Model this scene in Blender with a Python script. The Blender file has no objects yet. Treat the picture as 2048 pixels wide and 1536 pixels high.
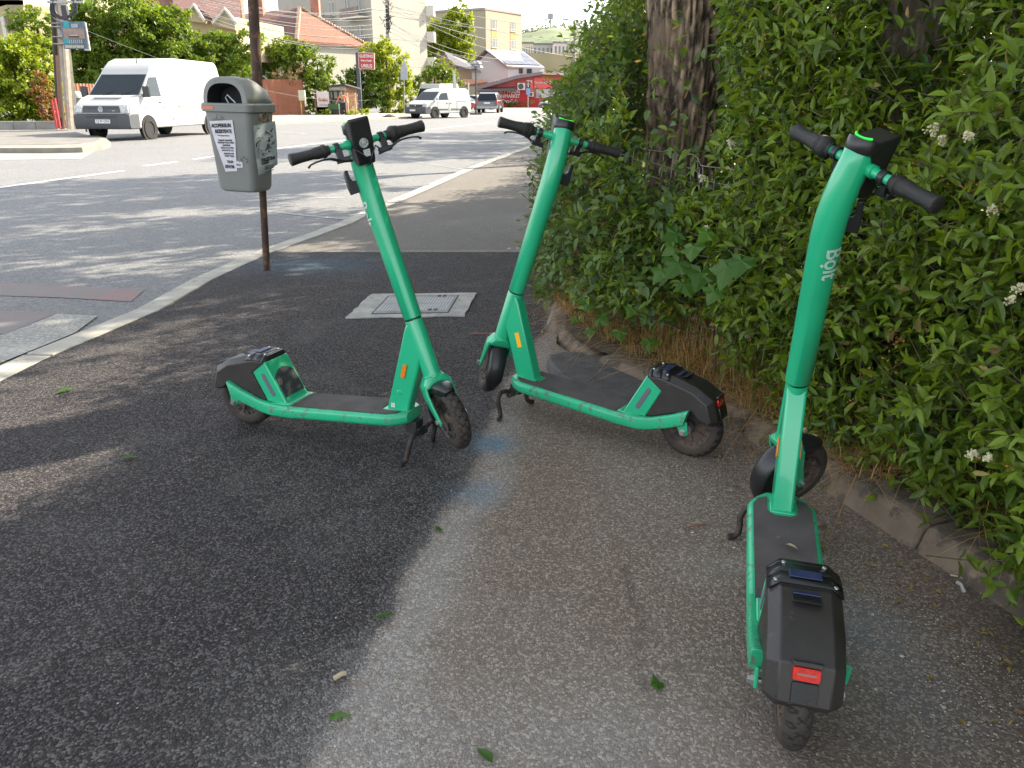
import bpy, math, random
import numpy as np
from mathutils import Vector, Matrix, noise as mnoise
random.seed(7); RNG = np.random.default_rng(7)
D = bpy.data; SC = bpy.context.scene; COL = SC.collection
PI = math.pi; R = math.radians

# ---------------------------------------------------------------- camera, sky, sun, exposure
CAMH = 1.3226; PITCH = 0.3462; FPX = 1598.7
cam = D.objects.new('camera', D.cameras.new('camera')); COL.objects.link(cam)
cam.location = (0, 0, CAMH); cam.rotation_euler = (PI/2 - PITCH, 0, 0)
cam.data.sensor_width = 36; cam.data.lens = 36*FPX/2048
cam.data.clip_start = .05; cam.data.clip_end = 4000
SC.camera = cam
SUN_EL = R(36); SUN_AZ = (0.82, 0.57)            # the sun stands to the right, a little ahead of the camera
world = D.worlds.new('World'); SC.world = world; world.use_nodes = True
wn = world.node_tree.nodes; wl = world.node_tree.links
bgn = wn.get('Background') or wn.new('ShaderNodeBackground')
sky = wn.new('ShaderNodeTexSky'); sky.sky_type = 'NISHITA'; sky.sun_disc = False
sky.sun_elevation = SUN_EL; sky.sun_rotation = math.atan2(SUN_AZ[0], SUN_AZ[1])
sky.dust_density = 1.0; sky.air_density = 1.0; sky.ozone_density = 1.0
hsv = wn.new('ShaderNodeHueSaturation'); hsv.inputs['Saturation'].default_value = .30; wl.new(sky.outputs[0], hsv.inputs['Color'])
wl.new(hsv.outputs[0], bgn.inputs[0]); bgn.inputs[1].default_value = 0.15
sun = D.objects.new('sun', D.lights.new('sun', 'SUN')); COL.objects.link(sun)
sun.data.energy = 4.1; sun.data.angle = R(.5); sun.data.color = (1, .89, .70)
sd = Vector((SUN_AZ[0]*math.cos(SUN_EL), SUN_AZ[1]*math.cos(SUN_EL), math.sin(SUN_EL)))
sun.rotation_euler = sd.to_track_quat('Z', 'Y').to_euler()
SC.view_settings.view_transform = 'Standard'; SC.view_settings.look = 'None'
SC.view_settings.exposure = 1.85; SC.view_settings.gamma = 1
SC.view_settings.use_curve_mapping = False
SC.render.engine = 'CYCLES'
cy = SC.cycles; cy.max_bounces = 6; cy.diffuse_bounces = 4; cy.glossy_bounces = 3
cy.transmission_bounces = 4; cy.transparent_max_bounces = 6
cy.use_denoising = True; cy.caustics_reflective = False; cy.caustics_refractive = False
try: cy.denoiser = 'OPENIMAGEDENOISE'; cy.denoising_input_passes = 'RGB_ALBEDO_NORMAL'
except Exception: pass

# ---------------------------------------------------------------- survey: a sight line of the photograph (2048 px wide) meets a level or a distance
_c, _s = math.cos(PITCH), math.sin(PITCH)
def ray(px, py):
    a = (px-1024)/FPX; b = (768-py)/FPX
    return Vector((a, _c + b*_s, -_s + b*_c))
def gp(px, py, z=0.0):
    d = ray(px, py); t = (z-CAMH)/d.z; p = Vector((0, 0, CAMH)) + d*t; p.z = z; return p
def at(px, py, Y):
    d = ray(px, py); return Vector((0, 0, CAMH)) + d*(Y/d.y)

# ---------------------------------------------------------------- objects
def tag(o, label=None, cat=None, group=None, kind=None):
    if label: o['label'] = label
    if cat: o['category'] = cat
    if group: o['group'] = group
    if kind: o['kind'] = kind
    return o
def empty(name, loc=(0, 0, 0), rz=0, parent=None, **k):
    o = D.objects.new(name, None); COL.objects.link(o); o.location = loc; o.rotation_euler = (0, 0, rz)
    o.empty_display_size = .1; o.parent = parent
    return tag(o, **k)
def children(o): return [c for c in D.objects if c.parent is o]
def copy_tree(o, parent=None, kids=None):
    if kids is None:
        kids = {}
        for c in D.objects:
            if c.parent: kids.setdefault(c.parent.name, []).append(c)
    c = o.copy(); COL.objects.link(c); c.parent = parent
    if parent: c.matrix_parent_inverse = o.matrix_parent_inverse.copy()
    m = {o.name: c}
    for ch in kids.get(o.name, []):
        m.update(copy_tree(ch, c, kids))
    return m
def smooth(me, ang=32):
    me.polygons.foreach_set('use_smooth', np.ones(len(me.polygons), dtype=bool))
    if ang < 180: me.set_sharp_from_angle(angle=R(ang))
class MB:
    """collects shapes into one mesh"""
    def __init__(s): s.v = []; s.f = []; s.mi = []
    def add(s, vs, fs, mi=0, M=None):
        n = len(s.v)
        s.v += [tuple(M @ Vector(p)) if M is not None else tuple(p) for p in vs]
        s.f += [tuple(i+n for i in f) for f in fs]; s.mi += [mi]*len(fs); return s
    def box(s, c, d, rz=0, M=None, mi=0, taper=1):
        x, y, z = (d[0]/2, d[1]/2, d[2]/2); T = Matrix.Translation(c) @ Matrix.Rotation(rz, 4, 'Z')
        if M is not None: T = M @ T
        vs = [(-x,-y,-z),(x,-y,-z),(x,y,-z),(-x,y,-z),(-x*taper,-y*taper,z),(x*taper,-y*taper,z),(x*taper,y*taper,z),(-x*taper,y*taper,z)]
        return s.add(vs, [(0,3,2,1),(4,5,6,7),(0,1,5,4),(1,2,6,5),(2,3,7,6),(3,0,4,7)], mi, T)
    def tube(s, pts, r, n=10, mi=0, cap=True, sq=None, closed=False, M=None):
        pts = [Vector(p) for p in pts]; rs = r if isinstance(r, (list, tuple)) else [r]*len(pts)
        vs = []; fs = []; up = None
        for i, p in enumerate(pts):
            a = pts[max(i-1, 0)]; b = pts[min(i+1, len(pts)-1)]
            if closed: a = pts[(i-1) % len(pts)]; b = pts[(i+1) % len(pts)]
            t = (b-a).normalized()
            if up is None:
                up = Vector((0, 0, 1)) if abs(t.z) < .9 else Vector((1, 0, 0))
                if sq is not None and len(sq) > 2: up = Vector(sq[2])
            u = (up - t*up.dot(t)).normalized(); w = t.cross(u); up = u
            ka, kb = (sq[0], sq[1]) if sq is not None else (1, 1)
            for k in range(n):
                g = 2*PI*k/n; vs.append(p + u*math.cos(g)*rs[i]*ka + w*math.sin(g)*rs[i]*kb)
        m = len(pts)
        for i in range(m if closed else m-1):
            for k in range(n):
                j = (i+1) % m; fs.append((i*n+k, i*n+(k+1) % n, j*n+(k+1) % n, j*n+k))
        if cap and not closed: fs += [tuple(range(n))[::-1], tuple((m-1)*n+k for k in range(n))]
        return s.add(vs, fs, mi, M)
    def loft(s, rings, mi=0, cap=True, M=None):
        n = len(rings[0]); vs = [p for r_ in rings for p in r_]; fs = []
        for i in range(len(rings)-1):
            for k in range(n): fs.append((i*n+k, i*n+(k+1) % n, (i+1)*n+(k+1) % n, (i+1)*n+k))
        if cap: fs += [tuple(range(n))[::-1], tuple((len(rings)-1)*n+k for k in range(n))]
        return s.add(vs, fs, mi, M)
    def lathe(s, prof, n=24, M=None, mi=0):
        """prof (radius, height) about z"""
        vs = []; fs = []
        for r_, z in prof:
            for k in range(n): g = 2*PI*k/n; vs.append((r_*math.cos(g), r_*math.sin(g), z))
        m = len(prof)
        for i in range(m-1):
            for k in range(n): fs.append((i*n+k, i*n+(k+1) % n, (i+1)*n+(k+1) % n, (i+1)*n+k))
        return s.add(vs, fs, mi, M)
    def prism(s, poly, a, b, M=None, mi=0, hw=None):
        """poly in (x,z), extruded along y from a to b; hw(z) gives half widths instead"""
        n = len(poly)
        if hw: vs = [(x, -hw(x, z), z) for x, z in poly] + [(x, hw(x, z), z) for x, z in poly]
        else: vs = [(x, a, z) for x, z in poly] + [(x, b, z) for x, z in poly]
        fs = [tuple(range(n)), tuple(range(2*n-1, n-1, -1))] + [(i, i+n, (i+1) % n+n, (i+1) % n) for i in range(n)]
        return s.add(vs, fs, mi, M)
    def quad(s, a, b, c, d, mi=0): return s.add([a, b, c, d], [(0, 1, 2, 3)], mi)
    def build(s, name, mats, parent=None, sm=30, bev=0, seg=2, loc=None, label=None, kind=None, recalc=True):
        me = D.meshes.new(name); me.from_pydata(s.v, [], s.f)
        if recalc:
            import bmesh
            bm = bmesh.new(); bm.from_mesh(me); bmesh.ops.recalc_face_normals(bm, faces=bm.faces); bm.to_mesh(me); bm.free()
        for m in (mats if isinstance(mats, (list, tuple)) else [mats]): me.materials.append(m)
        if any(s.mi): me.polygons.foreach_set('material_index', s.mi)
        if sm: smooth(me, sm)
        o = D.objects.new(name, me); COL.objects.link(o); o.parent = parent
        if loc is not None: o.location = loc
        if bev:
            b = o.modifiers.new('bevel', 'BEVEL'); b.width = bev; b.segments = seg; b.limit_method = 'ANGLE'; b.angle_limit = R(30); b.harden_normals = False
        return tag(o, label=label, kind=kind)
def fast_mesh(name, V, F, mats, tint=None, parent=None, mi=None, sm=False, attrs=None):
    V = np.asarray(V, np.float32); F = np.asarray(F, np.int32)
    me = D.meshes.new(name); me.vertices.add(len(V)); me.vertices.foreach_set('co', V.ravel())
    k = F.shape[1]; me.loops.add(F.size); me.loops.foreach_set('vertex_index', F.ravel())
    me.polygons.add(len(F)); me.polygons.foreach_set('loop_start', np.arange(len(F), dtype=np.int32)*k)
    me.update(calc_edges=True)
    for m in (mats if isinstance(mats, (list, tuple)) else [mats]): me.materials.append(m)
    if mi is not None: me.polygons.foreach_set('material_index', np.asarray(mi, np.int32))
    if tint is not None:
        a = me.attributes.new('tint', 'FLOAT', 'POINT'); a.data.foreach_set('value', np.asarray(tint, np.float32))
    for n_, arr in (attrs or {}).items():
        a = me.attributes.new(n_, 'FLOAT', 'POINT'); a.data.foreach_set('value', np.asarray(arr, np.float32))
    if sm: smooth(me, 180)
    o = D.objects.new(name, me); COL.objects.link(o); o.parent = parent
    return o
def text_obj(body, size, m, M, parent=None, name='lettering', ext=.0008, sx=1, bold=0, align='CENTER', sp=1.0):
    cu = D.curves.new('t', 'FONT'); cu.body = body; cu.size = size; cu.extrude = ext; cu.align_x = align; cu.align_y = 'CENTER'
    cu.offset = bold; cu.space_character = sp; cu.resolution_u = 3
    o = D.objects.new('t', cu); me = D.meshes.new_from_object(o); D.objects.remove(o); D.curves.remove(cu)
    me.name = name; me.transform(Matrix.Diagonal((sx, 1, 1, 1))); me.transform(M); me.materials.clear(); me.materials.append(m)
    o = D.objects.new(name, me); COL.objects.link(o); o.parent = parent; return o
def frame_matrix(o, x, y):
    """matrix with origin o, x axis x, y axis y (approximately)"""
    x = Vector(x).normalized(); z = x.cross(Vector(y)).normalized(); y = z.cross(x)
    return Matrix(((x.x, y.x, z.x, o[0]), (x.y, y.y, z.y, o[1]), (x.z, y.z, z.z, o[2]), (0, 0, 0, 1)))

# ---------------------------------------------------------------- materials
MATS = {}
def nodes(name):
    m = D.materials.new(name); m.use_nodes = True; nt = m.node_tree
    return m, nt, nt.nodes['Principled BSDF'], nt.nodes, nt.links
def M(name, col, rough=.6, metal=0, var=.12, scale=6, bump=0, bscale=60, coat=0, wear=None, wscale=14, wamt=.42, emit=0, spec=.5):
    if name in MATS: return MATS[name]
    m, nt, p, N, L = nodes(name)
    tc = N.new('ShaderNodeTexCoord'); nz = N.new('ShaderNodeTexNoise'); nz.inputs['Scale'].default_value = scale; nz.inputs['Detail'].default_value = 5
    L.new(tc.outputs['Object'], nz.inputs['Vector'])
    mr = N.new('ShaderNodeMapRange'); mr.inputs[1].default_value = .3; mr.inputs[2].default_value = .7; mr.inputs[3].default_value = 1-var; mr.inputs[4].default_value = 1+var
    L.new(nz.outputs[0], mr.inputs[0])
    mx = N.new('ShaderNodeVectorMath'); mx.operation = 'SCALE'; mx.inputs[0].default_value = col; L.new(mr.outputs[0], mx.inputs['Scale'])
    out = mx.outputs[0]
    p.inputs['Roughness'].default_value = rough; p.inputs['Metallic'].default_value = metal
    p.inputs['Specular IOR Level'].default_value = spec
    if coat: p.inputs['Coat Weight'].default_value = coat; p.inputs['Coat Roughness'].default_value = .08
    if wear is not None:
        n2 = N.new('ShaderNodeTexNoise'); n2.inputs['Scale'].default_value = wscale; n2.inputs['Detail'].default_value = 8; n2.inputs['Roughness'].default_value = .7
        L.new(tc.outputs['Object'], n2.inputs['Vector'])
        r2 = N.new('ShaderNodeMapRange'); r2.inputs[1].default_value = 1-wamt-.02; r2.inputs[2].default_value = 1-wamt+.05; L.new(n2.outputs[0], r2.inputs[0])
        mm = N.new('ShaderNodeMix'); mm.data_type = 'RGBA'; mm.inputs['B'].default_value = (*wear, 1); L.new(out, mm.inputs['A']); L.new(r2.outputs[0], mm.inputs['Factor']); out = mm.outputs['Result']
        rr = N.new('ShaderNodeMapRange'); rr.inputs[3].default_value = rough; rr.inputs[4].default_value = min(1, rough+.35); L.new(r2.outputs[0], rr.inputs[0]); L.new(rr.outputs[0], p.inputs['Roughness'])
    L.new(out, p.inputs['Base Color'])
    if bump:
        nb = N.new('ShaderNodeTexNoise'); nb.inputs['Scale'].default_value = bscale; nb.inputs['Detail'].default_value = 6; L.new(tc.outputs['Object'], nb.inputs['Vector'])
        bp = N.new('ShaderNodeBump'); bp.inputs['Strength'].default_value = min(1, bump); bp.inputs['Distance'].default_value = .01*max(1, bump); L.new(nb.outputs[0], bp.inputs['Height']); L.new(bp.outputs[0], p.inputs['Normal'])
    if emit:
        p.inputs['Emission Color'].default_value = (*col, 1); p.inputs['Emission Strength'].default_value = emit
    MATS[name] = m; return m
def leafmat(name, c1, c2, trans=.38, rough=.42):
    if name in MATS: return MATS[name]
    m, nt, p, N, L = nodes(name)
    at_ = N.new('ShaderNodeAttribute'); at_.attribute_name = 'tint'
    oi = N.new('ShaderNodeObjectInfo'); ad = N.new('ShaderNodeMath'); ad.operation = 'ADD'
    sc = N.new('ShaderNodeMath'); sc.operation = 'MULTIPLY'; sc.inputs[1].default_value = .0; L.new(oi.outputs['Random'], sc.inputs[0])
    L.new(at_.outputs['Fac'], ad.inputs[0]); L.new(sc.outputs[0], ad.inputs[1])
    tc = N.new('ShaderNodeTexCoord'); nz = N.new('ShaderNodeTexNoise'); nz.inputs['Scale'].default_value = 90; L.new(tc.outputs['Object'], nz.inputs['Vector'])
    a2 = N.new('ShaderNodeMath'); a2.operation = 'MULTIPLY_ADD'; a2.inputs[1].default_value = .35; L.new(nz.outputs[0], a2.inputs[0])
    a3 = N.new('ShaderNodeMath'); a3.operation = 'SUBTRACT'; a3.inputs[1].default_value = .17; L.new(ad.outputs[0], a3.inputs[0]); L.new(a3.outputs[0], a2.inputs[2])
    mx = N.new('ShaderNodeMix'); mx.data_type = 'RGBA'; mx.inputs['A'].default_value = (*c1, 1); mx.inputs['B'].default_value = (*c2, 1)
    L.new(a2.outputs[0], mx.inputs['Factor']); L.new(mx.outputs['Result'], p.inputs['Base Color'])
    p.inputs['Roughness'].default_value = rough; p.inputs['Specular IOR Level'].default_value = .35
    tr = N.new('ShaderNodeBsdfTranslucent')
    br = N.new('ShaderNodeVectorMath'); br.operation = 'MULTIPLY'; br.inputs[1].default_value = (1.9, 1.6, .6); L.new(mx.outputs['Result'], br.inputs[0]); L.new(br.outputs[0], tr.inputs[0])
    ms = N.new('ShaderNodeMixShader'); ms.inputs[0].default_value = trans; L.new(p.outputs[0], ms.inputs[1]); L.new(tr.outputs[0], ms.inputs[2])
    L.new(ms.outputs[0], N['Material Output'].inputs[0]); MATS[name] = m; return m
def vcolmat(name, body):
    """material whose colour graph is written by body(nodes, links, principled, texcoord)"""
    if name in MATS: return MATS[name]
    m, nt, p, N, L = nodes(name); tc = N.new('ShaderNodeTexCoord'); body(N, L, p, tc); MATS[name] = m; return m
def nmix(N, L, f, a, b):
    x = N.new('ShaderNodeMix'); x.data_type = 'RGBA'
    for s, v in (('Factor', f), ('A', a), ('B', b)):
        if isinstance(v, (int, float)): x.inputs[s].default_value = v
        elif isinstance(v, tuple): x.inputs[s].default_value = (*v, 1)
        else: L.new(v, x.inputs[s])
    return x.outputs['Result']
def nmath(N, L, op, a, b=None, c=None, clamp=False):
    x = N.new('ShaderNodeMath'); x.operation = op; x.use_clamp = clamp
    for i, v in enumerate((a, b, c)):
        if v is None: continue
        if isinstance(v, (int, float)): x.inputs[i].default_value = v
        else: L.new(v, x.inputs[i])
    return x.outputs[0]
def nrange(N, L, v, a, b, c=0., d=1.):
    x = N.new('ShaderNodeMapRange'); L.new(v, x.inputs[0])
    for i, q in enumerate((a, b, c, d)): x.inputs[i+1].default_value = q
    return x.outputs[0]
def nnoise(N, L, tc, scale, detail=4, rough=.5, dim=None, stretch=None):
    x = N.new('ShaderNodeTexNoise'); x.inputs['Scale'].default_value = scale; x.inputs['Detail'].default_value = detail; x.inputs['Roughness'].default_value = rough
    src = tc.outputs['Object']
    if stretch:
        mp = N.new('ShaderNodeMapping'); mp.inputs['Scale'].default_value = stretch; L.new(src, mp.inputs[0]); src = mp.outputs[0]
    L.new(src, x.inputs['Vector']); return x.outputs[0]

# ---------------------------------------------------------------- leaves
LEAF_LANCE = (np.array([(0,0,0),(.3,-.42,.10),(.3,0,0),(.3,.42,.10),(.68,-.36,.02),(.68,0,-.06),(.68,.36,.02),(1,0,-.16)], np.float32),
              np.array([(0,1,2),(0,2,3),(1,4,5),(1,5,2),(2,5,6),(2,6,3),(4,7,5),(5,7,6)], np.int32))
LEAF_RHOMB = (np.array([(0,0,0),(.45,-.5,.06),(1,0,-.1),(.45,.5,.06)], np.float32), np.array([(0,1,2),(0,2,3)], np.int32))
def maple_template():
    pts = []; ang = [200, 172, 150, 122, 108, 84, 66, 45, 22, 0]; rad = [.10, .36, .30, .66, .46, .80, .62, .50, .66, .98]
    full = [(a, r_) for a, r_ in zip(ang, rad)] + [(-a, r_) for a, r_ in reversed(list(zip(ang[1:-1], rad[1:-1])))]
    vs = [(.35, 0, 0)]
    for a, r_ in full:
        vs.append((.35+.62*r_*math.cos(R(a)), .62*r_*math.sin(R(a))*1.05, .05*math.cos(R(a*5))-.12*r_*r_))
    n = len(full); fs = [(0, 1+i, 1+(i+1) % n) for i in range(n)]
    return np.array(vs, np.float32), np.array(fs, np.int32)
LEAF_MAPLE = maple_template()
def leaf_geo(P, A, Nn, ln, wd, tmpl, tint):
    """P base points, A leaf axes, Nn normals, ln lengths, wd widths -> verts, faces, tint"""
    A = A/np.linalg.norm(A, axis=1, keepdims=True); Bv = np.cross(Nn, A); Bv /= np.linalg.norm(Bv, axis=1, keepdims=True)+1e-9; C = np.cross(A, Bv)
    T, F = tmpl; k = len(T)
    V = P[:, None, :] + A[:, None, :]*(T[None, :, 0:1]*ln[:, None, None]) + Bv[:, None, :]*(T[None, :, 1:2]*wd[:, None, None]) + C[:, None, :]*(T[None, :, 2:3]*ln[:, None, None])
    Fa = F[None]+(np.arange(len(P))*k)[:, None, None]
    return V.reshape(-1, 3), Fa.reshape(-1, 3), np.repeat(tint, k)
def rnd_dirs(n, up=0.0):
    d = RNG.normal(size=(n, 3)); d[:, 2] += up; return d/np.linalg.norm(d, axis=1, keepdims=True)
def cat_geo(parts):
    V = []; F = []; T = []; o = 0
    for v, f, t in parts: V.append(v); F.append(f+o); T.append(t); o += len(v)
    return np.concatenate(V), np.concatenate(F), np.concatenate(T)
def blob_leaves(C, rad, n, size, tmpl=LEAF_RHOMB, aspect=.6, up=.25, shell=.75, tintv=None, clump=.28, nclump=None):
    """leaf clumps spread through an uneven ellipsoid"""
    C = np.array(C, float); rad = np.array(rad, float); nclump = nclump or max(20, n//45)
    d = rnd_dirs(nclump); rr = RNG.uniform(shell**3, 1, nclump)**(1/3)
    lump = 1 + .22*np.sin(d[:, 0]*4.1+C[0])*np.cos(d[:, 1]*3.7+C[1]) + .12*np.sin(d[:, 2]*7+d[:, 0]*6)
    cc = C + d*rad*(rr*lump)[:, None]; ct = RNG.uniform(0, 1, nclump)
    ix = RNG.integers(0, nclump, n)
    P = cc[ix] + RNG.normal(size=(n, 3))*clump*np.mean(rad)*np.array([1, 1, .7])*.55
    out = (P-C)/rad; A = rnd_dirs(n)*.9+out*.8+np.array([0, 0, -.35]); Nn = rnd_dirs(n)*.75+out*.5+np.array([0, 0, up+.3])
    s = size*RNG.uniform(.6, 1.25, n)
    t = np.clip(.55*ct[ix]+.45*RNG.uniform(0, 1, n), 0, 1) if tintv is None else np.clip(tintv+.5*(ct[ix]-.5)+RNG.uniform(-.25, .25, n), 0, 1)
    return leaf_geo(P, A, Nn, s, s*aspect, tmpl, t)
# ---------------------------------------------------------------- shared materials
GREEN = M('scooter_green_paint', (.016, .42, .205), .30, var=.06, scale=4, coat=.6, wear=(.035, .20, .11), wscale=38, wamt=.31)
GREENW = M('scooter_green_scuffed', (.018, .42, .205), .38, var=.10, scale=5, coat=.25, wear=(.10, .20, .13), wscale=34, wamt=.435, bump=.06, bscale=90)
BLACK = M('scooter_black_plastic', (.014, .014, .016), .33, var=.3, scale=12, wear=(.07, .065, .06), wscale=70, wamt=.27, bump=.05, bscale=200)
BLACKD = M('dusty_black_plastic', (.027, .0235, .0215), .45, var=.3, scale=9, wear=(.09, .08, .07), wscale=60, wamt=.36)
RUBBER = M('grip_rubber', (.016, .016, .017), .55, var=.2, scale=30)
def _tyre(N, L, p, tc):
    a = N.new('ShaderNodeAttribute'); a.attribute_name = 'tint'; n = nnoise(N, L, tc, 14, 6, .7)
    c = nmix(N, L, nrange(N, L, n, .38, .68), (.030, .025, .022), (.058, .044, .035))
    L.new(nmix(N, L, a.outputs['Fac'], c, (.008, .007, .007)), p.inputs['Base Color']); p.inputs['Roughness'].default_value = .8
TYRE = vcolmat('tyre_rubber', _tyre)
RIM = M('motor_hub_paint', (.03, .026, .024), .6, var=.3, scale=20, wear=(.11, .08, .06), wscale=18, wamt=.5)
STEEL = M('bolt_steel', (.5, .5, .5), .35, metal=.9, var=.1)
RUSTY = M('kickstand_rust', (.028, .022, .022), .6, wear=(.16, .06, .035), wscale=25, wamt=.42, bump=.2)
GREYPL = M('grey_insert', (.13, .13, .16), .5, var=.15)
MATTOP = M('deck_grip_mat', (.080, .069, .067), .9, var=.25, scale=10, wear=(.15, .135, .13), wscale=35, wamt=.36, bump=.3, bscale=500)
AMBER = M('amber_reflector', (.75, .20, .01), .25, var=.2, scale=90)
AMBERL = M('yellow_reflector_tape', (.9, .45, .02), .4, var=.1)
REDL = M('tail_lamp_red', (.55, .015, .01), .2, var=.25, scale=120)
GLOW = M('status_light_green', (.03, .62, .06), .3, emit=.16)
STICK = M('pale_sticker', (.55, .55, .55), .5, var=.3, scale=250)
LENS = M('lamp_lens', (.35, .37, .38), .12, var=.4, scale=150, coat=.8)
WTXT = M('pale_lettering', (.42, .6, .52), .5, var=.05)
HANDLE = M('battery_handle_blue', (.022, .032, .09), .4, var=.2, scale=20)
# ---------------------------------------------------------------- electric scooters
TH = 0.3284; AX = Vector((.8299, 0, .5)); UA = Vector((-math.sin(TH), 0, math.cos(TH))); FA = Vector((math.cos(TH), 0, math.sin(TH)))
def steer_matrix(st):
    B = Matrix(((FA.x, 0, UA.x, 0), (0, 1, 0, 0), (FA.z, 0, UA.z, 0), (0, 0, 0, 1)))
    return Matrix.Translation(AX) @ Matrix.Rotation(st, 4, UA) @ B
def rrect(w, h, r, n=4, cx=0, cz=0):
    out = []
    for qx, qz, a0 in ((1, 1, 0), (-1, 1, 90), (-1, -1, 180), (1, -1, 270)):
        for k in range(n+1):
            a = R(a0+90*k/n); out.append((cx+qx*(w/2-r)+r*math.cos(a), cz+qz*(h/2-r)+r*math.sin(a)))
    return out
def tyre_obj(parent, Ro, w, Y=0.):
    """tyre about the local y axis with cut zigzag grooves"""
    nu, nv = 300, 24; V = []; F = []; T = []
    for i in range(nu):
        a = 2*PI*i/nu
        for j in range(nv):
            b = PI*1.25*(j/(nv-1)-.5)                       # across the section
            rr = Ro-w*.5; y = math.sin(b)*w*.5; h = math.cos(b)*w*.5
            h = max(h, -w*.3)
            g = 0
            if abs(y) < w*.42 and h > 0:
                q = i/nu*22; k = y/w*1.7
                for sg in (1, -1):
                    fr = abs(((q+sg*abs(k)*1.0+.25*sg*math.sin(k*5)) % 1)-.5)
                    if fr < .075: g = .0035
            r_ = rr+h-g
            V.append((r_*math.cos(a), y, r_*math.sin(a))); T.append(1. if g else 0.)
    for i in range(nu):
        for j in range(nv-1):
            k = (i+1) % nu; F.append((i*nv+j, i*nv+j+1, k*nv+j+1, k*nv+j))
    return fast_mesh('tyre', V, F, TYRE, parent=parent, sm=True, tint=T)
def wheel_part(name, parent, Ro, w, spokes=7):
    mb = MB(); Mx = Matrix.Rotation(-PI/2, 4, 'X'); ri = Ro-w*.78
    mb.lathe([(0, .022), (.022, .022), (.026, .014), (ri*.72, .010), (ri*.80, .018), (ri, .020), (ri+.006, .026), (ri+.010, .018), (ri+.010, -.018), (ri+.006, -.026), (ri, -.020), (ri*.80, -.018), (ri*.72, -.010), (.026, -.014), (.022, -.022), (0, -.022)], 40, M=Mx)
    for s in (1, -1):
        for k in range(spokes):
            mb.box((ri*.52, s*.0135, 0), (ri*.46, .008, .006), M=Matrix.Rotation(2*PI*k/spokes, 4, 'Y'))
        for k in range(18): mb.box((ri*.87, s*.021, 0), (ri*.11, .006, .004), M=Matrix.Rotation(2*PI*k/18, 4, 'Y'))
    o = mb.build(name, RIM, parent, sm=25); tyre_obj(o, Ro, w); return o
def make_scooter():
    root = empty('electric_scooter'); st = []           # st: parts that turn with the handlebar
    RW = .127
    # --- rear wheel
    w = wheel_part('rear_wheel', root, RW, .058); w.location = (0, 0, RW)
    MB().tube([(0, -.082, RW), (0, .082, RW)], .007, 10).tube([(0, -.092, RW), (0, -.080, RW)], .013, 6).tube([(0, .092, RW), (0, .080, RW)], .013, 6).tube([(0,.026,RW),(0,.05,RW)], .02, 12).tube([(0,-.026,RW),(0,-.05,RW)], .02, 12).build('axle', STEEL, root, sm=30)
    # --- deck frame: platform with cut front corners and two arms that rise past the wheel
    mb = MB()
    path = [(.175, .120, .0245, .0975), (.30, .1235, .0245, .098), (.70, .155, .0235, .098), (.738, .158, .0235, .097), (.775, .161, .023, .078), (.800, .163, .022, .055)]
    rings = []
    for x, z, h, hw in path:
        c = rrect(2*hw, 2*h, .016, 4); rings.append([(x, a, z+b) for a, b in c])
    mb.loft(rings)
    o = mb.build('deck_frame', GREENW, root, sm=35)
    for sgn in (1, -1):
        mb = MB(); rings = []
        for x, z, h, y in [(.30, .1235, .0245, .082), (.19, .1225, .0255, .083), (.14, .131, .027, .084), (.06, .158, .030, .086), (-.010, .187, .0325, .087)]:
            t = (.6, .8); c = rrect(.028, 2*h, .009, 3); sl = .28 if x < .17 else 0
            rings.append([(x - b*sl, sgn*(y+a), z+b) for a, b in c])
        mb.loft(rings)
        # axle lug
        mb.prism([(.03, .155), (-.012, .170), (-.020, .120), (-.006, .110), (.012, .114)], sgn*.086, sgn*.078)
        mb.build('side_arm', GREENW, root, sm=35, bev=.002)
        MB().tube([(0, sgn*.087, RW), (0, sgn*.100, RW)], .0095, 6).build('axle_nut', STEEL, root, sm=20)
    # --- mat on the deck, notched round the down tube
    pl = [(.225, -.080), (.722, -.083), (.757, -.068), (.770, -.044), (.700, -.044), (.682, -.036), (.674, -.02), (.674, .02), (.682, .036), (.700, .044), (.770, .044), (.757, .068), (.722, .083), (.225, .080)]
    zt = lambda x: .148+(x-.30)*(.1785-.148)/.40+.0006
    mb = MB(); n = len(pl)
    mb.add([(x, y, zt(x)) for x, y in pl]+[(x, y, zt(x)+.0032) for x, y in pl], [tuple(range(n))[::-1], tuple(range(n, 2*n))]+[(i, (i+1) % n, (i+1) % n+n, i+n) for i in range(n)])
    mb.build('deck_mat', MATTOP, root, sm=0)
    # --- down tube wedge and lower head tube
    prof = [(.6966, .176), (.789, .176), (.815, .27), (.848, .385), (.862, .42), (.842, .50), (.800, .535), (.786, .50), (.765, .42)]
    MB().prism(prof, -.029, .029).build('down_tube', GREEN, root, sm=35, bev=.008, seg=3)
    mb = MB(); mb.prism([(.690, .170), (.797, .174), (.800, .186), (.688, .182)], -.036, .036)
    mb.build('down_tube_foot', GREEN, root, sm=35, bev=.004)
    hp = [AX+UA*s for s in (-.172, -.16, .040, .0455)]
    mb = MB().tube(hp, [.036, .0345, .0345, .033], 28, sq=(1, .94)); mb.build('head_tube', GREEN, root, sm=40)
    MB().tube([AX+UA*.0445, AX+UA*.050], .0315, 28).build('steering_gap_seal', BLACK, root)
    for sgn in (1, -1):                                  # reflectors on the wedge
        pr = []
        for k in range(13): a = R(180*k/12); pr.append((.0085*math.cos(a), .021+.0085*math.sin(a)))
        for k in range(13): a = R(180+180*k/12); pr.append((.0085*math.cos(a), -.021+.0085*math.sin(a)))
        Mr = Matrix.Translation((.782, 0, .345)) @ Matrix.Rotation(R(16), 4, 'Y')
        MB().prism(pr, sgn*.029, sgn*.0345, M=Mr).build('reflector', AMBER, root, bev=.0015)
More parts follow.
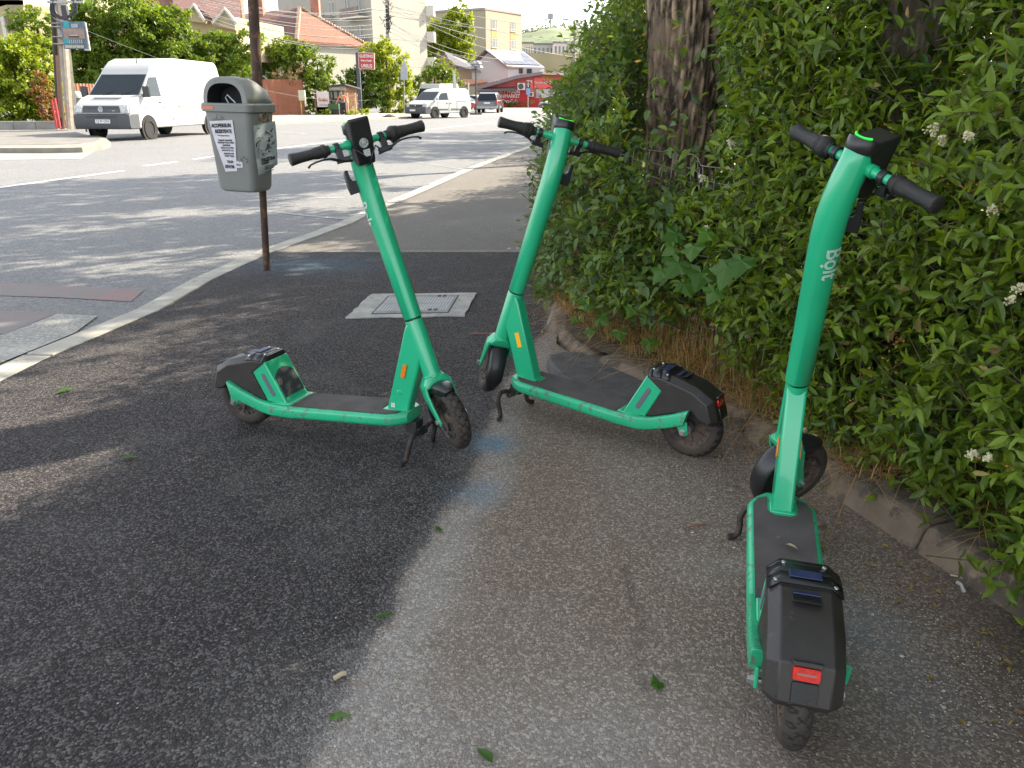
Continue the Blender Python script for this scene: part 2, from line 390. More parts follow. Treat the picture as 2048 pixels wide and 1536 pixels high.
    Mr = Matrix.Translation((.757, 0, .255)) @ Matrix.Rotation(R(16), 4, 'Y') @ Matrix.Rotation(PI/2, 4, 'X')
    MB().lathe([(0, .0325), (.005, .0325), (.005, .031), (.009, .031), (.012, .029)], 6, M=Mr).build('cable_port', GREEN, root, sm=20)
    MB().box((.726, -.0295, .200), (.016, .0012, .018)).build('sticker', STICK, root, sm=0)
    # --- battery housing: green front slab
    slab = [(.262, .146), (.255, .155), (.166, .318), (.100, .2685), (.158, .158), (.16, .148)]
    MB().prism(slab, -.0725, .0725).build('battery_slab', GREEN, root, sm=35, bev=.005)
    mb = MB(); mb.prism([(.285, .145), (.275, .155), (.14, .145), (.13, .135)], -.079, .079); mb.build('weld_flange', GREEN, root, bev=.004)
    # dark arched panel on the slab's face
    e0 = Vector((.2445, 0, .172)); e1 = Vector((.188, 0, .276)); d = (e1-e0).normalized(); nrm = Vector((d.z, 0, -d.x))
    H = (e1-e0).length; pts = [(-.060, 0), (.060, 0), (.060, H*.78)]+[(.060-.12*k/8, H*(.78+.24*math.sin(PI*k/8))) for k in range(1, 8)]+[(-.060, H*.78)]
    vs = [e0+d*b+Vector((0, a, 0))+nrm*.0006 for a, b in pts]; v2 = [v+nrm*.004 for v in vs]; n = len(vs)
    MB().add(vs+v2, [tuple(range(n))[::-1], tuple(range(n, 2*n))]+[(i, (i+1) % n, (i+1) % n+n, i+n) for i in range(n)]).build('front_panel', M('front_panel_dark', (.034, .037, .043), .55, var=.12, scale=20), root, sm=20)
    for sgn in (1, -1):                                  # slot insert in the slab's side
        c = Vector((.175, sgn*.0725, .222)); dd = Vector((-.0905, 0, .165)).normalized(); pr = []
        for k in range(11): a = R(180*k/10); pr.append((.0095*math.cos(a), .042+.0095*math.sin(a)))
        for k in range(11): a = R(180+180*k/10); pr.append((.0095*math.cos(a), -.042+.0095*math.sin(a)))
        Mr = frame_matrix(c, (dd.z, 0, -dd.x), (0, 1, 0)); Mr = Matrix.Translation(c) @ Matrix.Rotation(math.atan2(dd.x, dd.z), 4, 'Y')
        MB().prism(pr, -sgn*.001, sgn*.0022, M=Mr).build('side_insert', GREYPL, root, bev=.001)
    # --- black battery cover with chamfered edges, top recess only painted dark
    P1 = [(.164, .152), (.1045, .268), (.168, .318), (.163, .334), (.10, .338), (-.030, .302), (-.098, .262), (-.122, .182), (-.105, .160), (-.055, .172), (-.03, .205), (.06, .178), (.14, .152)]
    P2 = [(.160, .154), (.1000, .266), (.162, .312), (.156, .316), (.098, .315), (-.022, .282), (-.078, .246), (-.100, .184), (-.092, .172), (-.052, .184), (-.026, .212), (.06, .186), (.136, .158)]
    mb = MB(); n = len(P1)
    vs = [(x, -.0775, z) for x, z in P2]+[(x, -.052, z) for x, z in P1]+[(x, .052, z) for x, z in P1]+[(x, .0775, z) for x, z in P2]
    fs = [tuple(range(n))]+[tuple(range(4*n-1, 3*n-1, -1))]+[(r_*n+i, r_*n+(i+1) % n, (r_+1)*n+(i+1) % n, (r_+1)*n+i) for r_ in range(3) for i in range(n)]
    mb.add(vs, fs); mb.build('battery_cover', BLACKD, root, sm=28, bev=.003)
    # front lip strap over the battery with rivets, seam, handles
    def onS(x): # top profile height
        xs = [(-.098, .262), (-.030, .302), (.10, .338), (.163, .334)]
        for (a, b), (c, e) in zip(xs, xs[1:]):
            if a <= x <= c: return b+(e-b)*(x-a)/(c-a)
        return .3
    mb = MB()
    for a, b in ((.163, .150), (.150, .112), (.112, .076)):
        ya, yb = (.0785, .0785); q = []
        mb.add([(a, -.053, onS(a)+.0035), (b, -.053, onS(b)+.0035), (b, .053, onS(b)+.0035), (a, .053, onS(a)+.0035), (a-.004, -.0795, onS(a)-.016), (b-.004, -.0790, onS(b)-.016), (b-.004, .0790, onS(b)-.016), (a-.004, .0790, onS(a)-.018)], [(0, 1, 2, 3), (0, 4, 5, 1), (3, 2, 6, 7)])
    mb.prism([(.168, .316), (.168, .337), (.164, .3375), (.160, .316)], -.053, .053)
    so = mb.build('front_strap', BLACK, root, sm=30)
    so.modifiers.new('s', 'SOLIDIFY').thickness = .002
    sl = R(-15.5)
    mb = MB(); mb.box((.106, 0, .3422), (.030, .068, .0025)).build('handle', HANDLE, root, bev=.001)
    o = MB().box((0, 0, 0), (.052, .060, .0025)).build('painted_recess', M('recess_black', (.004, .004, .005), .6), root, bev=.004); o.location = (.042, 0, onS(.042)+.0008); o.rotation_euler = (0, sl*-1, 0)  # flat plate; the recess's shade is put into its black
    o = MB().box((0, 0, 0), (.020, .056, .003)).build('handle', HANDLE, root, bev=.001); o.location = (.055, 0, onS(.055)+.0024); o.rotation_euler = (0, -sl, 0)
    for x, y in ((.150, .043), (.150, -.043), (.086, .062), (.086, -.062)):
        z = onS(x)+.004 if abs(y) < .05 else onS(x)-.002
        Mr = Matrix.Translation((x, y, z)); MB().lathe([(.0055, 0), (.005, .0022), (.003, .0034), (0, .0036)], 10, M=Mr).build('rivet', STEEL, root, sm=40)
    mb = MB()
    for a in (.072,):
        mb.add([(a, -.0525, onS(a)+.0012), (a-.004, -.0525, onS(a-.004)+.0012), (a-.004, .0525, onS(a-.004)+.0012), (a, .0525, onS(a)+.0012)], [(0, 1, 2, 3)])
    mb.build('seam', MATS['recess_black'], root, sm=0)
    # tail lamp, its brow and the smooth panel under it, on the sloping back
    b0 = Vector((-.098, 0, .262)); b1 = Vector((-.122, 0, .182)); dn = (b1-b0).normalized(); nb = Vector((dn.z, 0, -dn.x)).normalized()
    if nb.x > 0: nb = -nb
    Mr = frame_matrix(b0+dn*.006+nb*.001, (0, 1, 0), -dn)
    def plate(w_, h_, y0, th, r=.005):
        pr = rrect(w_, h_, r, 3); return MB().add([(a, b+y0, 0) for a, b in pr]+[(a*.96, b*.94+y0, th) for a, b in pr], [tuple(range(len(pr)))[::-1], tuple(range(len(pr), 2*len(pr)))]+[(i, (i+1) % len(pr), (i+1) % len(pr)+len(pr), i+len(pr)) for i in range(len(pr))], M=Mf)
    zaxis = nb; Mf = Matrix(((0, -dn.x, zaxis.x, b0.x+dn.x*.012), (1, 0, 0, 0), (0, -dn.z, zaxis.z, b0.z+dn.z*.012), (0, 0, 0, 1)))
    plate(.054, .028, -.006, .006).build('tail_lamp', REDL, root, sm=30)
    lamp = children(root)[-1]
    MB().box((0, 0, 0), (.036, .005, .0012), M=Mf @ Matrix.Translation((0, -.006, .0065))).build('lamp_strip', M('lamp_strip_grey', (.25, .12, .11), .3), [c for c in D.objects if c.name.startswith('tail_lamp')][-1], sm=0)
    plate(.060, .010, .016, .012, .003).build('lamp_brow', BLACKD, root, sm=30, bev=.002)
    plate(.052, .046, -.046, .0035).build('tail_panel', BLACK, root, sm=30)
    # --- kickstand
    mb = MB().box((.800, 0, .118), (.046, .060, .046)).box((.822, 0, .098), (.026, .050, .034)).tube([(.826, -.038, .088), (.826, .038, .088)], .013, 12)
    ks = mb.build('kickstand', M('stand_black', (.02, .02, .022), .6, wear=(.08, .07, .06)), root, bev=.003)
    for sgn in (1, -1):
        pts = [(.824, sgn*.02, .088), (.834, sgn*.045, .108), (.838, sgn*.075, .112), (.837, sgn*.098, .098), (.832, sgn*.108, .072), (.826, sgn*.106, .045), (.820, sgn*.108, .022), (.814, sgn*.122, .011), (.808, sgn*.138, .0105)]
        c = [Vector(p) for p in pts]; q = []
        for i in range(len(c)-1):
            for t in (0, .5): q.append(c[i].lerp(c[i+1], t))
        q.append(c[-1]); MB().tube(q, .0100, 12).build('leg', RUSTY, ks, sm=60)
    # --- steering: coordinates (forward, left, up the steering axis)
    S = steer_matrix(0)
    def turn(o): LOCAL[o.name] = o.matrix_basis.copy(); st.append(o.name); return o
    WS, WF = -.3415, .048
    # fork
    mb = MB(); mb.tube([(0, 0, -.170), (0, 0, -.182)], .0385, 24)
    mb.loft([[(a*1.0, b, -.176) for a, b in rrect(.074, .074, .02, 4)], [(a+.004, b, -.200) for a, b in rrect(.070, .110, .018, 4)], [(a+.008, b, -.216) for a, b in rrect(.054, .118, .016, 4)]])
    turn(mb.build('fork_crown', GREEN, root, sm=35, bev=.003))
    for sgn in (1, -1):
        rings = []
        for s, f, wf, y in ((-.200, .006, .056, .050), (-.235, .010, .050, .053), (-.285, .022, .040, .051), (-.325, .036, .036, .049), (-.348, .047, .030, .048), (-.358, .049, .016, .048)):
            rings.append([(f+a, sgn*(y+b), s) for a, b in rrect(wf, .011, .0045, 3)])
        turn(MB().loft(rings).build('fork_leg', GREEN, root, sm=40))
        turn(MB().tube([(WF, sgn*.052, WS), (WF, sgn*.064, WS)], .009, 6).build('axle_nut', STEEL, root, sm=20))
    w = wheel_part('front_wheel', root, RW, .056); w.location = (WF, 0, WS); w.rotation_euler = (0, .3, 0); turn(w)
    # mudguard: shell over the wheel from just ahead of the crown to low behind
    rings = []; n = 26
    for k in range(n+1):
        a = R(52+k*(206-52)/n)          # 90 = along the axis, larger = behind
        wd = .037*(1 if 3 < k < n-4 else .55+.45*min(k, n-k)/4 if min(k, n-k) < 4 else 1); rr = []
        for j in range(11):
            b = PI*(j/10-.5)*1.02; hr = .017
            r_ = RW+.006+hr*math.cos(b)-.006; y = math.sin(b)*wd
            if j in (0, 10): r_ -= .020
            rr.append((WF+r_*math.cos(a), y, WS+r_*math.sin(a)))
        rings.append(rr)
    mb = MB(); vs = [p for r_ in rings for p in r_]; mb.add(vs, [(i*11+j, i*11+j+1, (i+1)*11+j+1, (i+1)*11+j) for i in range(n) for j in range(10)])
    o = mb.build('mudguard', BLACK, root, sm=180); so = o.modifiers.new('s', 'SOLIDIFY'); so.thickness = .0025; so.offset = -1; turn(o)
    # stem with a gooseneck bend near the top
    sp = [(0, .050), (0, .054), (0, .30), (0, .44), (.001, .52), (.006, .57), (.016, .62), (.030, .665), (.043, .700), (.052, .728), (.0535, .731)]
    rs = [.0315, .0365, .0385, .040, .041, .0415, .041, .040, .039, .038, .034]
    turn(MB().tube([(f, 0, s) for f, s in sp], rs, 32, sq=(1.03, .93, (1, 0, 0))).build('stem', GREEN, root, sm=50))
    # collar and display head
    dirt = Vector((.30, 0, .954)).normalized()
    c0 = Vector((.0525, 0, .727)); turn(MB().tube([c0, c0+dirt*.003, c0+dirt*.030, c0+dirt*.033], [.0385, .0405, .0405, .038], 28).build('collar', BLACK, root, sm=40))
    mb = MB()
    prof = [(.040, .752), (.075, .758), (.128, .762), (.134, .756), (.112, .690), (.088, .625), (.078, .612), (.050, .618), (.040, .645), (.060, .700)]
    def hw(x, z): return .036 if z < .74 else .0385
    mb.prism(prof, 0, 0, hw=lambda x, z: .030 if z < .63 else .0365)
    dh = turn(mb.build('display_head', BLACK, root, sm=35, bev=.006, seg=3))
    # lamp and sticker on the front face of the head (line (.134,.756)->(.088,.625))
    fdir = Vector((.134-.088, 0, .756-.625)).normalized(); fn = Vector((fdir.z, 0, -fdir.x)); fc = Vector((.088, 0, .625))
    def onF(s, y=0, out=.0): p = fc+fdir*s+fn*out; return Vector((p.x, y, p.z))
    Mh = Matrix(((0, fdir.x, fn.x, onF(.058).x), (1, 0, 0, 0), (0, fdir.z, fn.z, onF(.058).z), (0, 0, 0, 1)))
    hl = MB().lathe([(.0165, 0), (.0165, .003), (.0135, .004), (.012, .0025), (.009, .0025), (.004, .0045), (0, .005)], 24, M=Mh).build('headlight', LENS, dh, sm=40)
    MB().lathe([(.0195, -.0005), (.0190, .0022), (.0167, .0030)], 24, M=Mh).build('lamp_ring', BLACKD, dh, sm=40)
    Ms = Matrix(((0, fdir.x, fn.x, onF(.024).x), (1, 0, 0, .004), (0, fdir.z, fn.z, onF(.024).z), (0, 0, 0, 1)))
    MB().box((0, 0, .0009), (.024, .024, .0012), M=Ms).build('sticker', STICK, dh, sm=0)
    # green status light on top, a curved bar
    arc = [(.058+.026-.026*math.cos(R(a)), .026*math.sin(R(a)), .7645) for a in range(-70, 71, 14)]
    arc = [(.072-.030*math.cos(R(a)), .034*math.sin(R(a)), .7655) for a in range(-55, 56, 11)]
    MB().tube(arc, .0034, 8).build('status_light', GLOW, dh, sm=60)
    # bar, clamps, grips, levers
    BS, BF = .6925, .0588
    turn(MB().tube([(BF, -.155, BS), (BF, .155, BS)], .0125, 18).tube([(BF, -.050, BS), (BF, -.034, BS)], .0165, 18).tube([(BF, .050, BS), (BF, .034, BS)], .0165, 18).build('handlebar', GREEN, root, sm=50))
    for sgn in (1, -1):
        prf = [(.110, .0150), (.122, .0165), (.124, .0205), (.134, .0215), (.137, .0185), (.155, .0190), (.175, .0160), (.215, .0165), (.245, .0190), (.2485, .0185), (.250, .016)]
        if sgn == 1: prf = [(.100, .0150), (.112, .0160), (.118, .0225), (.124, .0250), (.132, .0250), (.134, .0205), (.136, .0235), (.140, .0235), (.142, .0205), (.144, .0225), (.148, .0225), (.150, .0200), (.165, .0190), (.185, .0168), (.215, .0168), (.245, .0190), (.2485, .0185), (.250, .016)]
        Mg = Matrix.Translation((BF, 0, BS)) @ Matrix.Rotation(-sgn*PI/2, 4, 'X')
        g = MB().lathe([(r_*1.1, y) for y, r_ in prf]+[(0, prf[-1][0])], 28, M=Mg)
        grip = turn(g.build('grip', M('knurled_rubber', (.018, .016, .016), .45, var=.3, scale=60, bump=.35, bscale=800), root, sm=30))
        if sgn == 1:    # bell body under the twist ring
            Mb = Matrix.Translation((BF+.002, .128, BS-.018)) @ Matrix.Rotation(-PI/2, 4, 'X')
            MB().lathe([(0, -.012), (.010, -.012), (.014, -.008), (.014, .008), (.010, .012), (0, .012)], 18, M=Mb).build('bell', BLACK, grip, sm=30)
        turn(MB().tube([(BF, sgn*.074, BS), (BF, sgn*.092, BS)], .0180, 18).box((BF+.012, sgn*.083, BS-.026), (.022, .020, .040)).box((BF+.020, sgn*.078, BS-.046), (.026, .046, .016)).build('lever_clamp', BLACK, root, sm=35, bev=.002))
        lp = [(BF+.022, sgn*.050, BS-.056), (BF+.026, sgn*.085, BS-.050), (BF+.030, sgn*.105, BS-.042), (BF+.036, sgn*.125, BS-.034), (BF+.042, sgn*.150, BS-.032), (BF+.045, sgn*.180, BS-.034), (BF+.044, sgn*.200, BS-.038), (BF+.042, sgn*.210, BS-.045)]
        turn(MB().tube(lp, [.0065, .0075, .0068, .0055, .0045, .0042, .0042, .0060], 10, sq=(.7, 1.25)).build('brake_lever', BLACK, root, sm=60))
        cp = [(BF+.030, sgn*.055, BS-.040), (BF+.055, sgn*.035, BS-.030), (BF+.060, sgn*.012, BS-.060), (BF+.030, sgn*.004, BS-.085)]
        turn(MB().tube(cp, .0025, 6).build('brake_cable', BLACK, root, sm=60))
    # bag hook; built at the right side, turned per scooter
    hk = MB().prism([(.036, -.030), (.036, .012), (.050, .014), (.056, .024), (.056, .052), (.066, .054), (.071, .045), (.073, -.012), (.070, -.032)], -.009, .009)
    hook = hk.build('bag_hook', BLACK, root, sm=35, bev=.002); hook.location = (0, 0, .565); turn(hook)
    # lettering along the stem: small dot and four letters, reading down the right side
    lm = Matrix.Identity(4)
    def stem_text(sgn):
        a0 = R(-62)*1; parts = []
        o = text_obj('Bolt', .064, WTXT, Matrix.Identity(4), root, 'lettering', ext=.0, bold=.0012, sp=.98, sx=.86)
        me = o.data; rr = .0415
        import bmesh
        bm = bmesh.new(); bm.from_mesh(me)
        for _ in range(4):
            e_ = [e for e in bm.edges if e.calc_length() > .006]
            if e_: bmesh.ops.subdivide_edges(bm, edges=e_, cuts=1); bmesh.ops.triangulate(bm, faces=bm.faces)
        bm.to_mesh(me); bm.free()
        for v in me.vertices:                         # x along the stem (downwards), y round the tube
            x, y = v.co.x, v.co.y
            a = R(-90)*sgn+sgn*(y-.001)/rr
            v.co = Vector((rr*1.02*math.cos(a), rr*.972*math.sin(a), .455-x))
        return o
    t = stem_text(1); turn(t)
    da = R(-90)-.027/.0415; Md = Matrix.Translation((.0422*math.cos(da), .0405*math.sin(da), .452)) @ Vector((math.cos(da), math.sin(da), 0)).to_track_quat('Z', 'X').to_matrix().to_4x4()
    turn(MB().lathe([(.0045, 0), (.0045, .0006), (0, .0006)], 14, M=Md).build('logo_dot', WTXT, root, sm=0))
    return root, st
def place_scooter(root, st_names, m, x, y, yaw, roll, st, hook_az, z=0):
    root.location = (x, y, z); root.rotation_euler = (0, 0, 0)
    root.matrix_basis = Matrix.Translation((x, y, z)) @ Matrix.Rotation(yaw, 4, 'Z') @ Matrix.Rotation(roll, 4, 'X')
    S0 = steer_matrix(0); S = steer_matrix(st)
    for n in st_names:
        o = m[n]; loc = LOCAL[n]
        if n.startswith('bag_hook'): loc = LOCAL[n] @ Matrix.Rotation(hook_az, 4, 'Z')
        o.matrix_basis = S @ loc
LOCAL = {}
sc_root, sc_st = make_scooter()
m1 = {n: D.objects[n] for n in sc_st}
m2 = copy_tree(sc_root); m3 = copy_tree(sc_root)
sc2, sc3 = m2[sc_root.name], m3[sc_root.name]
place_scooter(sc_root, sc_st, m1, -1.1207, 3.1739, -.386, -.0014, -.6886, R(-88))
place_scooter(sc2, sc_st, m2, .6909, 2.8457, 2.5513, .0126, -.8217, R(-88))
place_scooter(sc3, sc_st, m3, .6056, 1.3951, 1.3081, .0191, -.9507, R(-38))
GS = 'green rental scooters parked on the pavement'
for n_, o_ in m2.items():
    if n_.startswith('reflector'):
        o_.data = o_.data.copy(); o_.data.materials.clear(); o_.data.materials.append(AMBERL); o_['label'] = 'yellow reflector tape'
        for v_ in o_.data.vertices:
            q_ = Matrix.Translation((.782, 0, .345)) @ Matrix.Rotation(R(16), 4, 'Y'); l_ = q_.inverted() @ v_.co; l_.x = math.copysign(.0105, l_.x); l_.z = math.copysign(.032, l_.z); l_.y *= .92; v_.co = q_ @ l_
tag(sc_root, 'green electric scooter standing alone on dark asphalt at left, front wheel towards the viewer', 'scooter', GS)
tag(sc2, 'green electric scooter in the middle, its rear wheel against the hedge kerb, bar turned away', 'scooter', GS)
tag(sc3, 'nearest green scooter at right, seen from behind with white lettering on its stem', 'scooter', GS)
# ---------------------------------------------------------------- ground: pavement, road, kerbs
def poly_dist(X, Y, line):
    """signed distance to a polyline (positive to the left of its direction) on arrays"""
    best = np.full(X.shape, 1e9); sign = np.zeros(X.shape)
    for (x0, y0), (x1, y1) in zip(line, line[1:]):
        dx, dy = x1-x0, y1-y0; l2 = dx*dx+dy*dy; t = np.clip(((X-x0)*dx+(Y-y0)*dy)/l2, 0, 1)
        ex, ey = X-(x0+t*dx), Y-(y0+t*dy); d = np.hypot(ex, ey); m = d < best-1e-9
        best = np.where(m, d, best); sign = np.where(m, np.sign(dx*ey-dy*ex), sign)
    return best*sign
def npn(X, Y, s, seed=0):
    """cheap smooth value noise"""
    rs = np.random.default_rng(seed); G = rs.uniform(0, 1, (64, 64)); x = X*s; y = Y*s
    xi = np.floor(x).astype(int); yi = np.floor(y).astype(int); fx = x-xi; fy = y-yi; fx = fx*fx*(3-2*fx); fy = fy*fy*(3-2*fy)
    g = lambda i, j: G[i % 64, j % 64]
    return (g(xi, yi)*(1-fx)+g(xi+1, yi)*fx)*(1-fy)+(g(xi, yi+1)*(1-fx)+g(xi+1, yi+1)*fx)*fy
def fbm(X, Y, s, seed=0, o=4):
    return sum(npn(X+7*k, Y-5*k, s*2**k, seed+k)*.5**(k+1) for k in range(o))/(1-.5**o)
RZ = -.055                                              # road level below the pavement
KIN = [(-2.62, .2), (-2.60, 1.8)]+[tuple(gp(a, b)[:2]) for a, b in ((0, 758), (195, 672), (332, 616), (422, 561), (469, 536), (527, 512), (558, 499), (699, 450), (739, 428), (855, 379), (930, 345), (1027, 307), (1067, 293))]+[(2.1, 34), (4.2, 44), (8, 62)]
HK = [(1.95, -.6), (1.70, .6), (1.56, 1.2), (1.37, 1.80), (1.21, 2.18), (1.13, 2.48), (.97, 2.99), (.62, 3.55), (.30, 3.95), (.16, 4.35), (.20, 4.8), (.30, 5.37), (.36, 6.5), (.45, 8.2), (.66, 11.0), (.98, 15), (1.55, 22), (2.3, 30), (4.6, 40), (8.8, 58)]
def asphalt(N, L, p, tc):
    at1 = lambda n: (lambda a: (setattr(a, 'attribute_name', n), a.outputs['Fac'])[1])(N.new('ShaderNodeAttribute'))
    vo = N.new('ShaderNodeTexVoronoi'); vo.inputs['Scale'].default_value = 165; L.new(tc.outputs['Object'], vo.inputs['Vector'])
    v2 = N.new('ShaderNodeTexVoronoi'); v2.inputs['Scale'].default_value = 260; L.new(tc.outputs['Object'], v2.inputs['Vector'])
    sx = N.new('ShaderNodeSeparateColor'); L.new(vo.outputs['Color'], sx.inputs[0])
    st = nmath(N, L, 'POWER', sx.outputs[0], 3.0)       # few stones are pale
    n1 = nnoise(N, L, tc, 3.0, 5, .6); n2 = nnoise(N, L, tc, 28, 4, .6)
    newc = nmix(N, L, st, (.022, .019, .020), (.150, .135, .134))
    newc = nmix(N, L, nrange(N, L, n1, .50, .8, 0, .22), newc, (.055, .051, .052))
    oldc = nmix(N, L, st, (.165, .130, .104), (.44, .37, .31))
    oldc = nmix(N, L, nrange(N, L, n2, .35, .7, 0, .45), oldc, (.19, .165, .145))
    oldc = nmix(N, L, nmath(N, L, 'MULTIPLY', at1('brown'), .75), oldc, nmix(N, L, st, (.130, .094, .068), (.37, .285, .215)))
    oldc = nmix(N, L, at1('far'), oldc, nmix(N, L, st, (.13, .118, .108), (.24, .22, .20)))
    nz = nmath(N, L, 'ADD', at1('new'), nmath(N, L, 'MULTIPLY', nmath(N, L, 'SUBTRACT', n2, .5), .55))
    nf = nrange(N, L, nz, .42, .58)
    c = nmix(N, L, nf, oldc, newc)
    dn = nmath(N, L, 'MULTIPLY', at1('dust'), nrange(N, L, n2, .22, .5, .25, 1.), clamp=True)
    c = nmix(N, L, nmath(N, L, 'MULTIPLY', dn, .72), c, nmix(N, L, st, (.27, .25, .235), (.46, .435, .41)))
    c = nmix(N, L, nmath(N, L, 'MULTIPLY', at1('blue'), nrange(N, L, n2, .2, .6, .25, .9)), c, (.07, .17, .26))
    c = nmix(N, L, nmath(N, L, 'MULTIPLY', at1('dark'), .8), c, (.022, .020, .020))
    L.new(c, p.inputs['Base Color'])
    hb = nmath(N, L, 'ADD', nmath(N, L, 'MULTIPLY', vo.outputs['Distance'], nrange(N, L, nf, 0, 1, -.28, -.85)), nmath(N, L, 'MULTIPLY', v2.outputs['Distance'], -.35))
    bp = N.new('ShaderNodeBump'); bp.inputs['Strength'].default_value = 1; bp.inputs['Distance'].default_value = .0055; L.new(hb, bp.inputs['Height']); L.new(bp.outputs[0], p.inputs['Normal'])
    p.inputs['Roughness'].default_value = .9; p.inputs['Specular IOR Level'].default_value = .25
ASPH = vcolmat('pavement_asphalt', asphalt)
def interp_line(line, y):
    ys = [q[1] for q in line]; xs = [q[0] for q in line]; return np.interp(y, ys, xs)
def sheet(name, y0, y1, ny, nx, zf=None):
    ys = np.linspace(0, 1, ny)**1.0*(y1-y0)+y0
    hks = sorted(HK, key=lambda q: q[1]); V = []; 
    xl = interp_line(KIN, ys); xr = interp_line(hks, ys)+.09
    X = xl[:, None]+(xr-xl)[:, None]*np.linspace(0, 1, nx)[None]; Y = np.repeat(ys[:, None], nx, 1)
    edge = [tuple(gp(a, b)[:2]) for a, b in ((1120, 505), (1100, 600), (1075, 690), (1000, 785), (975, 860), (950, 930), (880, 1050), (840, 1130), (740, 1330), (690, 1430), (640, 1536))]+[(-.55, .8), (-.7, 0), (-.8, -1)]
    sd = poly_dist(X, Y, edge)                              # right of travel (towards -y) = west = new
    w = fbm(X, Y, 3.5, 3)-.5; w2 = fbm(X, Y, 1.2, 9)-.5; w3 = fbm(X, Y, 9, 14)-.5
    jy = gp(560, 503).y
    new = np.clip(.5-(sd+w*.10)*5, 0, 1)*np.clip(.5+(jy-Y+w*.02)*30, 0, 1)
    far = np.clip(.5-(jy-Y)*30, 0, 1)
    G = lambda a, b, r_: np.exp(-(((X-gp(a, b).x)/r_)**2+((Y-gp(a, b).y)/r_)**2))
    dust = np.exp(-((sd-.075+w*.16)/.075)**2)*.95*np.clip(1.35-(Y-1.2)*.28, .25, 1)
    dust += .75*np.exp(-(((X-gp(1100, 1480).x)/.55)**2+((Y-gp(1100, 1480).y)/.24)**2))+.55*np.exp(-(((X-gp(1500, 1130).x)/.22)**2+((Y-gp(1500, 1130).y)/.06)**2))
    dust += np.where(sd < 0, .07, .25)*np.clip((fbm(X, Y, 2.2, 31)-.52)*5, 0, 1)*np.clip(3.3-Y, 0, 1)+.10*np.clip((fbm(X, Y, 5, 41)-.60)*7, 0, 1)
    dust += .9*np.exp(-((Y-jy-.02+w*.02)/.03)**2)+.35*np.clip((fbm(X*1.2, Y*.6, 1.3, 55)-.5)*4, 0, 1)*far
    blue = .95*G(985, 888, .085)+.55*G(955, 985, .09)+.38*np.exp(-(((X-gp(620, 530).x)/.55)**2+((Y-gp(620, 530).y)/.35)**2))+.28*G(1700, 1240, .16)+.22*G(1820, 1400, .2)
    brown = np.clip(.55+w2*1.4, 0, 1)*(1-far)
    brown = np.maximum(brown, np.clip((X-gp(1500, 1100).x)*3+.2, 0, 1)*(Y < 3.2))
    crack = poly_dist(X, Y, [tuple(gp(a, b)[:2]) for a, b in ((1255, 1140), (1275, 1230), (1262, 1290), (1290, 1375), (1350, 1420), (1420, 1500))])
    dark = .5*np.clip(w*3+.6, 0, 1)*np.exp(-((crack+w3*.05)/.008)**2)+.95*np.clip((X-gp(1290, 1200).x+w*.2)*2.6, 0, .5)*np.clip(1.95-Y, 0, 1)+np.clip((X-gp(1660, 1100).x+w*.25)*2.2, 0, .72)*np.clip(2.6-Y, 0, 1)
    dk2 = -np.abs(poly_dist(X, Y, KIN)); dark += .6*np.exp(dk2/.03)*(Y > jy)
    Z = np.zeros_like(X)+.0045*(fbm(X, Y, 1.5, 77)-.5)
    idx = np.arange(ny*nx).reshape(ny, nx)
    F = np.stack([idx[:-1, :-1], idx[:-1, 1:], idx[1:, 1:], idx[1:, :-1]], -1).reshape(-1, 4)
    f = lambda a: np.clip(a, 0, 1).ravel()
    o = fast_mesh(name, np.stack([X, Y, Z], -1).reshape(-1, 3), F, ASPH, attrs=dict(new=f(new), far=f(far), dust=f(dust), blue=f(blue), brown=f(brown), dark=f(dark)), sm=True)
    return o
pavement = sheet('pavement', .2, 9.5, 420, 190); tag(pavement, kind='structure')
pav2 = sheet('pavement_beyond', 9.5, 58, 120, 30); tag(pav2, kind='structure')
def roadmat(N, L, p, tc):
    vo = N.new('ShaderNodeTexVoronoi'); vo.inputs['Scale'].default_value = 70; L.new(tc.outputs['Object'], vo.inputs['Vector'])
    sx = N.new('ShaderNodeSeparateColor'); L.new(vo.outputs['Color'], sx.inputs[0])
    n1 = nnoise(N, L, tc, .55, 6, .6); n2 = nnoise(N, L, tc, 2.2, 6, .65, stretch=(2.2, .6, 1)); n3 = nnoise(N, L, tc, 26, 4, .7)
    c = nmix(N, L, sx.outputs[0], (.105, .105, .108), (.235, .235, .24))
    c = nmix(N, L, nrange(N, L, n1, .4, .7, 0, .35), c, (.13, .13, .13))
    c = nmix(N, L, nrange(N, L, n2, .46, .75, 0, .25), c, (.22, .215, .20))
    c = nmix(N, L, nrange(N, L, n3, .58, .7, 0, .5), c, (.06, .06, .06))
    L.new(c, p.inputs['Base Color']); p.inputs['Roughness'].default_value = .8
    bp = N.new('ShaderNodeBump'); bp.inputs['Strength'].default_value = .8; bp.inputs['Distance'].default_value = .008; L.new(nmath(N, L, 'ADD', vo.outputs['Distance'], n3), bp.inputs['Height']); L.new(bp.outputs[0], p.inputs['Normal'])
ROAD = vcolmat('road_asphalt', roadmat)
def paint(N, L, p, tc, col=(.62, .62, .60), under=(.16, .16, .16), amt=.55, fine=30):
    n = nnoise(N, L, tc, fine, 6, .75); n2 = nnoise(N, L, tc, 1.5, 3)
    f = nrange(N, L, nmath(N, L, 'ADD', n, nmath(N, L, 'MULTIPLY', n2, .35)), amt, amt+.12)
    L.new(nmix(N, L, f, under, col), p.inputs['Base Color']); p.inputs['Roughness'].default_value = .75
    bp = N.new('ShaderNodeBump'); bp.inputs['Strength'].default_value = .6; bp.inputs['Distance'].default_value = .004; L.new(n, bp.inputs['Height']); L.new(bp.outputs[0], p.inputs['Normal'])
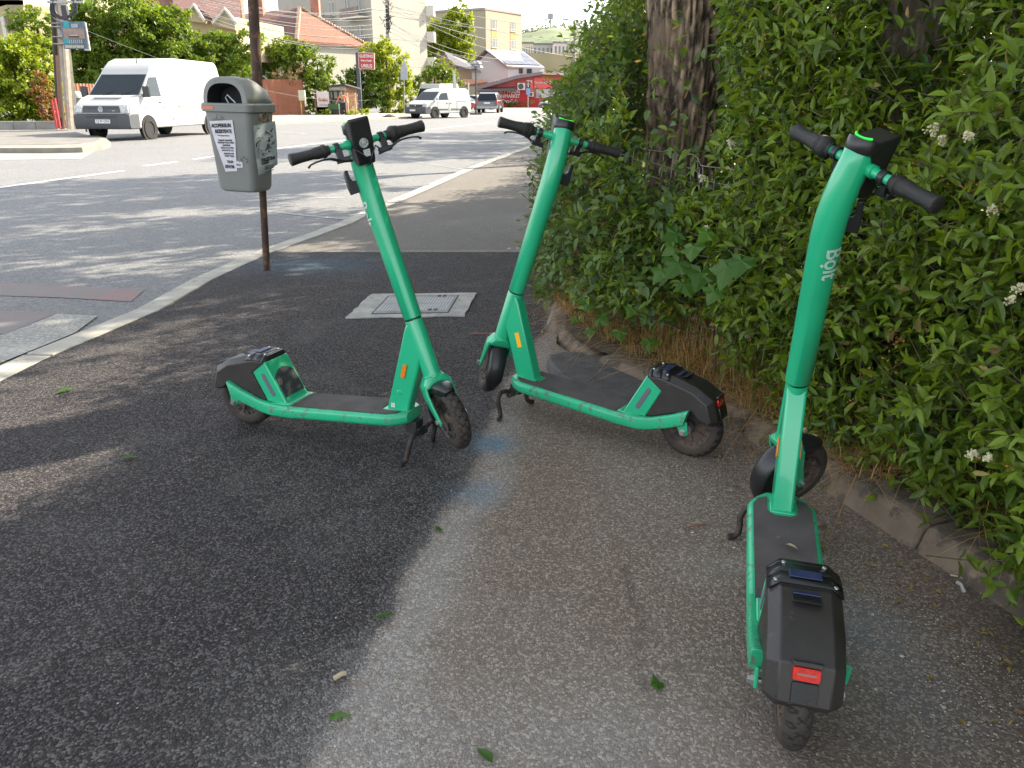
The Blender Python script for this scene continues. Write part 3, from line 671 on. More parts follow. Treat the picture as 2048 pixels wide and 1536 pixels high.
WPAINT = vcolmat('road_paint_white', lambda N, L, p, tc: paint(N, L, p, tc, amt=.52))
WPAINTN = vcolmat('crossing_paint', lambda N, L, p, tc: paint(N, L, p, tc, (.36, .345, .31), (.20, .195, .18), .62, 40))
WPAINT2 = vcolmat('road_paint_worn', lambda N, L, p, tc: paint(N, L, p, tc, (.42, .42, .42), (.17, .17, .17), .66))
RPAINT = vcolmat('road_paint_red', lambda N, L, p, tc: paint(N, L, p, tc, (.27, .125, .12), (.17, .155, .15), .68, 22))
CONC = M('pale_concrete', (.36, .34, .30), .85, var=.16, scale=5, bump=.35, bscale=90, wear=(.25, .235, .205), wscale=14, wamt=.40)
CONCB = M('brown_concrete', (.165, .125, .09), .9, var=.35, scale=5, bump=.5, bscale=60, wear=(.085, .068, .052), wscale=7, wamt=.5)
# earth under everything, out to the horizon
V = []; n = 40
me = MB(); me.add([(-900, -40, -.30), (900, -40, -.30), (900, 1600, -.30), (-900, 1600, -.30)], [(0, 1, 2, 3)])
tag(me.build('ground', M('dusty_ground', (.17, .16, .12), .9, var=.3, scale=.3), sm=0), kind='structure')
xs = np.linspace(-70, 40, 56); ys = np.concatenate([np.linspace(-3, 30, 67), np.linspace(31, 140, 55)])
kys = sorted(KIN, key=lambda q: q[1])
V = []; kl = interp_line(kys, ys); kl = np.where(ys > 62, 40, kl)
ROADX = [(np.linspace(-70, k-.14, 56)) for k in kl]
V = [(x, y, RZ) for X_, y in zip(ROADX, ys) for x in X_]; idx = np.arange(len(ys)*56).reshape(len(ys), 56)
F = np.stack([idx[:-1, :-1], idx[:-1, 1:], idx[1:, 1:], idx[1:, :-1]], -1).reshape(-1, 4)
tag(fast_mesh('road', V, F, ROAD), kind='structure')
# near kerb, stone by stone
def resample(line, step):
    out = [Vector((*line[0], 0))]; acc = 0
    for a, b in zip(line, line[1:]):
        a = Vector((*a, 0)); b = Vector((*b, 0)); L_ = (b-a).length; t = step-acc
        while t <= L_: out.append(a.lerp(b, t/L_)); t += step
        acc = (acc+L_) % step
    return out
kerb = empty('kerb'); tag(kerb, kind='structure')
kp = resample(KIN, .98)
for i in range(len(kp)-1):
    a, b = kp[i], kp[i+1]; t = (b-a).normalized(); nrm = Vector((-t.y, t.x, 0)); j = .006; L_ = (b-a).length
    if a.y > 45: break
    mb = MB(); w = .165; h = .004+.004*random.random()
    mb.add([a+t*j+nrm*.004, b-t*j+nrm*.004, b-t*j+nrm*w, a+t*j+nrm*w], [])
    q = [a+t*j+nrm*.003, b-t*j+nrm*.003, b-t*j+nrm*w, a+t*j+nrm*w]
    vs = [(p.x, p.y, RZ-.02) for p in q]+[(p.x, p.y, h) for p in q]
    MB().add(vs, [(0, 3, 2, 1), (4, 5, 6, 7), (0, 1, 5, 4), (1, 2, 6, 5), (2, 3, 7, 6), (3, 0, 4, 7)]).build('kerb_stone', CONC, kerb, sm=0, bev=.008)
# hedge kerb: broad brown concrete edging
hk = empty('hedge_kerb'); tag(hk, kind='structure')
hp_ = resample(HK[:17], .95)
def vnorm(i): t = (hp_[min(i+1, len(hp_)-1)]-hp_[max(i-1, 0)]).normalized(); return Vector((t.y, -t.x, 0))
for i in range(len(hp_)-1):
    a, b = hp_[i], hp_[i+1]; t = (b-a).normalized(); nrm = vnorm(i); nr2 = vnorm(i+1); j = .0004
    hgt = .088 if a.y < 3.6 else (.05 if a.y < 4.4 else .085)
    q = [a+t*j, b-t*j, b-t*j+nr2*.19, a+t*j+nrm*.19]
    jit = [random.uniform(-.004, .004) for _ in range(4)]
    vs = [(p.x, p.y, -.05) for p in q]+[(p.x+nrm.x*(.045 if k < 2 else 0), p.y+nrm.y*(.045 if k < 2 else 0), hgt+jit[k]) for k, p in enumerate(q)]
    MB().add(vs, [(0, 3, 2, 1), (4, 5, 6, 7), (0, 1, 5, 4), (1, 2, 6, 5), (2, 3, 7, 6), (3, 0, 4, 7)]).build('kerb_stone', CONCB if a.y < 4.4 else M('grey_kerb', (.20, .18, .155), .9, var=.3, bump=.5), hk, sm=0, bev=.026, seg=3)
# soil bed behind it
bed = sorted(HK[1:], key=lambda q: q[1]); V = []; F = []
for i, (x, y) in enumerate(bed):
    for k, off in enumerate((.14, .5, 1.2, 6, 60)): V.append((x+off, y, (.085, .11, .10, .05, .0)[k]))
    if i:
        for k in range(4): F.append(((i-1)*5+k, (i-1)*5+k+1, i*5+k+1, i*5+k))
tag(fast_mesh('soil_bed', V, F, M('dark_soil', (.06, .045, .03), .95, var=.4, scale=12, bump=.8)), kind='structure')
# slab of old tarmac lapping over the kerb behind the middle scooter
lp = [tuple(gp(a, b)[:2]) for a, b in ((1092, 742), (1090, 728), (1120, 718), (1160, 720), (1200, 738), (1262, 764), (1300, 790), (1330, 830), (1290, 850), (1180, 810), (1120, 775))]
n = len(lp); cx = sum(p[0] for p in lp)/n; cy_ = sum(p[1] for p in lp)/n
vs = [(x, y, .0) for x, y in lp]+[(cx+(x-cx)*.93, cy_+(y-cy_)*.93, .055+.006*math.sin(i*2.1)) for i, (x, y) in enumerate(lp)]
mb = MB().add(vs, [tuple(range(n))[::-1], tuple(range(n, 2*n))]+[(i, (i+1) % n, (i+1) % n+n, i+n) for i in range(n)])
tag(mb.build('tarmac_lump', M('lump_tarmac', (.085, .08, .078), .9, var=.3, scale=14, bump=.8, bscale=110), sm=40, bev=.012), 'grey worn slab of old tarmac behind the deck of the middle scooter', 'tarmac slab')
# joint line and service cover in the pavement
def flat_poly(name, pts, z, th, m, parent=None, **k):
    n = len(pts); vs = [(x, y, z) for x, y in pts]+[(x, y, z+th) for x, y in pts]
    return MB().add(vs, [tuple(range(n))[::-1], tuple(range(n, 2*n))]+[(i, (i+1) % n, (i+1) % n+n, i+n) for i in range(n)]).build(name, m, parent, sm=0, **k)
cv = empty('service_cover', (0, 0, 0)); tag(cv, 'rectangular metal service cover in a pale concrete surround', 'manhole cover')
c4 = [Vector(gp(a, b)) for a, b in ((692, 637), (928, 633), (952, 587), (742, 589))]
def bil(u, v): return c4[0].lerp(c4[1], u).lerp(c4[3].lerp(c4[2], u), v)
rng = random.Random(4); ring = []
for (u0, v0), (u1, v1) in (((0, 0), (1, 0)), ((1, 0), (1, 1)), ((1, 1), (0, 1)), ((0, 1), (0, 0))):
    for k in range(9): p = bil(u0+(u1-u0)*k/9, v0+(v1-v0)*k/9); ring.append((p.x+rng.uniform(-.008, .008), p.y+rng.uniform(-.010, .010)))
flat_poly('concrete_surround', ring, -.004, .0105, M('surround_concrete', (.36, .345, .32), .85, var=.18, scale=9, wear=(.22, .21, .195), wscale=20, wamt=.42, bump=.5), cv)
q4 = [bil(.20, .14), bil(.84, .14), bil(.84, .86), bil(.20, .86)]
flat_poly('cover_plate', [(p.x, p.y) for p in q4], .004, .0055, M('cover_metal', (.24, .25, .255), .6, metal=.1, var=.2, wear=(.33, .33, .33), wscale=12, wamt=.5), cv)
flat_poly('plate_gap', [(bil(a, b).x, bil(a, b).y) for a, b in ((.185, .11), (.855, .11), (.855, .89), (.185, .89))], .003, .0045, M('gap_dark', (.06, .06, .06), .9), cv)
def rb(u0, v0, u1, v1, z0, th, m, name):
    flat_poly(name, [(bil(a, b).x, bil(a, b).y) for a, b in ((u0, v0), (u1, v0), (u1, v1), (u0, v1))], z0, th, m, cv)
CM = MATS['cover_metal']
RIBM = M('rib_metal', (.40, .40, .39), .6)
for k in range(24): u = .225+k*.0252; rb(u, .22, u+.011, .78, .0092, .0026, RIBM, 'rib')
for v in (.17, .49, .80): rb(.22, v, .83, v+.03, .0092, .0030, CM, 'rib')
for u, v in ((.66, .19), (.71, .19), (.66, .80), (.71, .80)): rb(u, v, u+.03, v+.07, .0100, .0036, MATS['gap_dark'], 'lifting_hole')
# road markings
def strip(name, px, w, m, lift=.004, z=RZ, tri=None):
    pts = [gp(a, b, z) for a, b in px]; V = []; F = []
    for i, p in enumerate(pts):
        t = (pts[min(i+1, len(pts)-1)]-pts[max(i-1, 0)]).normalized(); nn = Vector((-t.y, t.x, 0))*w/2
        V += [(p.x-nn.x, p.y-nn.y, z+lift), (p.x+nn.x, p.y+nn.y, z+lift)]
    for i in range(len(pts)-1): F.append((2*i, 2*i+2, 2*i+3, 2*i+1))
    o = MB().add(V, F).build(name, m, sm=0); return tag(o, kind='structure')
strip('road_marking', [(-200, 405), (0, 375), (245, 342)], .15, WPAINT)
strip('road_marking', [(289, 332), (352, 324)], .15, WPAINT)
strip('road_marking', [(388, 318.5), (470, 307), (560, 296.5), (680, 282), (800, 266), (900, 254), (985, 245.5)], .15, WPAINT)
for px in (((667, 356), (917, 345)), ((667, 356), (745, 378)), ((811, 320), (1012, 313)), ((811, 320), (938, 341)), ((908, 300), (1050, 296)), ((908, 300), (1014, 315)), ((561, 426), (700, 440)), ((480, 402), (690, 395)), ((960, 283), (1040, 281)), ((960, 283), (1045, 296))):
    strip('bay_line', px, .09, WPAINT2)
for px in (((520, 237), (600, 246)), ((590, 243), (690, 250)), ((545, 262), (620, 268))): strip('bay_line', px, .14, WPAINT2)
def roadpoly(name, px, m, lift=.004):
    pts = [gp(a, b, RZ) for a, b in px]; o = MB().add([(p.x, p.y, RZ+lift) for p in pts], [tuple(range(len(pts)))]).build(name, m, sm=0); return tag(o, kind='structure')
roadpoly('red_band', [(-300, 566), (0, 566), (120, 572), (290, 580), (262, 604), (120, 596), (0, 592), (-300, 590)], RPAINT)
roadpoly('red_band', [(-200, 622), (0, 622), (112, 628), (12, 668), (-200, 690)], RPAINT)
roadpoly('crossing_stripe', [(-150, 712), (14, 669), (113, 630), (196, 634), (150, 668), (-150, 790)], WPAINTN, .008)
# ---------------------------------------------------------------- right side: hedge, trunks, fence, grass
LG_PRIVET = leafmat('privet_leaf', (.026, .070, .009), (.185, .275, .028), rough=.36)
LG_BROAD = leafmat('broad_leaf', (.035, .085, .028), (.125, .205, .055), rough=.45)
LG_FAR = leafmat('street_tree_leaf', (.035, .085, .012), (.15, .24, .028))
LG_MAPLE = leafmat('maple_leaf', (.030, .095, .014), (.095, .20, .028), rough=.42)
TWIG = M('green_brown_twig', (.10, .085, .045), .8, var=.3)
STRAW = leafmat('straw', (.36, .19, .065), (.56, .38, .16), trans=.2, rough=.7)
GRASS = leafmat('green_grass', (.07, .13, .03), (.20, .26, .08), trans=.3)
HP = [(1.98, .2), (1.80, .9), (1.66, 1.6), (1.50, 2.3), (1.30, 3.0), (1.02, 3.6), (.68, 4.3), (.52, 5.0), (.56, 6.0), (.82, 8), (1.2, 11), (1.7, 15), (2.6, 22), (3.6, 30), (5.6, 40), (9.5, 58)]
HPv = [Vector((x, y, 0)) for x, y in HP]
HS = [0]
for a, b in zip(HPv, HPv[1:]): HS.append(HS[-1]+(b-a).length)
def hedge_frame(s):
    """s array -> point, outward normal (arrays)"""
    xs = np.interp(s, HS, [p.x for p in HPv]); ys = np.interp(s, HS, [p.y for p in HPv])
    e = .15; x2 = np.interp(s+e, HS, [p.x for p in HPv]); y2 = np.interp(s+e, HS, [p.y for p in HPv]); x1 = np.interp(s-e, HS, [p.x for p in HPv]); y1 = np.interp(s-e, HS, [p.y for p in HPv])
    tx, ty = x2-x1, y2-y1; l = np.hypot(tx, ty)+1e-9
    return xs, ys, -ty/l, tx/l
def hedge_off(s, z):
    """how far the leaf face stands out towards the pavement"""
    b = .24*np.sin(PI*np.clip((z+.1)/1.9, 0, 1))+.16*(fbm(s, z, 1.6, 5)-.5)*2+.10*(fbm(s, z, 4.5, 6)-.5)*2
    b = b+.20*np.exp(-(z/.40)**2)*np.clip((3.25-s)/.5, 0, 1)+.16*np.exp(-(z/.5)**2)*np.clip((s-4.6)/.4, 0, 1)
    return b-.30*np.clip(z-1.15, 0, 3)*np.clip((s-3.2)/1.5, 0, 1)
def sprays(s, z, depth, nleaf, llen, lwid, tmpl, tbase, slen=.26, upb=.35, droop=.15):
    n = len(s); xs, ys, nx, ny = hedge_frame(s); off = hedge_off(s, z)-depth
    P0 = np.stack([xs+nx*off, ys+ny*off, z], 1)
    Dr = np.stack([nx, ny, np.zeros(n)], 1)*RNG.uniform(.3, 1.1, n)[:, None]+RNG.normal(size=(n, 3))*.55+np.array([0, 0, upb]); Dr /= np.linalg.norm(Dr, axis=1, keepdims=True)
    SL = slen*RNG.uniform(.5, 1.3, n); P0 = P0-Dr*SL[:, None]*.6
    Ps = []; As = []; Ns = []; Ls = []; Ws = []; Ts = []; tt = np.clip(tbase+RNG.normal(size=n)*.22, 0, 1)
    side = np.cross(Dr, RNG.normal(size=(n, 3))); side /= np.linalg.norm(side, axis=1, keepdims=True)+1e-9
    oth = np.cross(Dr, side)
    for k in range(nleaf):
        u = (k//2+1)/((nleaf+1)//2); sg = 1 if k % 2 else -1; w = side if (k//2) % 2 else oth
        A = w*sg*.95+Dr*(.45+.5*(u > .95))+np.array([0, 0, -droop])+RNG.normal(size=(n, 3))*.18
        if k == nleaf-1: A = Dr+RNG.normal(size=(n, 3))*.15
        N_ = Dr*.9+np.array([0, 0, .5])+RNG.normal(size=(n, 3))*.3
        Ps.append(P0+Dr*(SL*u)[:, None]); As.append(A); Ns.append(N_)
        f = RNG.uniform(.7, 1.2, n)*(1-.25*(u > .95)); Ls.append(llen*f); Ws.append(lwid*f*RNG.uniform(.85, 1.15, n)); Ts.append(np.clip(tt+.25*(u > .9)+RNG.normal(size=n)*.08, 0, 1))
    return [np.concatenate(q) for q in (Ps, As, Ns, Ls, Ws, Ts)], (P0, Dr, SL)
def s_of_y(y): return np.interp(y, [p.y for p in HPv], HS)
def ragged(n, y0, y1, z0, z1, lowcut=None):
    s = RNG.uniform(s_of_y(y0), s_of_y(y1), n); z = RNG.uniform(z0, z1, n)
    return s, z
def stems_mesh(P0, Dr, SL, r=.0016):
    n = len(P0); s1 = np.cross(Dr, np.array([.3, .2, .9])); s1 /= np.linalg.norm(s1, axis=1, keepdims=True)+1e-9; s2 = np.cross(Dr, s1)
    V = []
    for base, rr in ((P0-Dr*.05, r*1.3), (P0+Dr*SL[:, None], r*.7)):
        for a in (0, 2.1, 4.2): V.append(base+(s1*math.cos(a)+s2*math.sin(a))*rr)
    V = np.stack(V, 1).reshape(-1, 3); o = (np.arange(n)*6)[:, None, None]
    F = (np.array([(0, 1, 4, 3), (1, 2, 5, 4), (2, 0, 3, 5)])[None]+o).reshape(-1, 4)
    return V, F
def make_leaf_pieces(parent, data, tmpl, mat, count, tag_name='leaf', cam_only=True):
    """the leaves that show largest become parts of their own; returns the mask of the others"""
    P, A, Nn, L_, W, T = data; C = np.array([0, 0, CAMH]); v = P-C
    zc = v[:, 1]*_c-v[:, 2]*_s; px = 1024+FPX*v[:, 0]/np.maximum(zc, .1); py = 768-FPX*(v[:, 1]*_s+v[:, 2]*_c)/np.maximum(zc, .1)
    vis = (zc > .3) & (px > 10) & (px < 2038) & (py > 10) & (py < 1500)
    score = np.where(vis, L_/np.maximum(zc, .2), 0)*RNG.uniform(.8, 1.2, len(P)); outw = P[:, 0]
    pick = np.argsort(-score)[:count]; base = []
    for k in range(5):
        v_, f_, t_ = leaf_geo(np.zeros((1, 3)), np.array([[1., 0, 0]]), np.array([[0, 0, 1.]]), np.array([1.]), np.array([1.]), tmpl, np.array([.1+.2*k]))
        me = D.meshes.new('leaf'); me.from_pydata(v_.tolist(), [], f_.tolist()); me.materials.append(mat)
        a = me.attributes.new('tint', 'FLOAT', 'POINT'); a.data.foreach_set('value', t_.astype(np.float32)); base.append(me)
    for i in pick:
        a = A[i]/np.linalg.norm(A[i]); b = np.cross(Nn[i], a); b /= np.linalg.norm(b)+1e-9; c = np.cross(a, b)
        o = D.objects.new('leaf', base[int(min(4, T[i]*5))]); COL.objects.link(o); o.parent = parent
        o.matrix_basis = Matrix(((a[0]*L_[i], b[0]*W[i], c[0]*L_[i], P[i][0]), (a[1]*L_[i], b[1]*W[i], c[1]*L_[i], P[i][1]), (a[2]*L_[i], b[2]*W[i], c[2]*L_[i], P[i][2]), (0, 0, 0, 1)))
    m = np.ones(len(P), bool); m[pick] = False; return m
def clear_view(P):
    """True where a leaf stays: the growth is open in front of the two trunks and round the fence top"""
    v = P-np.array([0, 0, CAMH]); zc = v[:, 1]*_c-v[:, 2]*_s; zc = np.maximum(zc, .05); px = 1024+FPX*v[:, 0]/zc; py = 768-FPX*(v[:, 1]*_s+v[:, 2]*_c)/zc
    w = 16*(fbm(px/60+50, py/60+50, 1, 4)-.5)*2; r_ = RNG.uniform(0, 1, len(P)); k = np.ones(len(P), bool)
    t1_ = (px > 1250+w) & (px < 1446+w) & (P[:, 1] < 4.95); k &= ~(t1_ & (py < 270+3*w) & (r_ < .985)); k &= ~(t1_ & (py >= 270+3*w) & (py < 350+2*w) & (r_ < .92)); k &= ~((px > 1240) & (px < 1480+w) & (py > 285) & (py < 395+2*w) & (P[:, 1] < 4.7) & (r_ < .72))
    k &= ~((px > 1768+w) & (px < 1893+w) & (py < 120+w) & (P[:, 1] < 3.95) & (r_ < .95)); k &= ~((px > 1775) & (px < 1850) & (py < 240) & (P[:, 1] < 3.95) & (r_ < .35))
    k &= ~((px > 1300) & (px < 1440) & (py > 575) & (py < 720) & (P[:, 1] < 4.5) & (r_ < .6))
    return k
def foliage(parent, groups, mat, tmpl, pieces=0, stems=True, name='foliage'):
    """groups: list of (data, stems)"""
    data = [np.concatenate([g[0][k] for g in groups]) for k in range(6)]
    kv_ = clear_view(data[0]); data = [q[kv_] for q in data]
    m = make_leaf_pieces(parent, data, tmpl, mat, pieces) if pieces else np.ones(len(data[0]), bool)
    v, f, t = leaf_geo(data[0][m], data[1][m], data[2][m], data[3][m], data[4][m], tmpl, data[5][m])
    o = fast_mesh(name, v, f, mat, tint=t, parent=parent); tag(o, kind='stuff')
    if stems:
        P0 = np.concatenate([g[1][0] for g in groups]); kq = clear_view(P0) & clear_view(P0+np.concatenate([g[1][1] for g in groups])*.2); Dr = np.concatenate([g[1][1] for g in groups]); SL = np.concatenate([g[1][2] for g in groups])
        V, F = stems_mesh(P0[kq], Dr[kq], SL[kq]); tag(fast_mesh('twigs', V, F, TWIG, parent=parent), kind='stuff')
    return data
def zkeep(s, z, y):
    """thin the low part of the hedge where dry grass shows"""
    lo = np.interp(y, [.5, 1.6, 2.2, 2.8, 3.2, 3.7, 4.3, 5.0, 6], [.02, .02, .02, .06, .14, .30, .24, .08, .03]); lo2 = lo+.22*(fbm(s, s*0, 2.5, 8)-.5)
    return z > lo2
# privet hedge, near part
privet = empty('privet_hedge', tag_ := (0, 0, 0)); tag(privet, 'dense dark green privet hedge with narrow leaves and white flower heads behind the right scooter', 'hedge')
gs = []
for n, d0, d1, tb in ((2600, -.05, .10, .62), (2600, .08, .28, .42), (1900, .25, .6, .25)):  # tint falls with depth: inner shade put into the leaf colour
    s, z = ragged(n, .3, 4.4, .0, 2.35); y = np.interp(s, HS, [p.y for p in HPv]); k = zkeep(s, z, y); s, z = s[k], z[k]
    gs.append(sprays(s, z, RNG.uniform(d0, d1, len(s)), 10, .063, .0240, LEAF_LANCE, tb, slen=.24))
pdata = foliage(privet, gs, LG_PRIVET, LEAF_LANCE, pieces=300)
# broadleaf shrub: left end, rounder leaves
broad = empty('broadleaf_shrub'); tag(broad, 'bluish green shrub with broad oval leaves spilling over the kerb beside the middle scooter', 'shrub')
gs = []
for n, d0, d1, tb in ((1150, -.10, .08, .6), (1000, .05, .25, .4), (600, .2, .55, .25)):  # deeper layers tinted darker, shade put into their colour
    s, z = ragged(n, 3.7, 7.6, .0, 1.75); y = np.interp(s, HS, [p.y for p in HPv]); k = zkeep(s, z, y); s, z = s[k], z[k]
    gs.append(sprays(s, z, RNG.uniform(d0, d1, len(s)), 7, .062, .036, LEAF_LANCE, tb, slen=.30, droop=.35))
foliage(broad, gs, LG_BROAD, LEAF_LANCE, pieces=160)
# tall scrub above it, smaller light green leaves
scrub = empty('tall_scrub'); tag(scrub, 'tall light green scrub left of the big trunk, with twigs reaching over the pavement', 'shrub')
gs = []
for n, d0, d1, tb in ((1900, -.12, .15, .75), (1500, .1, .5, .5), (900, .4, .9, .35)):  # inner leaves coloured darker for the shade inside the scrub
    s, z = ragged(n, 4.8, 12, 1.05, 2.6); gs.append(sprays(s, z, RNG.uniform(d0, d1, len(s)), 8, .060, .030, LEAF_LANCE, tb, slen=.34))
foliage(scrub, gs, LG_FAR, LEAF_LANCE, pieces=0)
# mass behind the face, shade put into its dark tints: second row further back
def back_row(name, label, y0, y1, n, dd, zmax, tb, size=.075):
    o = empty(name); tag(o, label, 'shrub'); s, z = ragged(n, y0, y1, .05, zmax); g = sprays(s, z, RNG.uniform(*dd, n), 7, size, size*.45, LEAF_RHOMB, tb, slen=.4); foliage(o, [g], LG_FAR, LEAF_RHOMB, stems=False)
back_row('back_shrub', 'deep green growth behind the privet face at the far right', .0, 4.6, 5200, (.5, 1.4), 4.1, .35)  # tinted dark; height raised out of view to block the sun
back_row('back_shrub', 'added growth behind the right part of the hedge, blocking low sun', -.5, 4.4, 3600, (1.3, 2.8), 2.6, .4, .11)  # row added to stop sun leaking through the hedge
back_row('back_shrub', 'added bushes beyond the hedge, keeping low sun off the near pavement', 1.5, 7, 3600, (2.8, 4.3), 4.7, .45, .13)  # row added beyond the hedge to shade the near pavement
back_row('back_shrub', 'sunlit yellow green growth behind the big trunk', 4.0, 9, 3600, (.7, 2.0), 3.3, .7)
hedge2 = empty('pavement_hedge'); tag(hedge2, 'long green hedge running along the pavement towards the market', 'hedge')
gs = []
for y0, y1, n, sz, zm in ((7.2, 14, 3400, .085, 2.4), (13.5, 19, 1000, .11, 1.45), (19, 32, 3100, .13, 3.0), (32, 57, 2600, .22, 3.6)):
    s, z = ragged(n, y0, y1, .05, zm); gs.append(sprays(s, z, RNG.uniform(-.1, .7, n), 7, sz, sz*.5, LEAF_RHOMB, .55, slen=.3*sz/.06))
foliage(hedge2, gs, LG_FAR, LEAF_RHOMB, stems=False)
# withered florets and brown leaves caught in the hedge
FLOR = leafmat('withered_floret', (.16, .07, .015), (.42, .22, .05), .2, .7)
nq = 150; s_, z_ = ragged(nq, .4, 5.2, .25, 1.9); xs_, ys_, nx_, ny_ = hedge_frame(s_); of_ = hedge_off(s_, z_)+RNG.uniform(-.02, .14, nq); C0 = np.stack([xs_+nx_*of_, ys_+ny_*of_, z_], 1); C0 = C0[clear_view(C0)]; nq = len(C0)
P0_ = np.repeat(C0, 16, 0)+RNG.normal(size=(nq*16, 3))*.016; m0 = len(P0_); v, f, t = leaf_geo(P0_, rnd_dirs(m0), rnd_dirs(m0), RNG.uniform(.006, .013, m0), RNG.uniform(.004, .008, m0), LEAF_RHOMB, RNG.uniform(0, 1, m0)); tag(fast_mesh('withered_florets', v, f, FLOR, tint=t, parent=privet), kind='stuff')
nq = 260; s_, z_ = ragged(nq, .4, 6, .1, 2.0); xs_, ys_, nx_, ny_ = hedge_frame(s_); of_ = hedge_off(s_, z_)+RNG.uniform(-.05, .12, nq); P0_ = np.stack([xs_+nx_*of_, ys_+ny_*of_, z_], 1); v, f, t = leaf_geo(P0_, rnd_dirs(nq), rnd_dirs(nq), RNG.uniform(.03, .05, nq), RNG.uniform(.012, .022, nq), LEAF_LANCE, RNG.uniform(0, 1, nq)); tag(fast_mesh('dead_leaves', v, f, leafmat('dead_leaf_brown', (.13, .07, .03), (.30, .24, .07), .25, .6), tint=t, parent=privet), kind='stuff')
# flower heads
FLW = M('cream_petals', (.58, .54, .34), .7, var=.2, scale=200)
def flower(px, py, Y, size=.05):
    c = at(px, py, Y); c = Vector(c); mb = MB(); rg = random.Random(px)
    ax = Vector((-.5+rg.random()*.5, -.5, .25)).normalized(); s1 = ax.orthogonal().normalized(); s2 = ax.cross(s1)
    for k in range(46):
        u = rg.random(); r_ = size*.55*(1-u*.75)*math.sqrt(rg.random()); a = rg.random()*6.28; p = c+ax*(u*size*1.5-size*.5)+(s1*math.cos(a)+s2*math.sin(a))*r_
        q = .0036+.0022*rg.random(); n1 = Vector((rg.gauss(0, 1), rg.gauss(0, 1), rg.gauss(0, 1))).normalized(); t1 = n1.orthogonal().normalized()*q; t2 = n1.cross(t1)
        mb.add([p+t1, p+t2, p-t1, p-t2, p+n1*q*.7, p-n1*q*.7], [(0, 1, 4), (1, 2, 4), (2, 3, 4), (3, 0, 4), (1, 0, 5), (2, 1, 5), (3, 2, 5), (0, 3, 5)])
    return mb.build('flower_head', FLW, privet, sm=0)
def face_Y(px, py, out=.06):
    """distance at which a sight line reaches the hedge face"""
    for i in range(400):
        Y = .8+i*.02; p = at(px, py, Y); s = s_of_y(Y); xs, ys, nx, ny = hedge_frame(np.array([s])); o = hedge_off(np.array([s]), np.array([max(p.z, .02)]))[0]
        if p.x > xs[0]+nx[0]*(o+out): return Y
    return 4
for fx, fy, sz in ((1862, 262, .040), (1886, 280, .03), (1935, 272, .025), (1405, 357, .036), (1412, 458, .036), (1424, 526, .03), (1462, 287, .035), (1468, 760, .035), (1480, 828, .035), (1612, 862, .035), (1628, 874, .028), (1945, 908, .038), (1975, 915, .028), (2035, 578, .035), (2020, 600, .03), (1985, 420, .03)):
    flower(fx, fy, face_Y(fx, fy, .09), sz)
# maple seedlings hanging over the fence
mp = empty('maple_seedling'); tag(mp, 'maple seedling with large lobed leaves low beside the deck of the middle scooter', 'sapling')
mp2 = empty('maple_seedling'); tag(mp2, 'maple seedling with large lobed leaves at mid height on the wire fence', 'sapling')
def maple(parent, spots, size=.11):
    rows = []
    for px, py, k in spots:
        Y = face_Y(px, max(py, 5), .17)-.07; p = at(px, py, Y); rows.append((p, k))
    P = np.array([tuple(r_[0]) for r_ in rows]); n = len(P)
    A = np.stack([RNG.normal(size=n)*.6-.25, -.5+RNG.normal(size=n)*.25, -.65+RNG.normal(size=n)*.25], 1); Nn = np.stack([RNG.normal(size=n)*.3-.2, -.75+RNG.normal(size=n)*.2, .6+RNG.normal(size=n)*.2], 1)
    L_ = size*np.array([r_[1] for r_ in rows]); P = P-A/np.linalg.norm(A, axis=1, keepdims=True)*L_[:, None]*.5
    make_leaf_pieces(parent, [P, A, Nn, L_, L_*1.0, RNG.uniform(.2, .95, n)], LEAF_MAPLE, LG_MAPLE, n)
    c = P.mean(0)+np.array([.12, .12, -.05]); mb = MB()
    for p in P:
        p = Vector(p); m_ = p.lerp(Vector(c), .5)+Vector((0, 0, .03)); mb.tube([Vector(c), m_, p], [.004, .0025, .0014], 5)
    mb.tube([Vector(c), Vector((c[0]+.05, c[1]+.1, .08))], .005, 6)
    mb.build('stem', TWIG, parent, sm=60)
maple(mp, [(1175, 610, .8), (1205, 640, 1), (1240, 668, 1.1), (1180, 665, .9), (1262, 622, .9), (1225, 715, 1), (1290, 640, .8), (1300, 690, 1), (1205, 690, .8), (1150, 640, .7), (1252, 700, .9), (1160, 600, .6), (1275, 735, .7)], .105)
maple(mp2, [(1345, 470, 1), (1385, 500, 1.1), (1350, 535, 1.2), (1400, 555, 1.2), (1450, 545, 1.3), (1480, 530, 1), (1318, 548, 1), (1372, 575, .9), (1425, 590, .8), (1340, 500, .8), (1410, 470, .8)], .125)
# grasses
def blades(n, cx, spread, h, mat, name, label, cat, lean=.5, w=.0035, base=None, top=True, parent=None):
    P = base; n = len(P); ang = RNG.uniform(0, 2*PI, n); ln = h*RNG.uniform(.45, 1.2, n); le = lean*RNG.uniform(.2, 1.5, n)
    dx = np.stack([np.cos(ang), np.sin(ang), np.zeros(n)], 1); sd_ = np.stack([-np.sin(ang), np.cos(ang), np.zeros(n)], 1); V = []
    for i, u in enumerate((0, .35, .7, 1)):
        c = P+dx*(ln*le*u*u)[:, None]+np.array([0, 0, 1.])*(ln*(u-.42*le*u*u))[:, None]; ww = w*(1-u*.9)
        V += [c-sd_*ww, c+sd_*ww]
    V = np.stack(V, 1).reshape(-1, 3); o = (np.arange(n)*8)[:, None, None]
    F = (np.array([(0, 1, 3, 2), (2, 3, 5, 4), (4, 5, 7, 6)])[None]+o).reshape(-1, 4); V[:, 2] = np.maximum(V[:, 2], .012)
    ob = fast_mesh(name, V, F, mat, tint=np.repeat(RNG.uniform(0, 1, n), 8), parent=parent); ob['kind'] = 'stuff'
    return tag(ob, label, cat)
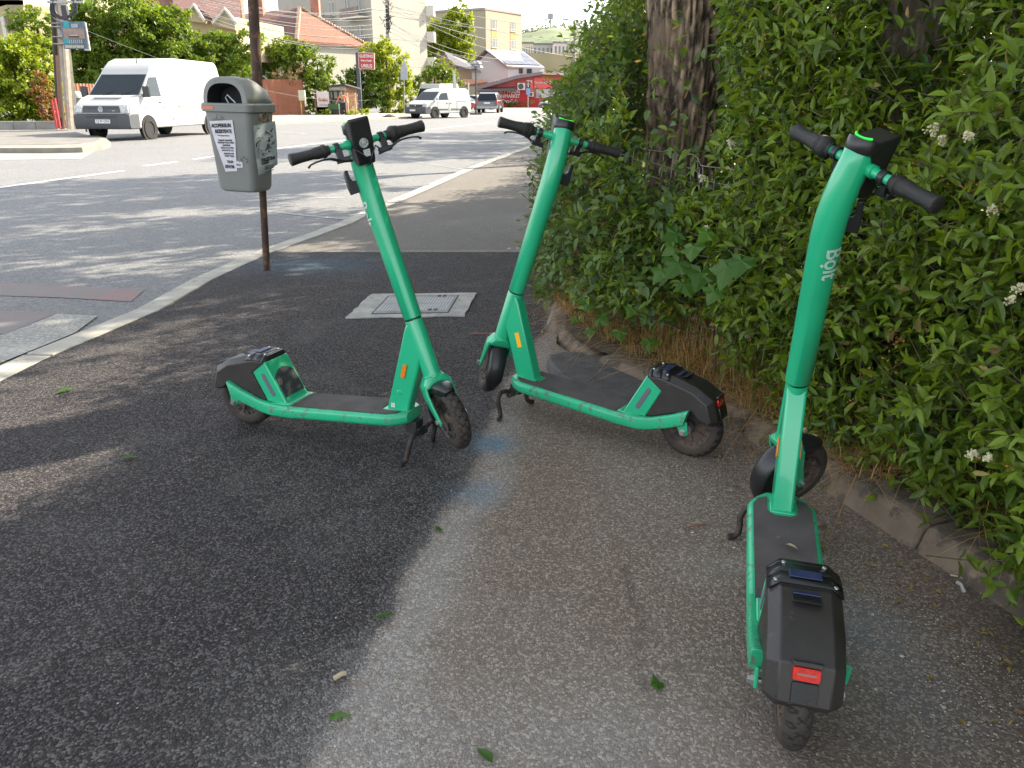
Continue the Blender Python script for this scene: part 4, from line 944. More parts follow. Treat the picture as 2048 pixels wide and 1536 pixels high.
def strip_pts(n, y0, y1, a, b, z=.08):
    s = RNG.uniform(s_of_y(y0), s_of_y(y1), n); xs, ys, nx, ny = hedge_frame(s); o = RNG.uniform(a, b, n); return np.stack([xs+nx*o, ys+ny*o, np.full(n, z)], 1)
blades(0, 0, 0, .30, STRAW, 'dry_grass', 'dry straw coloured grass under the hedge edge', 'grass', lean=1.3, w=.0022, base=np.concatenate([strip_pts(1500, 2.9, 5.2, -.25, .18), strip_pts(260, 2.0, 2.9, -.05, .12)]))
blades(0, 0, 0, .55, STRAW, 'dry_grass', 'tall dry stems standing against the wire fence', 'grass', lean=.45, w=.0018, base=strip_pts(300, 3.3, 4.4, -.25, .12))
blades(0, 0, 0, .17, STRAW, 'dry_thatch', 'matted orange thatch at the foot of the hedge', 'grass', lean=2.2, w=.0022, base=strip_pts(3000, 2.5, 5.2, -.15, .26))
blades(0, 0, 0, .26, GRASS, 'green_grass', 'thin green grass blades along the hedge kerb', 'grass', lean=.9, w=.0025, base=np.concatenate([strip_pts(500, 2.6, 5.6, -.15, .25), strip_pts(60, 2.6, 2.9, .2, .34, .0), strip_pts(110, 5, 8, .0, .35, .02)]))
# wire mesh fence
WIRE = M('galvanised_wire', (.42, .38, .34), .55, metal=.4, var=.25, wear=(.2, .12, .08), wscale=30, wamt=.45)
fence = empty('wire_fence'); tag(fence, 'sagging galvanised wire mesh fence in front of the big trunk', 'fence')
fa = at(1250, 287, 4.55); fb = at(1500, 352, 3.55); rg = random.Random(5)
def fpt(u, z):
    p = Vector((fa.x, fa.y, 0)).lerp(Vector((fb.x, fb.y, 0)), u); nrm = Vector((-(fb.y-fa.y), fb.x-fa.x, 0)).normalized()
    return Vector((p.x, p.y, z))+nrm*(.035*math.sin(u*9+z*4)+.02*math.sin(u*23))
L_f = (Vector((fb.x, fb.y, 0))-Vector((fa.x, fa.y, 0))).length; zt_ = lambda u: fa.z+(fb.z-fa.z)*u+.012*math.sin(u*17)
nz_ = 17
for k in range(nz_):
    pts = [fpt(u/24*1.25, zt_(u/24)-(fa.z-.06)*k/(nz_-1)*1.0+.006*math.sin(u*1.3+k)) for u in range(25)]
    MB().tube(pts, .0021, 5).build('wire', WIRE, fence, sm=60)
nv_ = int(L_f*1.25/.066)
for i in range(nv_):
    u = i/nv_*1.25; j0 = rg.uniform(-.008, .02); MB().tube([fpt(u+.004*math.sin(k*2.2+i), (zt_(u)+j0)*(1-k/10)+.05*k/10) for k in range(11)], .0019, 5).build('wire', WIRE, fence, sm=60)
# ---- trunks
def bark(name, base, top, r0, r1, mat, parent, seed=0, nu=150, nv=260, ridge=.022, flare=.25):
    base = Vector(base); top = Vector(top); V = np.empty((nv, nu, 3)); H = (top-base).length
    a = np.linspace(0, 2*PI, nu, endpoint=False); t = np.linspace(0, 1, nv); A, T = np.meshgrid(a, t)
    U = A*r0*19; Z = T*H
    rid = np.abs(fbm(U+8+.6*np.sin(Z*2.5), Z*4.2+seed*3, 2.0, seed, 3)-.5)*2; rid2 = fbm(U*1.2+5, Z*3.2+4, 3.0, seed+5, 3)
    seam = np.abs(np.linspace(-1, 1, nu))**12                     # hide the wrap on the side away from the viewer
    rad = (r0+(r1-r0)*T)*(1+flare*np.exp(-T*H/.25))+ridge*(rid*1.5-.6)+ridge*.45*(rid2-.5)
    rad = rad*(1-seam[None])+(r0+(r1-r0)*T)*seam[None]
    ang = A+PI/2+PI
    cx_ = base.x+(top.x-base.x)*T; cy2 = base.y+(top.y-base.y)*T
    V[..., 0] = cx_+rad*np.cos(A+PI/2); V[..., 1] = cy2+rad*np.sin(A+PI/2); V[..., 2] = base.z+H*T
    idx = np.arange(nu*nv).reshape(nv, nu); n2 = np.roll(idx, -1, 1)
    F = np.stack([idx[:-1], n2[:-1], n2[1:], idx[1:]], -1).reshape(-1, 4)
    return fast_mesh(name, V.reshape(-1, 3), F, mat, parent=parent, sm=True, tint=np.clip((rid*1.5-.2), 0, 1).ravel())
def barkmat(name, c1, c2, c3):
    def body(N, L, p, tc):
        a = N.new('ShaderNodeAttribute'); a.attribute_name = 'tint'; n = nnoise(N, L, tc, 30, 6, .75, stretch=(1, 1, .42)); n2 = nnoise(N, L, tc, 3.2, 4, .6)
        f = nmath(N, L, 'ADD', nmath(N, L, 'MULTIPLY', a.outputs['Fac'], .42), nmath(N, L, 'MULTIPLY', n, .75))
        c = nmix(N, L, nrange(N, L, f, .34, .74), c1, c2); c = nmix(N, L, nrange(N, L, n2, .5, .66), c, c3)
        L.new(c, p.inputs['Base Color']); p.inputs['Roughness'].default_value = .88
        bp = N.new('ShaderNodeBump'); bp.inputs['Distance'].default_value = .012; L.new(n, bp.inputs['Height']); L.new(bp.outputs[0], p.inputs['Normal'])
    return vcolmat(name, body)
BARK = barkmat('rough_bark', (.026, .018, .012), (.46, .33, .22), (.17, .12, .08))
BARK2 = barkmat('pale_bark', (.17, .13, .10), (.46, .37, .28), (.32, .25, .18))
BARKD = barkmat('street_bark', (.03, .024, .018), (.14, .11, .08), (.06, .05, .04))
def crown(parent, c, rad, n, size, mat=LG_FAR, limbs=None, trunk_top=None, tb=None, tmpl=LEAF_RHOMB, clump=.125, nclump=230):
    v, f, t = blob_leaves(c, rad, n, size, tintv=tb, tmpl=tmpl, clump=clump, nclump=nclump, shell=.45)
    tag(fast_mesh('crown', v, f, mat, tint=t, parent=parent), kind='stuff')
    if trunk_top is not None:
        rg = random.Random(int(c[0]*100)); mb = MB(); a = Vector(trunk_top)
        for k in range(6):
            d = Vector((rg.gauss(0, .7)*rad[0], rg.gauss(0, .7)*rad[1], rg.uniform(.0, .8)*rad[2])); e = Vector(c)+d*.7; m_ = a.lerp(e, .5)+Vector((0, 0, .25)); mb.tube([a-Vector((0, 0, .3)), m_, e], [.10, .06, .02], 7)
        mb.build('limb', BARKD, parent, sm=60)
t1 = empty('big_tree'); tag(t1, 'big tree with thick dark furrowed trunk behind the wire fence', 'tree')
c1 = at(1338, 150, 4.95); c0 = at(1350, 640, 4.95)
bark('trunk', (c0.x+.03, 4.95, 0), (c1.x-.06, 4.97, 4.6), .212, .252, BARK, t1, 3)
crown(t1, (1.2, 5.0, 7.2), (3.2, 3.2, 2.6), 13500, .14, nclump=210, trunk_top=(c1.x-.06, 4.97, 4.5))
t2 = empty('pale_tree'); tag(t2, 'tree with pale brown trunk half hidden by leaves at the upper right', 'tree')
c2 = at(1832, 60, 3.9); bark('trunk', (c2.x+.06, 3.95, 0), (c2.x-.02, 3.95, 4.2), .20, .15, BARK2, t2, 6, ridge=.008)
crown(t2, (3.4, 3.2, 6.6), (3.2, 3.2, 2.4), 13000, .14, nclump=190, trunk_top=(c2.x, 3.95, 4.1))
t4 = empty('right_tree'); tag(t4, 'greyish trunk at the far right edge behind the hedge', 'tree')
c4_ = at(2030, 120, 3.6); bark('trunk', (c4_.x+.1, 3.65, 0), (c4_.x, 3.65, 4.4), .13, .10, BARK2, t4, 9, nu=40, nv=50, ridge=.006)
crown(t4, (4.6, .8, 6.4), (3.0, 3.4, 2.6), 11000, .14, trunk_top=(c4_.x, 3.65, 4.3))
t3 = empty('slender_tree'); tag(t3, 'slender trunk just left of the big furrowed one', 'tree')
c3 = at(1262, 30, 7.2); bark('trunk', (c3.x+.02, 7.25, 0), (c3.x, 7.25, 4.2), .07, .06, BARKD, t3, 12, nu=32, nv=40, ridge=.004)
crown(t3, (1.9, 9.0, 6.6), (2.5, 2.6, 2.0), 8000, .14, trunk_top=(c3.x, 7.25, 4.1))
for i, (x, y, z, rx, rz, n, lab) in enumerate(((3.2, 11.8, 5.9, 2.6, 2.3, 12500, 'street tree over the pavement, its low branches hanging at the top of the hedge'), (2.8, 18.4, 8.0, 2.8, 2.9, 13000, 'street tree halfway along the hedge'), (4.6, 27.5, 6.6, 3.2, 3.1, 12000, 'street tree beyond the halfway point of the hedge'), (7.4, 36, 6.8, 3.6, 3.4, 9000, 'last street tree on the right before the market'))):
    t = empty('street_tree'); tag(t, lab, 'tree', 'street trees behind the hedge')
    bark('trunk', (x, y, 0), (x, y, 4.5), .16, .12, BARKD, t, 20+i, nu=28, nv=30, ridge=.01); crown(t, (x, y, z), (rx, rx, rz), n, .17+.02*i, trunk_top=(x, y, 4.4))
# ---------------------------------------------------------------- litter bin on its pole
pole = empty('rusty_pole'); tag(pole, 'thin leaning rusty steel pole set in the pavement, carrying the litter bin', 'pole')
PB = gp(533, 541); PT = at(492, -260, PB.y+.02); PM = at(515, 170, PB.y+.01)
MB().tube([PB-Vector((0, 0, .05)), PB.lerp(PM, .5), PM], .027, 18).tube([PM-(PT-PM).normalized()*.06, PT], .038, 18).build('shaft', M('rusty_steel', (.055, .030, .020), .75, var=.5, scale=5, wear=(.16, .085, .05), wscale=12, wamt=.46, bump=.3), pole, sm=60)
binr = empty('litter_bin'); tag(binr, 'grey plastic litter bin with domed hood and torn paper notices, hung on the rusty pole', 'litter bin')
BG = M('bin_grey_plastic', (.205, .21, .20), .5, var=.12, scale=3, wear=(.17, .17, .155), wscale=16, wamt=.36)
BGD = M('shaded_bin_inside', (.012, .012, .013), .8)  # near-black stands in for the shade inside the bin
pm = at(522, 300, PB.y)
bc = at(493, 381, 6.22)
binr.matrix_basis = Matrix.Translation((bc.x, bc.y, bc.z)) @ Matrix.Rotation(R(1.2), 4, 'Y') @ Matrix.Rotation(R(-17), 4, 'Z') @ Matrix.Diagonal((.90, .98, .945, 1))
# local: x right, y away, z up, origin at middle of the bottom
def rr3(w, d, r, z, n=5): return [(a, b, z) for a, b in rrect(w, d, r, n)]
MB().loft([rr3(.30, .20, .05, 0), rr3(.345, .245, .055, .012), rr3(.362, .262, .058, .035), rr3(.440, .330, .055, .600)]).build('body', BG, binr, sm=40)
MB().loft([rr3(.45, .34, .058, .598), rr3(.478, .368, .06, .602), rr3(.484, .374, .06, .655), rr3(.470, .36, .06, .664), rr3(.43, .32, .05, .664)]).build('rim', BG, binr, sm=40, bev=.003)
# hood: half-barrel that falls to the back
def arch(y, w, h, n=18, z0=.662, pw=.72):
    return [(w/2*math.copysign(abs(math.cos(PI*k/n))**pw, math.cos(PI*k/n)), y, z0+h*abs(math.sin(PI*k/n))**.8) for k in range(n+1)]
rings = [arch(-.165, .400, .175), arch(-.150, .425, .192), arch(-.06, .43, .195), arch(.05, .43, .18), (arch(.13, .42, .135)), arch(.172, .40, .03)]
mb = MB(); vs = [p for r_ in rings for p in r_]; m_ = len(rings[0]); mb.add(vs, [(i*m_+j, i*m_+j+1, (i+1)*m_+j+1, (i+1)*m_+j) for i in range(len(rings)-1) for j in range(m_-1)])
o = mb.build('hood', BG, binr, sm=50); so = o.modifiers.new('s', 'SOLIDIFY'); so.thickness = .006; so.offset = -1
a0 = arch(-.166, .402, .176); a1 = [(x*.80-.004, y, .662+(z-.662)*.80+.004) for x, y, z in a0]
n = len(a0); MB().add(a0+a1, [(i, i+1, n+i+1, n+i) for i in range(n-1)]).build('mouth_frame', BG, binr, sm=40)
a2 = [(x*.8, y+.16, .662+(z-.662)*.7) for x, y, z in a0]
MB().add(a1+a2, [(i, i+1, n+i+1, n+i) for i in range(n-1)]+[tuple(range(n, 2*n))]).build('mouth', BGD, binr, sm=40)
MB().tube([(.02, -.15, .664), (.0, -.155, .705), (.02, -.155, .725), (.045, -.15, .70), (.085, -.15, .668)], .005, 6).build('wire_hook', M('pale_wire', (.45, .47, .55), .4), binr, sm=60)
for x, y, z in ((.10, -.02, .835), (-.02, .02, .845)): MB().lathe([(.007, 0), (.006, .003), (0, .004)], 8, M=Matrix.Translation((x, y, z+.007))).build('screw', BLACK, binr)
def hwz(z): t = (z-.035)/.565; return (.362+.078*t)/2, (.262+.068*t)/2
def paper(name, pts, mat_, side, jig=.004, label=None):
    """sheet laid on the front (side 0) or right face (side 1); pts (u, z) with u across the face"""
    vs = []; rg = random.Random(len(pts))
    for k, (u, z) in enumerate(pts):
        hx, hy = hwz(z); off = .0025+rg.random()*jig
        vs.append((u, -hy-off, z) if side == 0 else (hx+off, u, z))
    o = MB().add(vs, [tuple(range(len(vs)))]).build(name, mat_, binr, sm=0, recalc=False, label=label); o.modifiers.new('s', 'SOLIDIFY').thickness = .0008; return o
PAP = M('white_paper', (.62, .60, .64), .8, var=.08, scale=20, bump=.25, bscale=18); PAPB = M('bluish_paper', (.38, .43, .45), .8, var=.25, scale=9, wear=(.60, .62, .60), wscale=8, wamt=.45, bump=.3, bscale=14)
INK = M('black_ink', (.02, .02, .025), .8); INKB = M('faded_ink', (.09, .10, .11), .8)
paper('notice', [(-.165, .530), (.055, .545), (.058, .40), (.045, .26), (.035, .165), (-.075, .155), (-.105, .27), (-.142, .40)], PAP, 0, label='white paper notice with black capitals')
paper('torn_scrap', [(.025, .245), (.095, .232), (.095, .195), (.018, .185)], PAP, 0, .002)
paper('torn_scrap', [(-.150, .530), (-.10, .545), (-.02, .548), (.04, .528), (.045, .505), (-.155, .50)], M('scraped_glue', (.15, .145, .135), .8, var=.6, scale=60), 0, .001)
paper('poster', [(-.130, .505), (.155, .535), (.168, .40), (.178, .20), (.02, .150), (-.085, .135), (-.115, .30)], PAPB, 1, .006, label='bluish printed poster with a black heading')
paper('sticker', [(-.07, .600), (.08, .620), (.085, .535), (.03, .525), (-.06, .545)], M('old_sticker', (.30, .30, .24), .7, var=.7, scale=45, wear=(.14, .05, .03), wscale=30, wamt=.5), 1, .001)
M('orange_sticker', (.55, .19, .10), .5); MB().box((-.155, -.1875, .628), (.115, .0012, .024)).build('rim_sticker', MATS['orange_sticker'], binr, sm=0)
def ftext(body, u, z, size, side, sx=1, m=INK, tilt=0, bold=.0006, al='CENTER'):
    hx, hy = hwz(z); sl = (.034/.565 if side == 0 else .039/.565)
    if side == 0: o_ = (u, -hy-.0095, z); X = (1, 0, tilt); Y = (0, -sl, 1)
    else: o_ = (hx+.0115, u, z); X = (0, 1, tilt); Y = (sl, 0, 1)
    text_obj(body, size, m, frame_matrix(o_, X, Y), binr, 'lettering', ext=.0002, sx=sx, bold=bold, align=al)
ftext('ACOPERISURI', -.055, .500, .038, 0, .80, tilt=.04, bold=.0015); ftext('REZISTENTE', -.042, .458, .036, 0, .80, tilt=.03, bold=.0015)
ftext('www.acoperisuri.ro', -.045, .428, .014, 0, 1.0, INKB); 
for z, b_ in ((.362, 'TERMENE GARANTIE'), (.345, 'MONTAM TABLA ORICE'), (.326, 'JGHEABURI'), (.307, 'IZOLATII CU POLIS'), (.288, 'IZOLATII CU CAL'), (.264, 'GARDURI, POR'), (.246, 'VOPSIT TABLA')): ftext(b_, -.036+(.362-z)*.18, z+.030, .0165, 0, .85, INK, .02)
ftext('TELEF', -.016, .232, .026, 0, .85, tilt=.02, bold=.001); ftext('074196', -.025, .195, .034, 0, .85, tilt=.02, bold=.0014); ftext('06413', .060, .213, .020, 0, .8, INKB)
ftext('REJ.', -.075, .487, .013, 1, 1); ftext('PALESTINA', .045, .250, .040, 1, .92, tilt=.07, bold=.0016); ftext('15.06.2024', .000, .222, .022, 1, 1, tilt=.07, bold=.0008)
for z in (.200, .187, .176, .160): ftext('manifestatie ora zece piata', .05, z, .0105, 1, 1.1, INKB, .07)
rg = random.Random(11)
mb = MB()
for k in range(26):      # loose brush drawing on the poster
    u = rg.uniform(-.09, .13); z = rg.uniform(.29, .47); hx, hy = hwz(z); pts = []
    for q in range(4): pts.append((hwz(z)[0]+.0115, u, z)); u += rg.uniform(-.02, .03); z += rg.uniform(-.018, .016)
    mb.tube(pts, rg.choice([.0012, .002, .0045]), 4)
mb.build('poster_drawing', INK, binr, sm=0)
mb = MB()
for k in range(16):
    u = rg.uniform(-.14, .04); z = rg.uniform(.512, .56); pts = []
    for q in range(4): hx, hy = hwz(z); pts.append((u, -hy-.0025, z)); u += rg.uniform(-.012, .014); z += rg.uniform(-.014, .012)
    mb.tube(pts, rg.choice([.0011, .0022]), 4)
for k in range(10):
    u = rg.uniform(.05, .15); z = rg.uniform(.22, .27); pts = []
    for q in range(3): hx, hy = hwz(z); pts.append((u, -hy-.0025, z)); u += rg.uniform(-.01, .012); z += rg.uniform(-.014, .012)
    mb.tube(pts, .002, 4)
mb.build('marker_scrawl', INKB, binr, sm=0)
# ---------------------------------------------------------------- vehicles
GLASS = M('dark_car_glass', (.012, .020, .026), .10, var=.1, spec=.28); WHITE = M('white_car_paint', (.44, .44, .425), .40, var=.04, scale=1, coat=.12, wear=(.48, .47, .45), wscale=3, wamt=.4)
PLAS = M('grey_bumper_plastic', (.055, .06, .068), .55, var=.15); CTY = M('car_tyre', (.014, .0135, .0135), .85); CRIM = M('car_rim', (.5, .49, .47), .45, metal=.5, var=.3, scale=15); LAMPG = M('headlamp_glass', (.45, .47, .48), .1, var=.5, scale=18, coat=1)
PLATE = M('number_plate', (.66, .66, .64), .4); SEAM = M('panel_gap', (.05, .05, .05), .7)
def vehicle(name, label, W, lower, cabin, belt, top_in, paint_, wheels, wr, glass_side, front=None, rear=None, roof_in=None, group=None, lip=None):
    """x forward, y left, z up. lower/cabin: side outlines (x, z)"""
    root = empty(name); tag(root, label, 'van' if 'van' in name else 'car', group)
    zt = max(z for x, z in cabin)
    def hw(x, z): return W/2 if z <= belt else W/2-top_in*((z-belt)/(zt-belt))
    b = MB().prism(lower, 0, 0, hw=lambda x, z: W/2-.04*max(0, (.45-z))/.3).build('body', paint_, root, sm=35, bev=.05, seg=3)
    MB().prism(cabin, 0, 0, hw=hw).build('cabin', paint_, root, sm=35, bev=.045, seg=3)
    for sgn in (1, -1):
        for poly in glass_side:
            vs = [(x, sgn*(hw(x, z)+.006), z) for x, z in poly]; o = MB().add(vs, [tuple(range(len(vs)))]).build('side_window', GLASS, root, sm=0); so = o.modifiers.new('s', 'SOLIDIFY'); so.thickness = .008; so.offset = 0
    def across(nm, p0, p1, in0, in1, m, out=.008, sgn=1):
        (x0, z0), (x1, z1) = p0, p1; nx, nz = (z1-z0), -(x1-x0); l = math.hypot(nx, nz); nx, nz = nx/l*sgn*out, nz/l*sgn*out
        h0, h1 = hw(x0, z0)-in0, hw(x1, z1)-in1
        vs = [(x0+nx, -h0, z0+nz), (x0+nx, h0, z0+nz), (x1+nx, h1, z1+nz), (x1+nx, -h1, z1+nz)]
        o = MB().add(vs, [(0, 1, 2, 3)]).build(nm, m, root, sm=0); so = o.modifiers.new('s', 'SOLIDIFY'); so.thickness = .010; so.offset = 0; return o
    for a in (front or []): across(*a)
    for a in (rear or []): across(*a, sgn=-1)
    for x in wheels:
        for sgn in (1, -1):
            Mx = Matrix.Translation((x, sgn*(W/2-.085), wr)) @ Matrix.Rotation(-sgn*PI/2, 4, 'X')
            ring = MB().lathe([(wr*.60, .07), (wr*.66, .115), (wr*.93, .115), (wr, .07), (wr, -.07), (wr*.93, -.10), (wr*.3, -.10)], 28, M=Mx).build('wheel', CTY, root, sm=40)
            mb = MB().lathe([(wr*.60, .09), (wr*.58, .06), (wr*.34, .04), (wr*.30, .075), (wr*.12, .08), (0, .08)], 28, M=Mx)
            for k in range(9): mb.box((wr*.45, 0, .062), (wr*.14, .028, .012), M=Mx @ Matrix.Rotation(2*PI*k/9, 4, 'Z'))
            mb.build('rim', CRIM, ring, sm=40)
            Ma = Matrix.Translation((x, sgn*(W/2-.025), wr)) @ Matrix.Rotation(-sgn*PI/2, 4, 'X')
            MB().lathe([(0, .031), (wr+.07, .031), (wr+.09, .034), (wr+.10, .0)], 30, M=Ma).build('wheel_arch', M('arch_shade_black', (.012, .012, .013), .8), root, sm=30)  # flat black disc paints the shade of the wheel well
    return root, hw, across
def put(root, heading, fl, tw, wheelx=0):
    """stand the vehicle so that the left front tyre touches the road at fl"""
    h = Vector((*heading, 0)).normalized(); yaw = math.atan2(h.y, h.x); l = Vector((-h.y, h.x, 0)); p = Vector((fl[0], fl[1], RZ))-l*tw/2-h*wheelx
    root.location = p; root.rotation_euler = (0, 0, yaw)
def lamp(root, name, m, c, s, bev=.02): return MB().box(c, s).build(name, m, root, bev=bev)
# the big white van: origin below the front axle
lower = [(.98, .36), (1.00, .50), (.97, .88), (.93, 1.08), (.60, 1.29), (.22, 1.40), (-5.2, 1.40), (-5.22, .42), (-4.95, .36)]
cabin = [(.24, 1.36), (-.50, 2.05), (-.62, 2.20), (-.95, 2.46), (-1.30, 2.56), (-2.2, 2.60), (-5.0, 2.56), (-5.14, 2.45), (-5.22, 1.9), (-5.22, 1.36)]
van, hw, across = vehicle('parked_van', 'large white high roof panel van parked on the far side of the road', 1.95, lower, cabin, 1.38, .16, WHITE, (0, -3.95), .345, [[(.06, 1.43), (-.42, 1.95), (-.88, 1.97), (-.90, 1.36), (-.05, 1.36)]],
    front=[('windshield', (.21, 1.40), (-.50, 2.03), .10, .08, GLASS, .012), ('grille', (.975, .86), (.945, 1.06), .34, .34, PLAS, .05)])
put(van, (-.16, -.987), gp(297, 279, RZ), 1.72)
MB().prism([(1.04, .36), (1.08, .48), (1.07, .80), (.93, .84), (.50, .84), (.50, .36)], -.985, .985).build('bumper', PLAS, van, bev=.03)
for k in range(5): MB().box((1.005, 0, .885+k*.038), (.02, 1.22, .012)).build('grille_bar', M('grille_dark', (.02, .022, .025), .5), van, sm=0)
mb = MB(); Ml = Matrix.Translation((1.022, 0, .965)) @ Matrix.Rotation(PI/2, 4, 'Y')
mb.lathe([(.082, 0), (.082, .012), (.070, .012), (.070, 0)], 24, M=Ml)
for a, b in (((-.035, .062), (0, -.012)), ((.035, .062), (0, -.012)), ((-.062, .02), (-.03, -.058)), ((.062, .02), (.03, -.058)), ((-.03, -.058), (0, .01)), ((.03, -.058), (0, .01))):
    mb.tube([(1.03, a[0], .965+a[1]), (1.03, b[0], .965+b[1])], .008, 5)
mb.build('badge', M('badge_white', (.7, .7, .7), .3), van)
text_obj('TDI', .07, M('badge_white', (1, 1, 1)), frame_matrix((1.02, .45, .90), (0, 1, 0), (0, 0, 1)), van, 'lettering', ext=.002, bold=.002)
for sgn in (1, -1):
    lamp(van, 'headlight', LAMPG, (.965, sgn*.80, .96), (.10, .27, .22)); lamp(van, 'indicator', AMBER, (.88, sgn*.945, .96), (.10, .03, .16), .01)
    MB().box((.12, sgn*1.11, 1.50), (.10, .22, .34)).tube([(.1, sgn*.95, 1.40), (.12, sgn*1.08, 1.44)], .025, 8).build('mirror', BLACK, van, bev=.025)
    MB().box((-.80, sgn*.983, 1.17), (.13, .03, .03)).build('door_handle', BLACK, van, bev=.008)
    for x0, x1 in ((-1.02, -1.90), (-2.02, -3.05), (-3.2, -4.7)):     # pressed side panels, door gaps
        MB().prism([(x0, 1.46), (x0, 2.10), (x1, 2.10), (x1, 1.46)], 0, 0, hw=lambda x, z: 0).v
        h0, h1 = hw(0, 1.48)+.004, hw(0, 2.08)+.004; r_ = .05
        pts = [(x0, sgn*h0, 1.48), (x0, sgn*h1, 2.08), (x1, sgn*h1, 2.08), (x1, sgn*h0, 1.48)]
        MB().tube(pts, .006, 5, closed=True).build('panel_gap', SEAM, van, sm=60)
    for x in (-.96, -1.95): MB().tube([(x, sgn*.978, .45), (x, sgn*.978, 1.38), (x-.01, sgn*(hw(0, 2.2)+.004), 2.2)], .005, 5).build('panel_gap', SEAM, van, sm=60)
    MB().tube([(.20, sgn*.980, 1.02), (-5.15, sgn*.980, 1.02)], .006, 5).build('panel_gap', SEAM, van, sm=60)
    MB().tube([(-.60, sgn*(hw(0, 2.24)+.006), 2.22), (-5.1, sgn*(hw(0, 2.22)+.006), 2.22)], .012, 5).build('roof_gutter', WHITE, van, sm=60)
    for x in (-1.5, -3.0): MB().box((x, sgn*.979, .62), (.05, .012, .05)).build('side_marker', AMBER, van, sm=0)
MB().box((.56, 0, 1.322), (.09, 1.0, .006), M=Matrix.Rotation(0, 4, 'Y')).build('bonnet_vent', PLAS, van, sm=0)
MB().box((1.085, .05, .60), (.012, .52, .115)).build('number_plate', PLATE, van, sm=0)
text_obj('CJ 99 CFN', .10, INK, frame_matrix((1.093, .05, .60), (0, 1, 0), (0, 0, 1)), van, 'lettering', ext=.001, bold=.001)
MB().box((1.075, 0, .745), (.012, 1.1, .05)).build('bumper_slot', M('grille_dark', (0, 0, 0)), van, sm=0)
for y in (-.35, .3): MB().tube([(.26, y, 1.395), (.02, y+.5, 1.58)], .007, 4).build('wiper', BLACK, van)
MB().tube([(-.75, .35, 2.40), (-.78, .35, 2.52)], .015, 6).build('aerial', BLACK, van)
# small white delivery van
lower = [(.78, .30), (.82, .42), (.80, .72), (.72, .88), (.30, 1.06), (.05, 1.10), (-3.2, 1.10), (-3.42, 1.0), (-3.45, .40), (-3.3, .30)]
cabin = [(.10, 1.06), (-.62, 1.62), (-.95, 1.76), (-1.6, 1.83), (-3.1, 1.80), (-3.28, 1.70), (-3.42, 1.06)]
kv, hw, across = vehicle('delivery_van', 'small white delivery van driving on the road, dark bumper towards the viewer', 1.83, lower, cabin, 1.08, .15, WHITE, (0, -2.72), .32, [[(-.22, 1.12), (-.66, 1.52), (-1.22, 1.56), (-1.24, 1.12)]],
    front=[('windshield', (.06, 1.09), (-.60, 1.60), .08, .08, GLASS, .012)])
put(kv, (-.64, -.77), gp(868, 237, RZ), 1.6)
MB().prism([(.86, .28), (.90, .40), (.88, .70), (.70, .74), (.36, .70), (.36, .30)], -.93, .93).build('bumper', PLAS, kv, bev=.04)
MB().box((.80, 0, .78), (.08, 1.1, .12)).build('grille', BLACK, kv, bev=.01); MB().box((.905, -.2, .50), (.015, .5, .11)).build('number_plate', PLATE, kv, sm=0)
MB().add([(.85, -.05, .78), (.85, 0, .86), (.85, .05, .78), (.85, 0, .70), (.87, 0, .78)], [(0, 1, 4), (1, 2, 4), (2, 3, 4), (3, 0, 4)]).build('badge', STEEL, kv, sm=0)
for sgn in (1, -1):
    lamp(kv, 'headlight', LAMPG, (.62, sgn*.72, .85), (.32, .32, .17), .05); MB().box((-.12, sgn*1.03, 1.18), (.10, .20, .18)).build('mirror', WHITE, kv, bev=.03)
    MB().box((-2.0, sgn*.925, .56), (1.0, .03, .07)).box((-.75, sgn*.925, .56), (1.0, .03, .07)).build('rubbing_strip', PLAS, kv, bev=.01); MB().box((-2.5, sgn*.922, 1.05), (.95, .012, .025)).build('door_track', BLACK, kv, sm=0)
    for x in (-.28, -1.30, -2.05): MB().tube([(x, sgn*.919, .40), (x, sgn*.919, 1.08), (x-.02, sgn*(hw(0, 1.7)+.004), 1.70)], .006, 4).build('panel_gap', SEAM, kv)
    for x in (-1.12, -1.45): MB().box((x, sgn*.925, .92), (.12, .03, .04)).build('door_handle', BLACK, kv, bev=.008)
drv = MB().lathe([(0, -.28), (.16, -.25), (.20, -.05), (.09, .04), (.05, .08), (.09, .13), (.10, .20), (.07, .27), (0, .29)], 14, M=Matrix.Translation((-.95, .42, 1.18)))
# white box van behind it
lower2 = [(.8, .4), (.8, .9), (.5, 1.15), (-4.6, 1.15), (-4.6, .4)]; cabin2 = [(.4, 1.1), (-.2, 1.9), (-.5, 2.3), (-4.5, 2.35), (-4.6, 2.2), (-4.6, 1.1)]
bv, hw, across = vehicle('camper_van', 'white high van half hidden behind the small delivery van', 2.0, lower2, cabin2, 1.12, .12, WHITE, (0, -3.2), .36, [[(-.1, 1.3), (-.45, 1.95), (-1.2, 2.0), (-1.2, 1.3)], [(-1.5, 1.35), (-1.5, 2.0), (-4.2, 2.0), (-4.2, 1.35)]], front=[('windshield', (.36, 1.15), (-.22, 1.93), .1, .1, GLASS, .012)])
put(bv, (-.30, -.954), (-6.1, 70.0), 1.7)
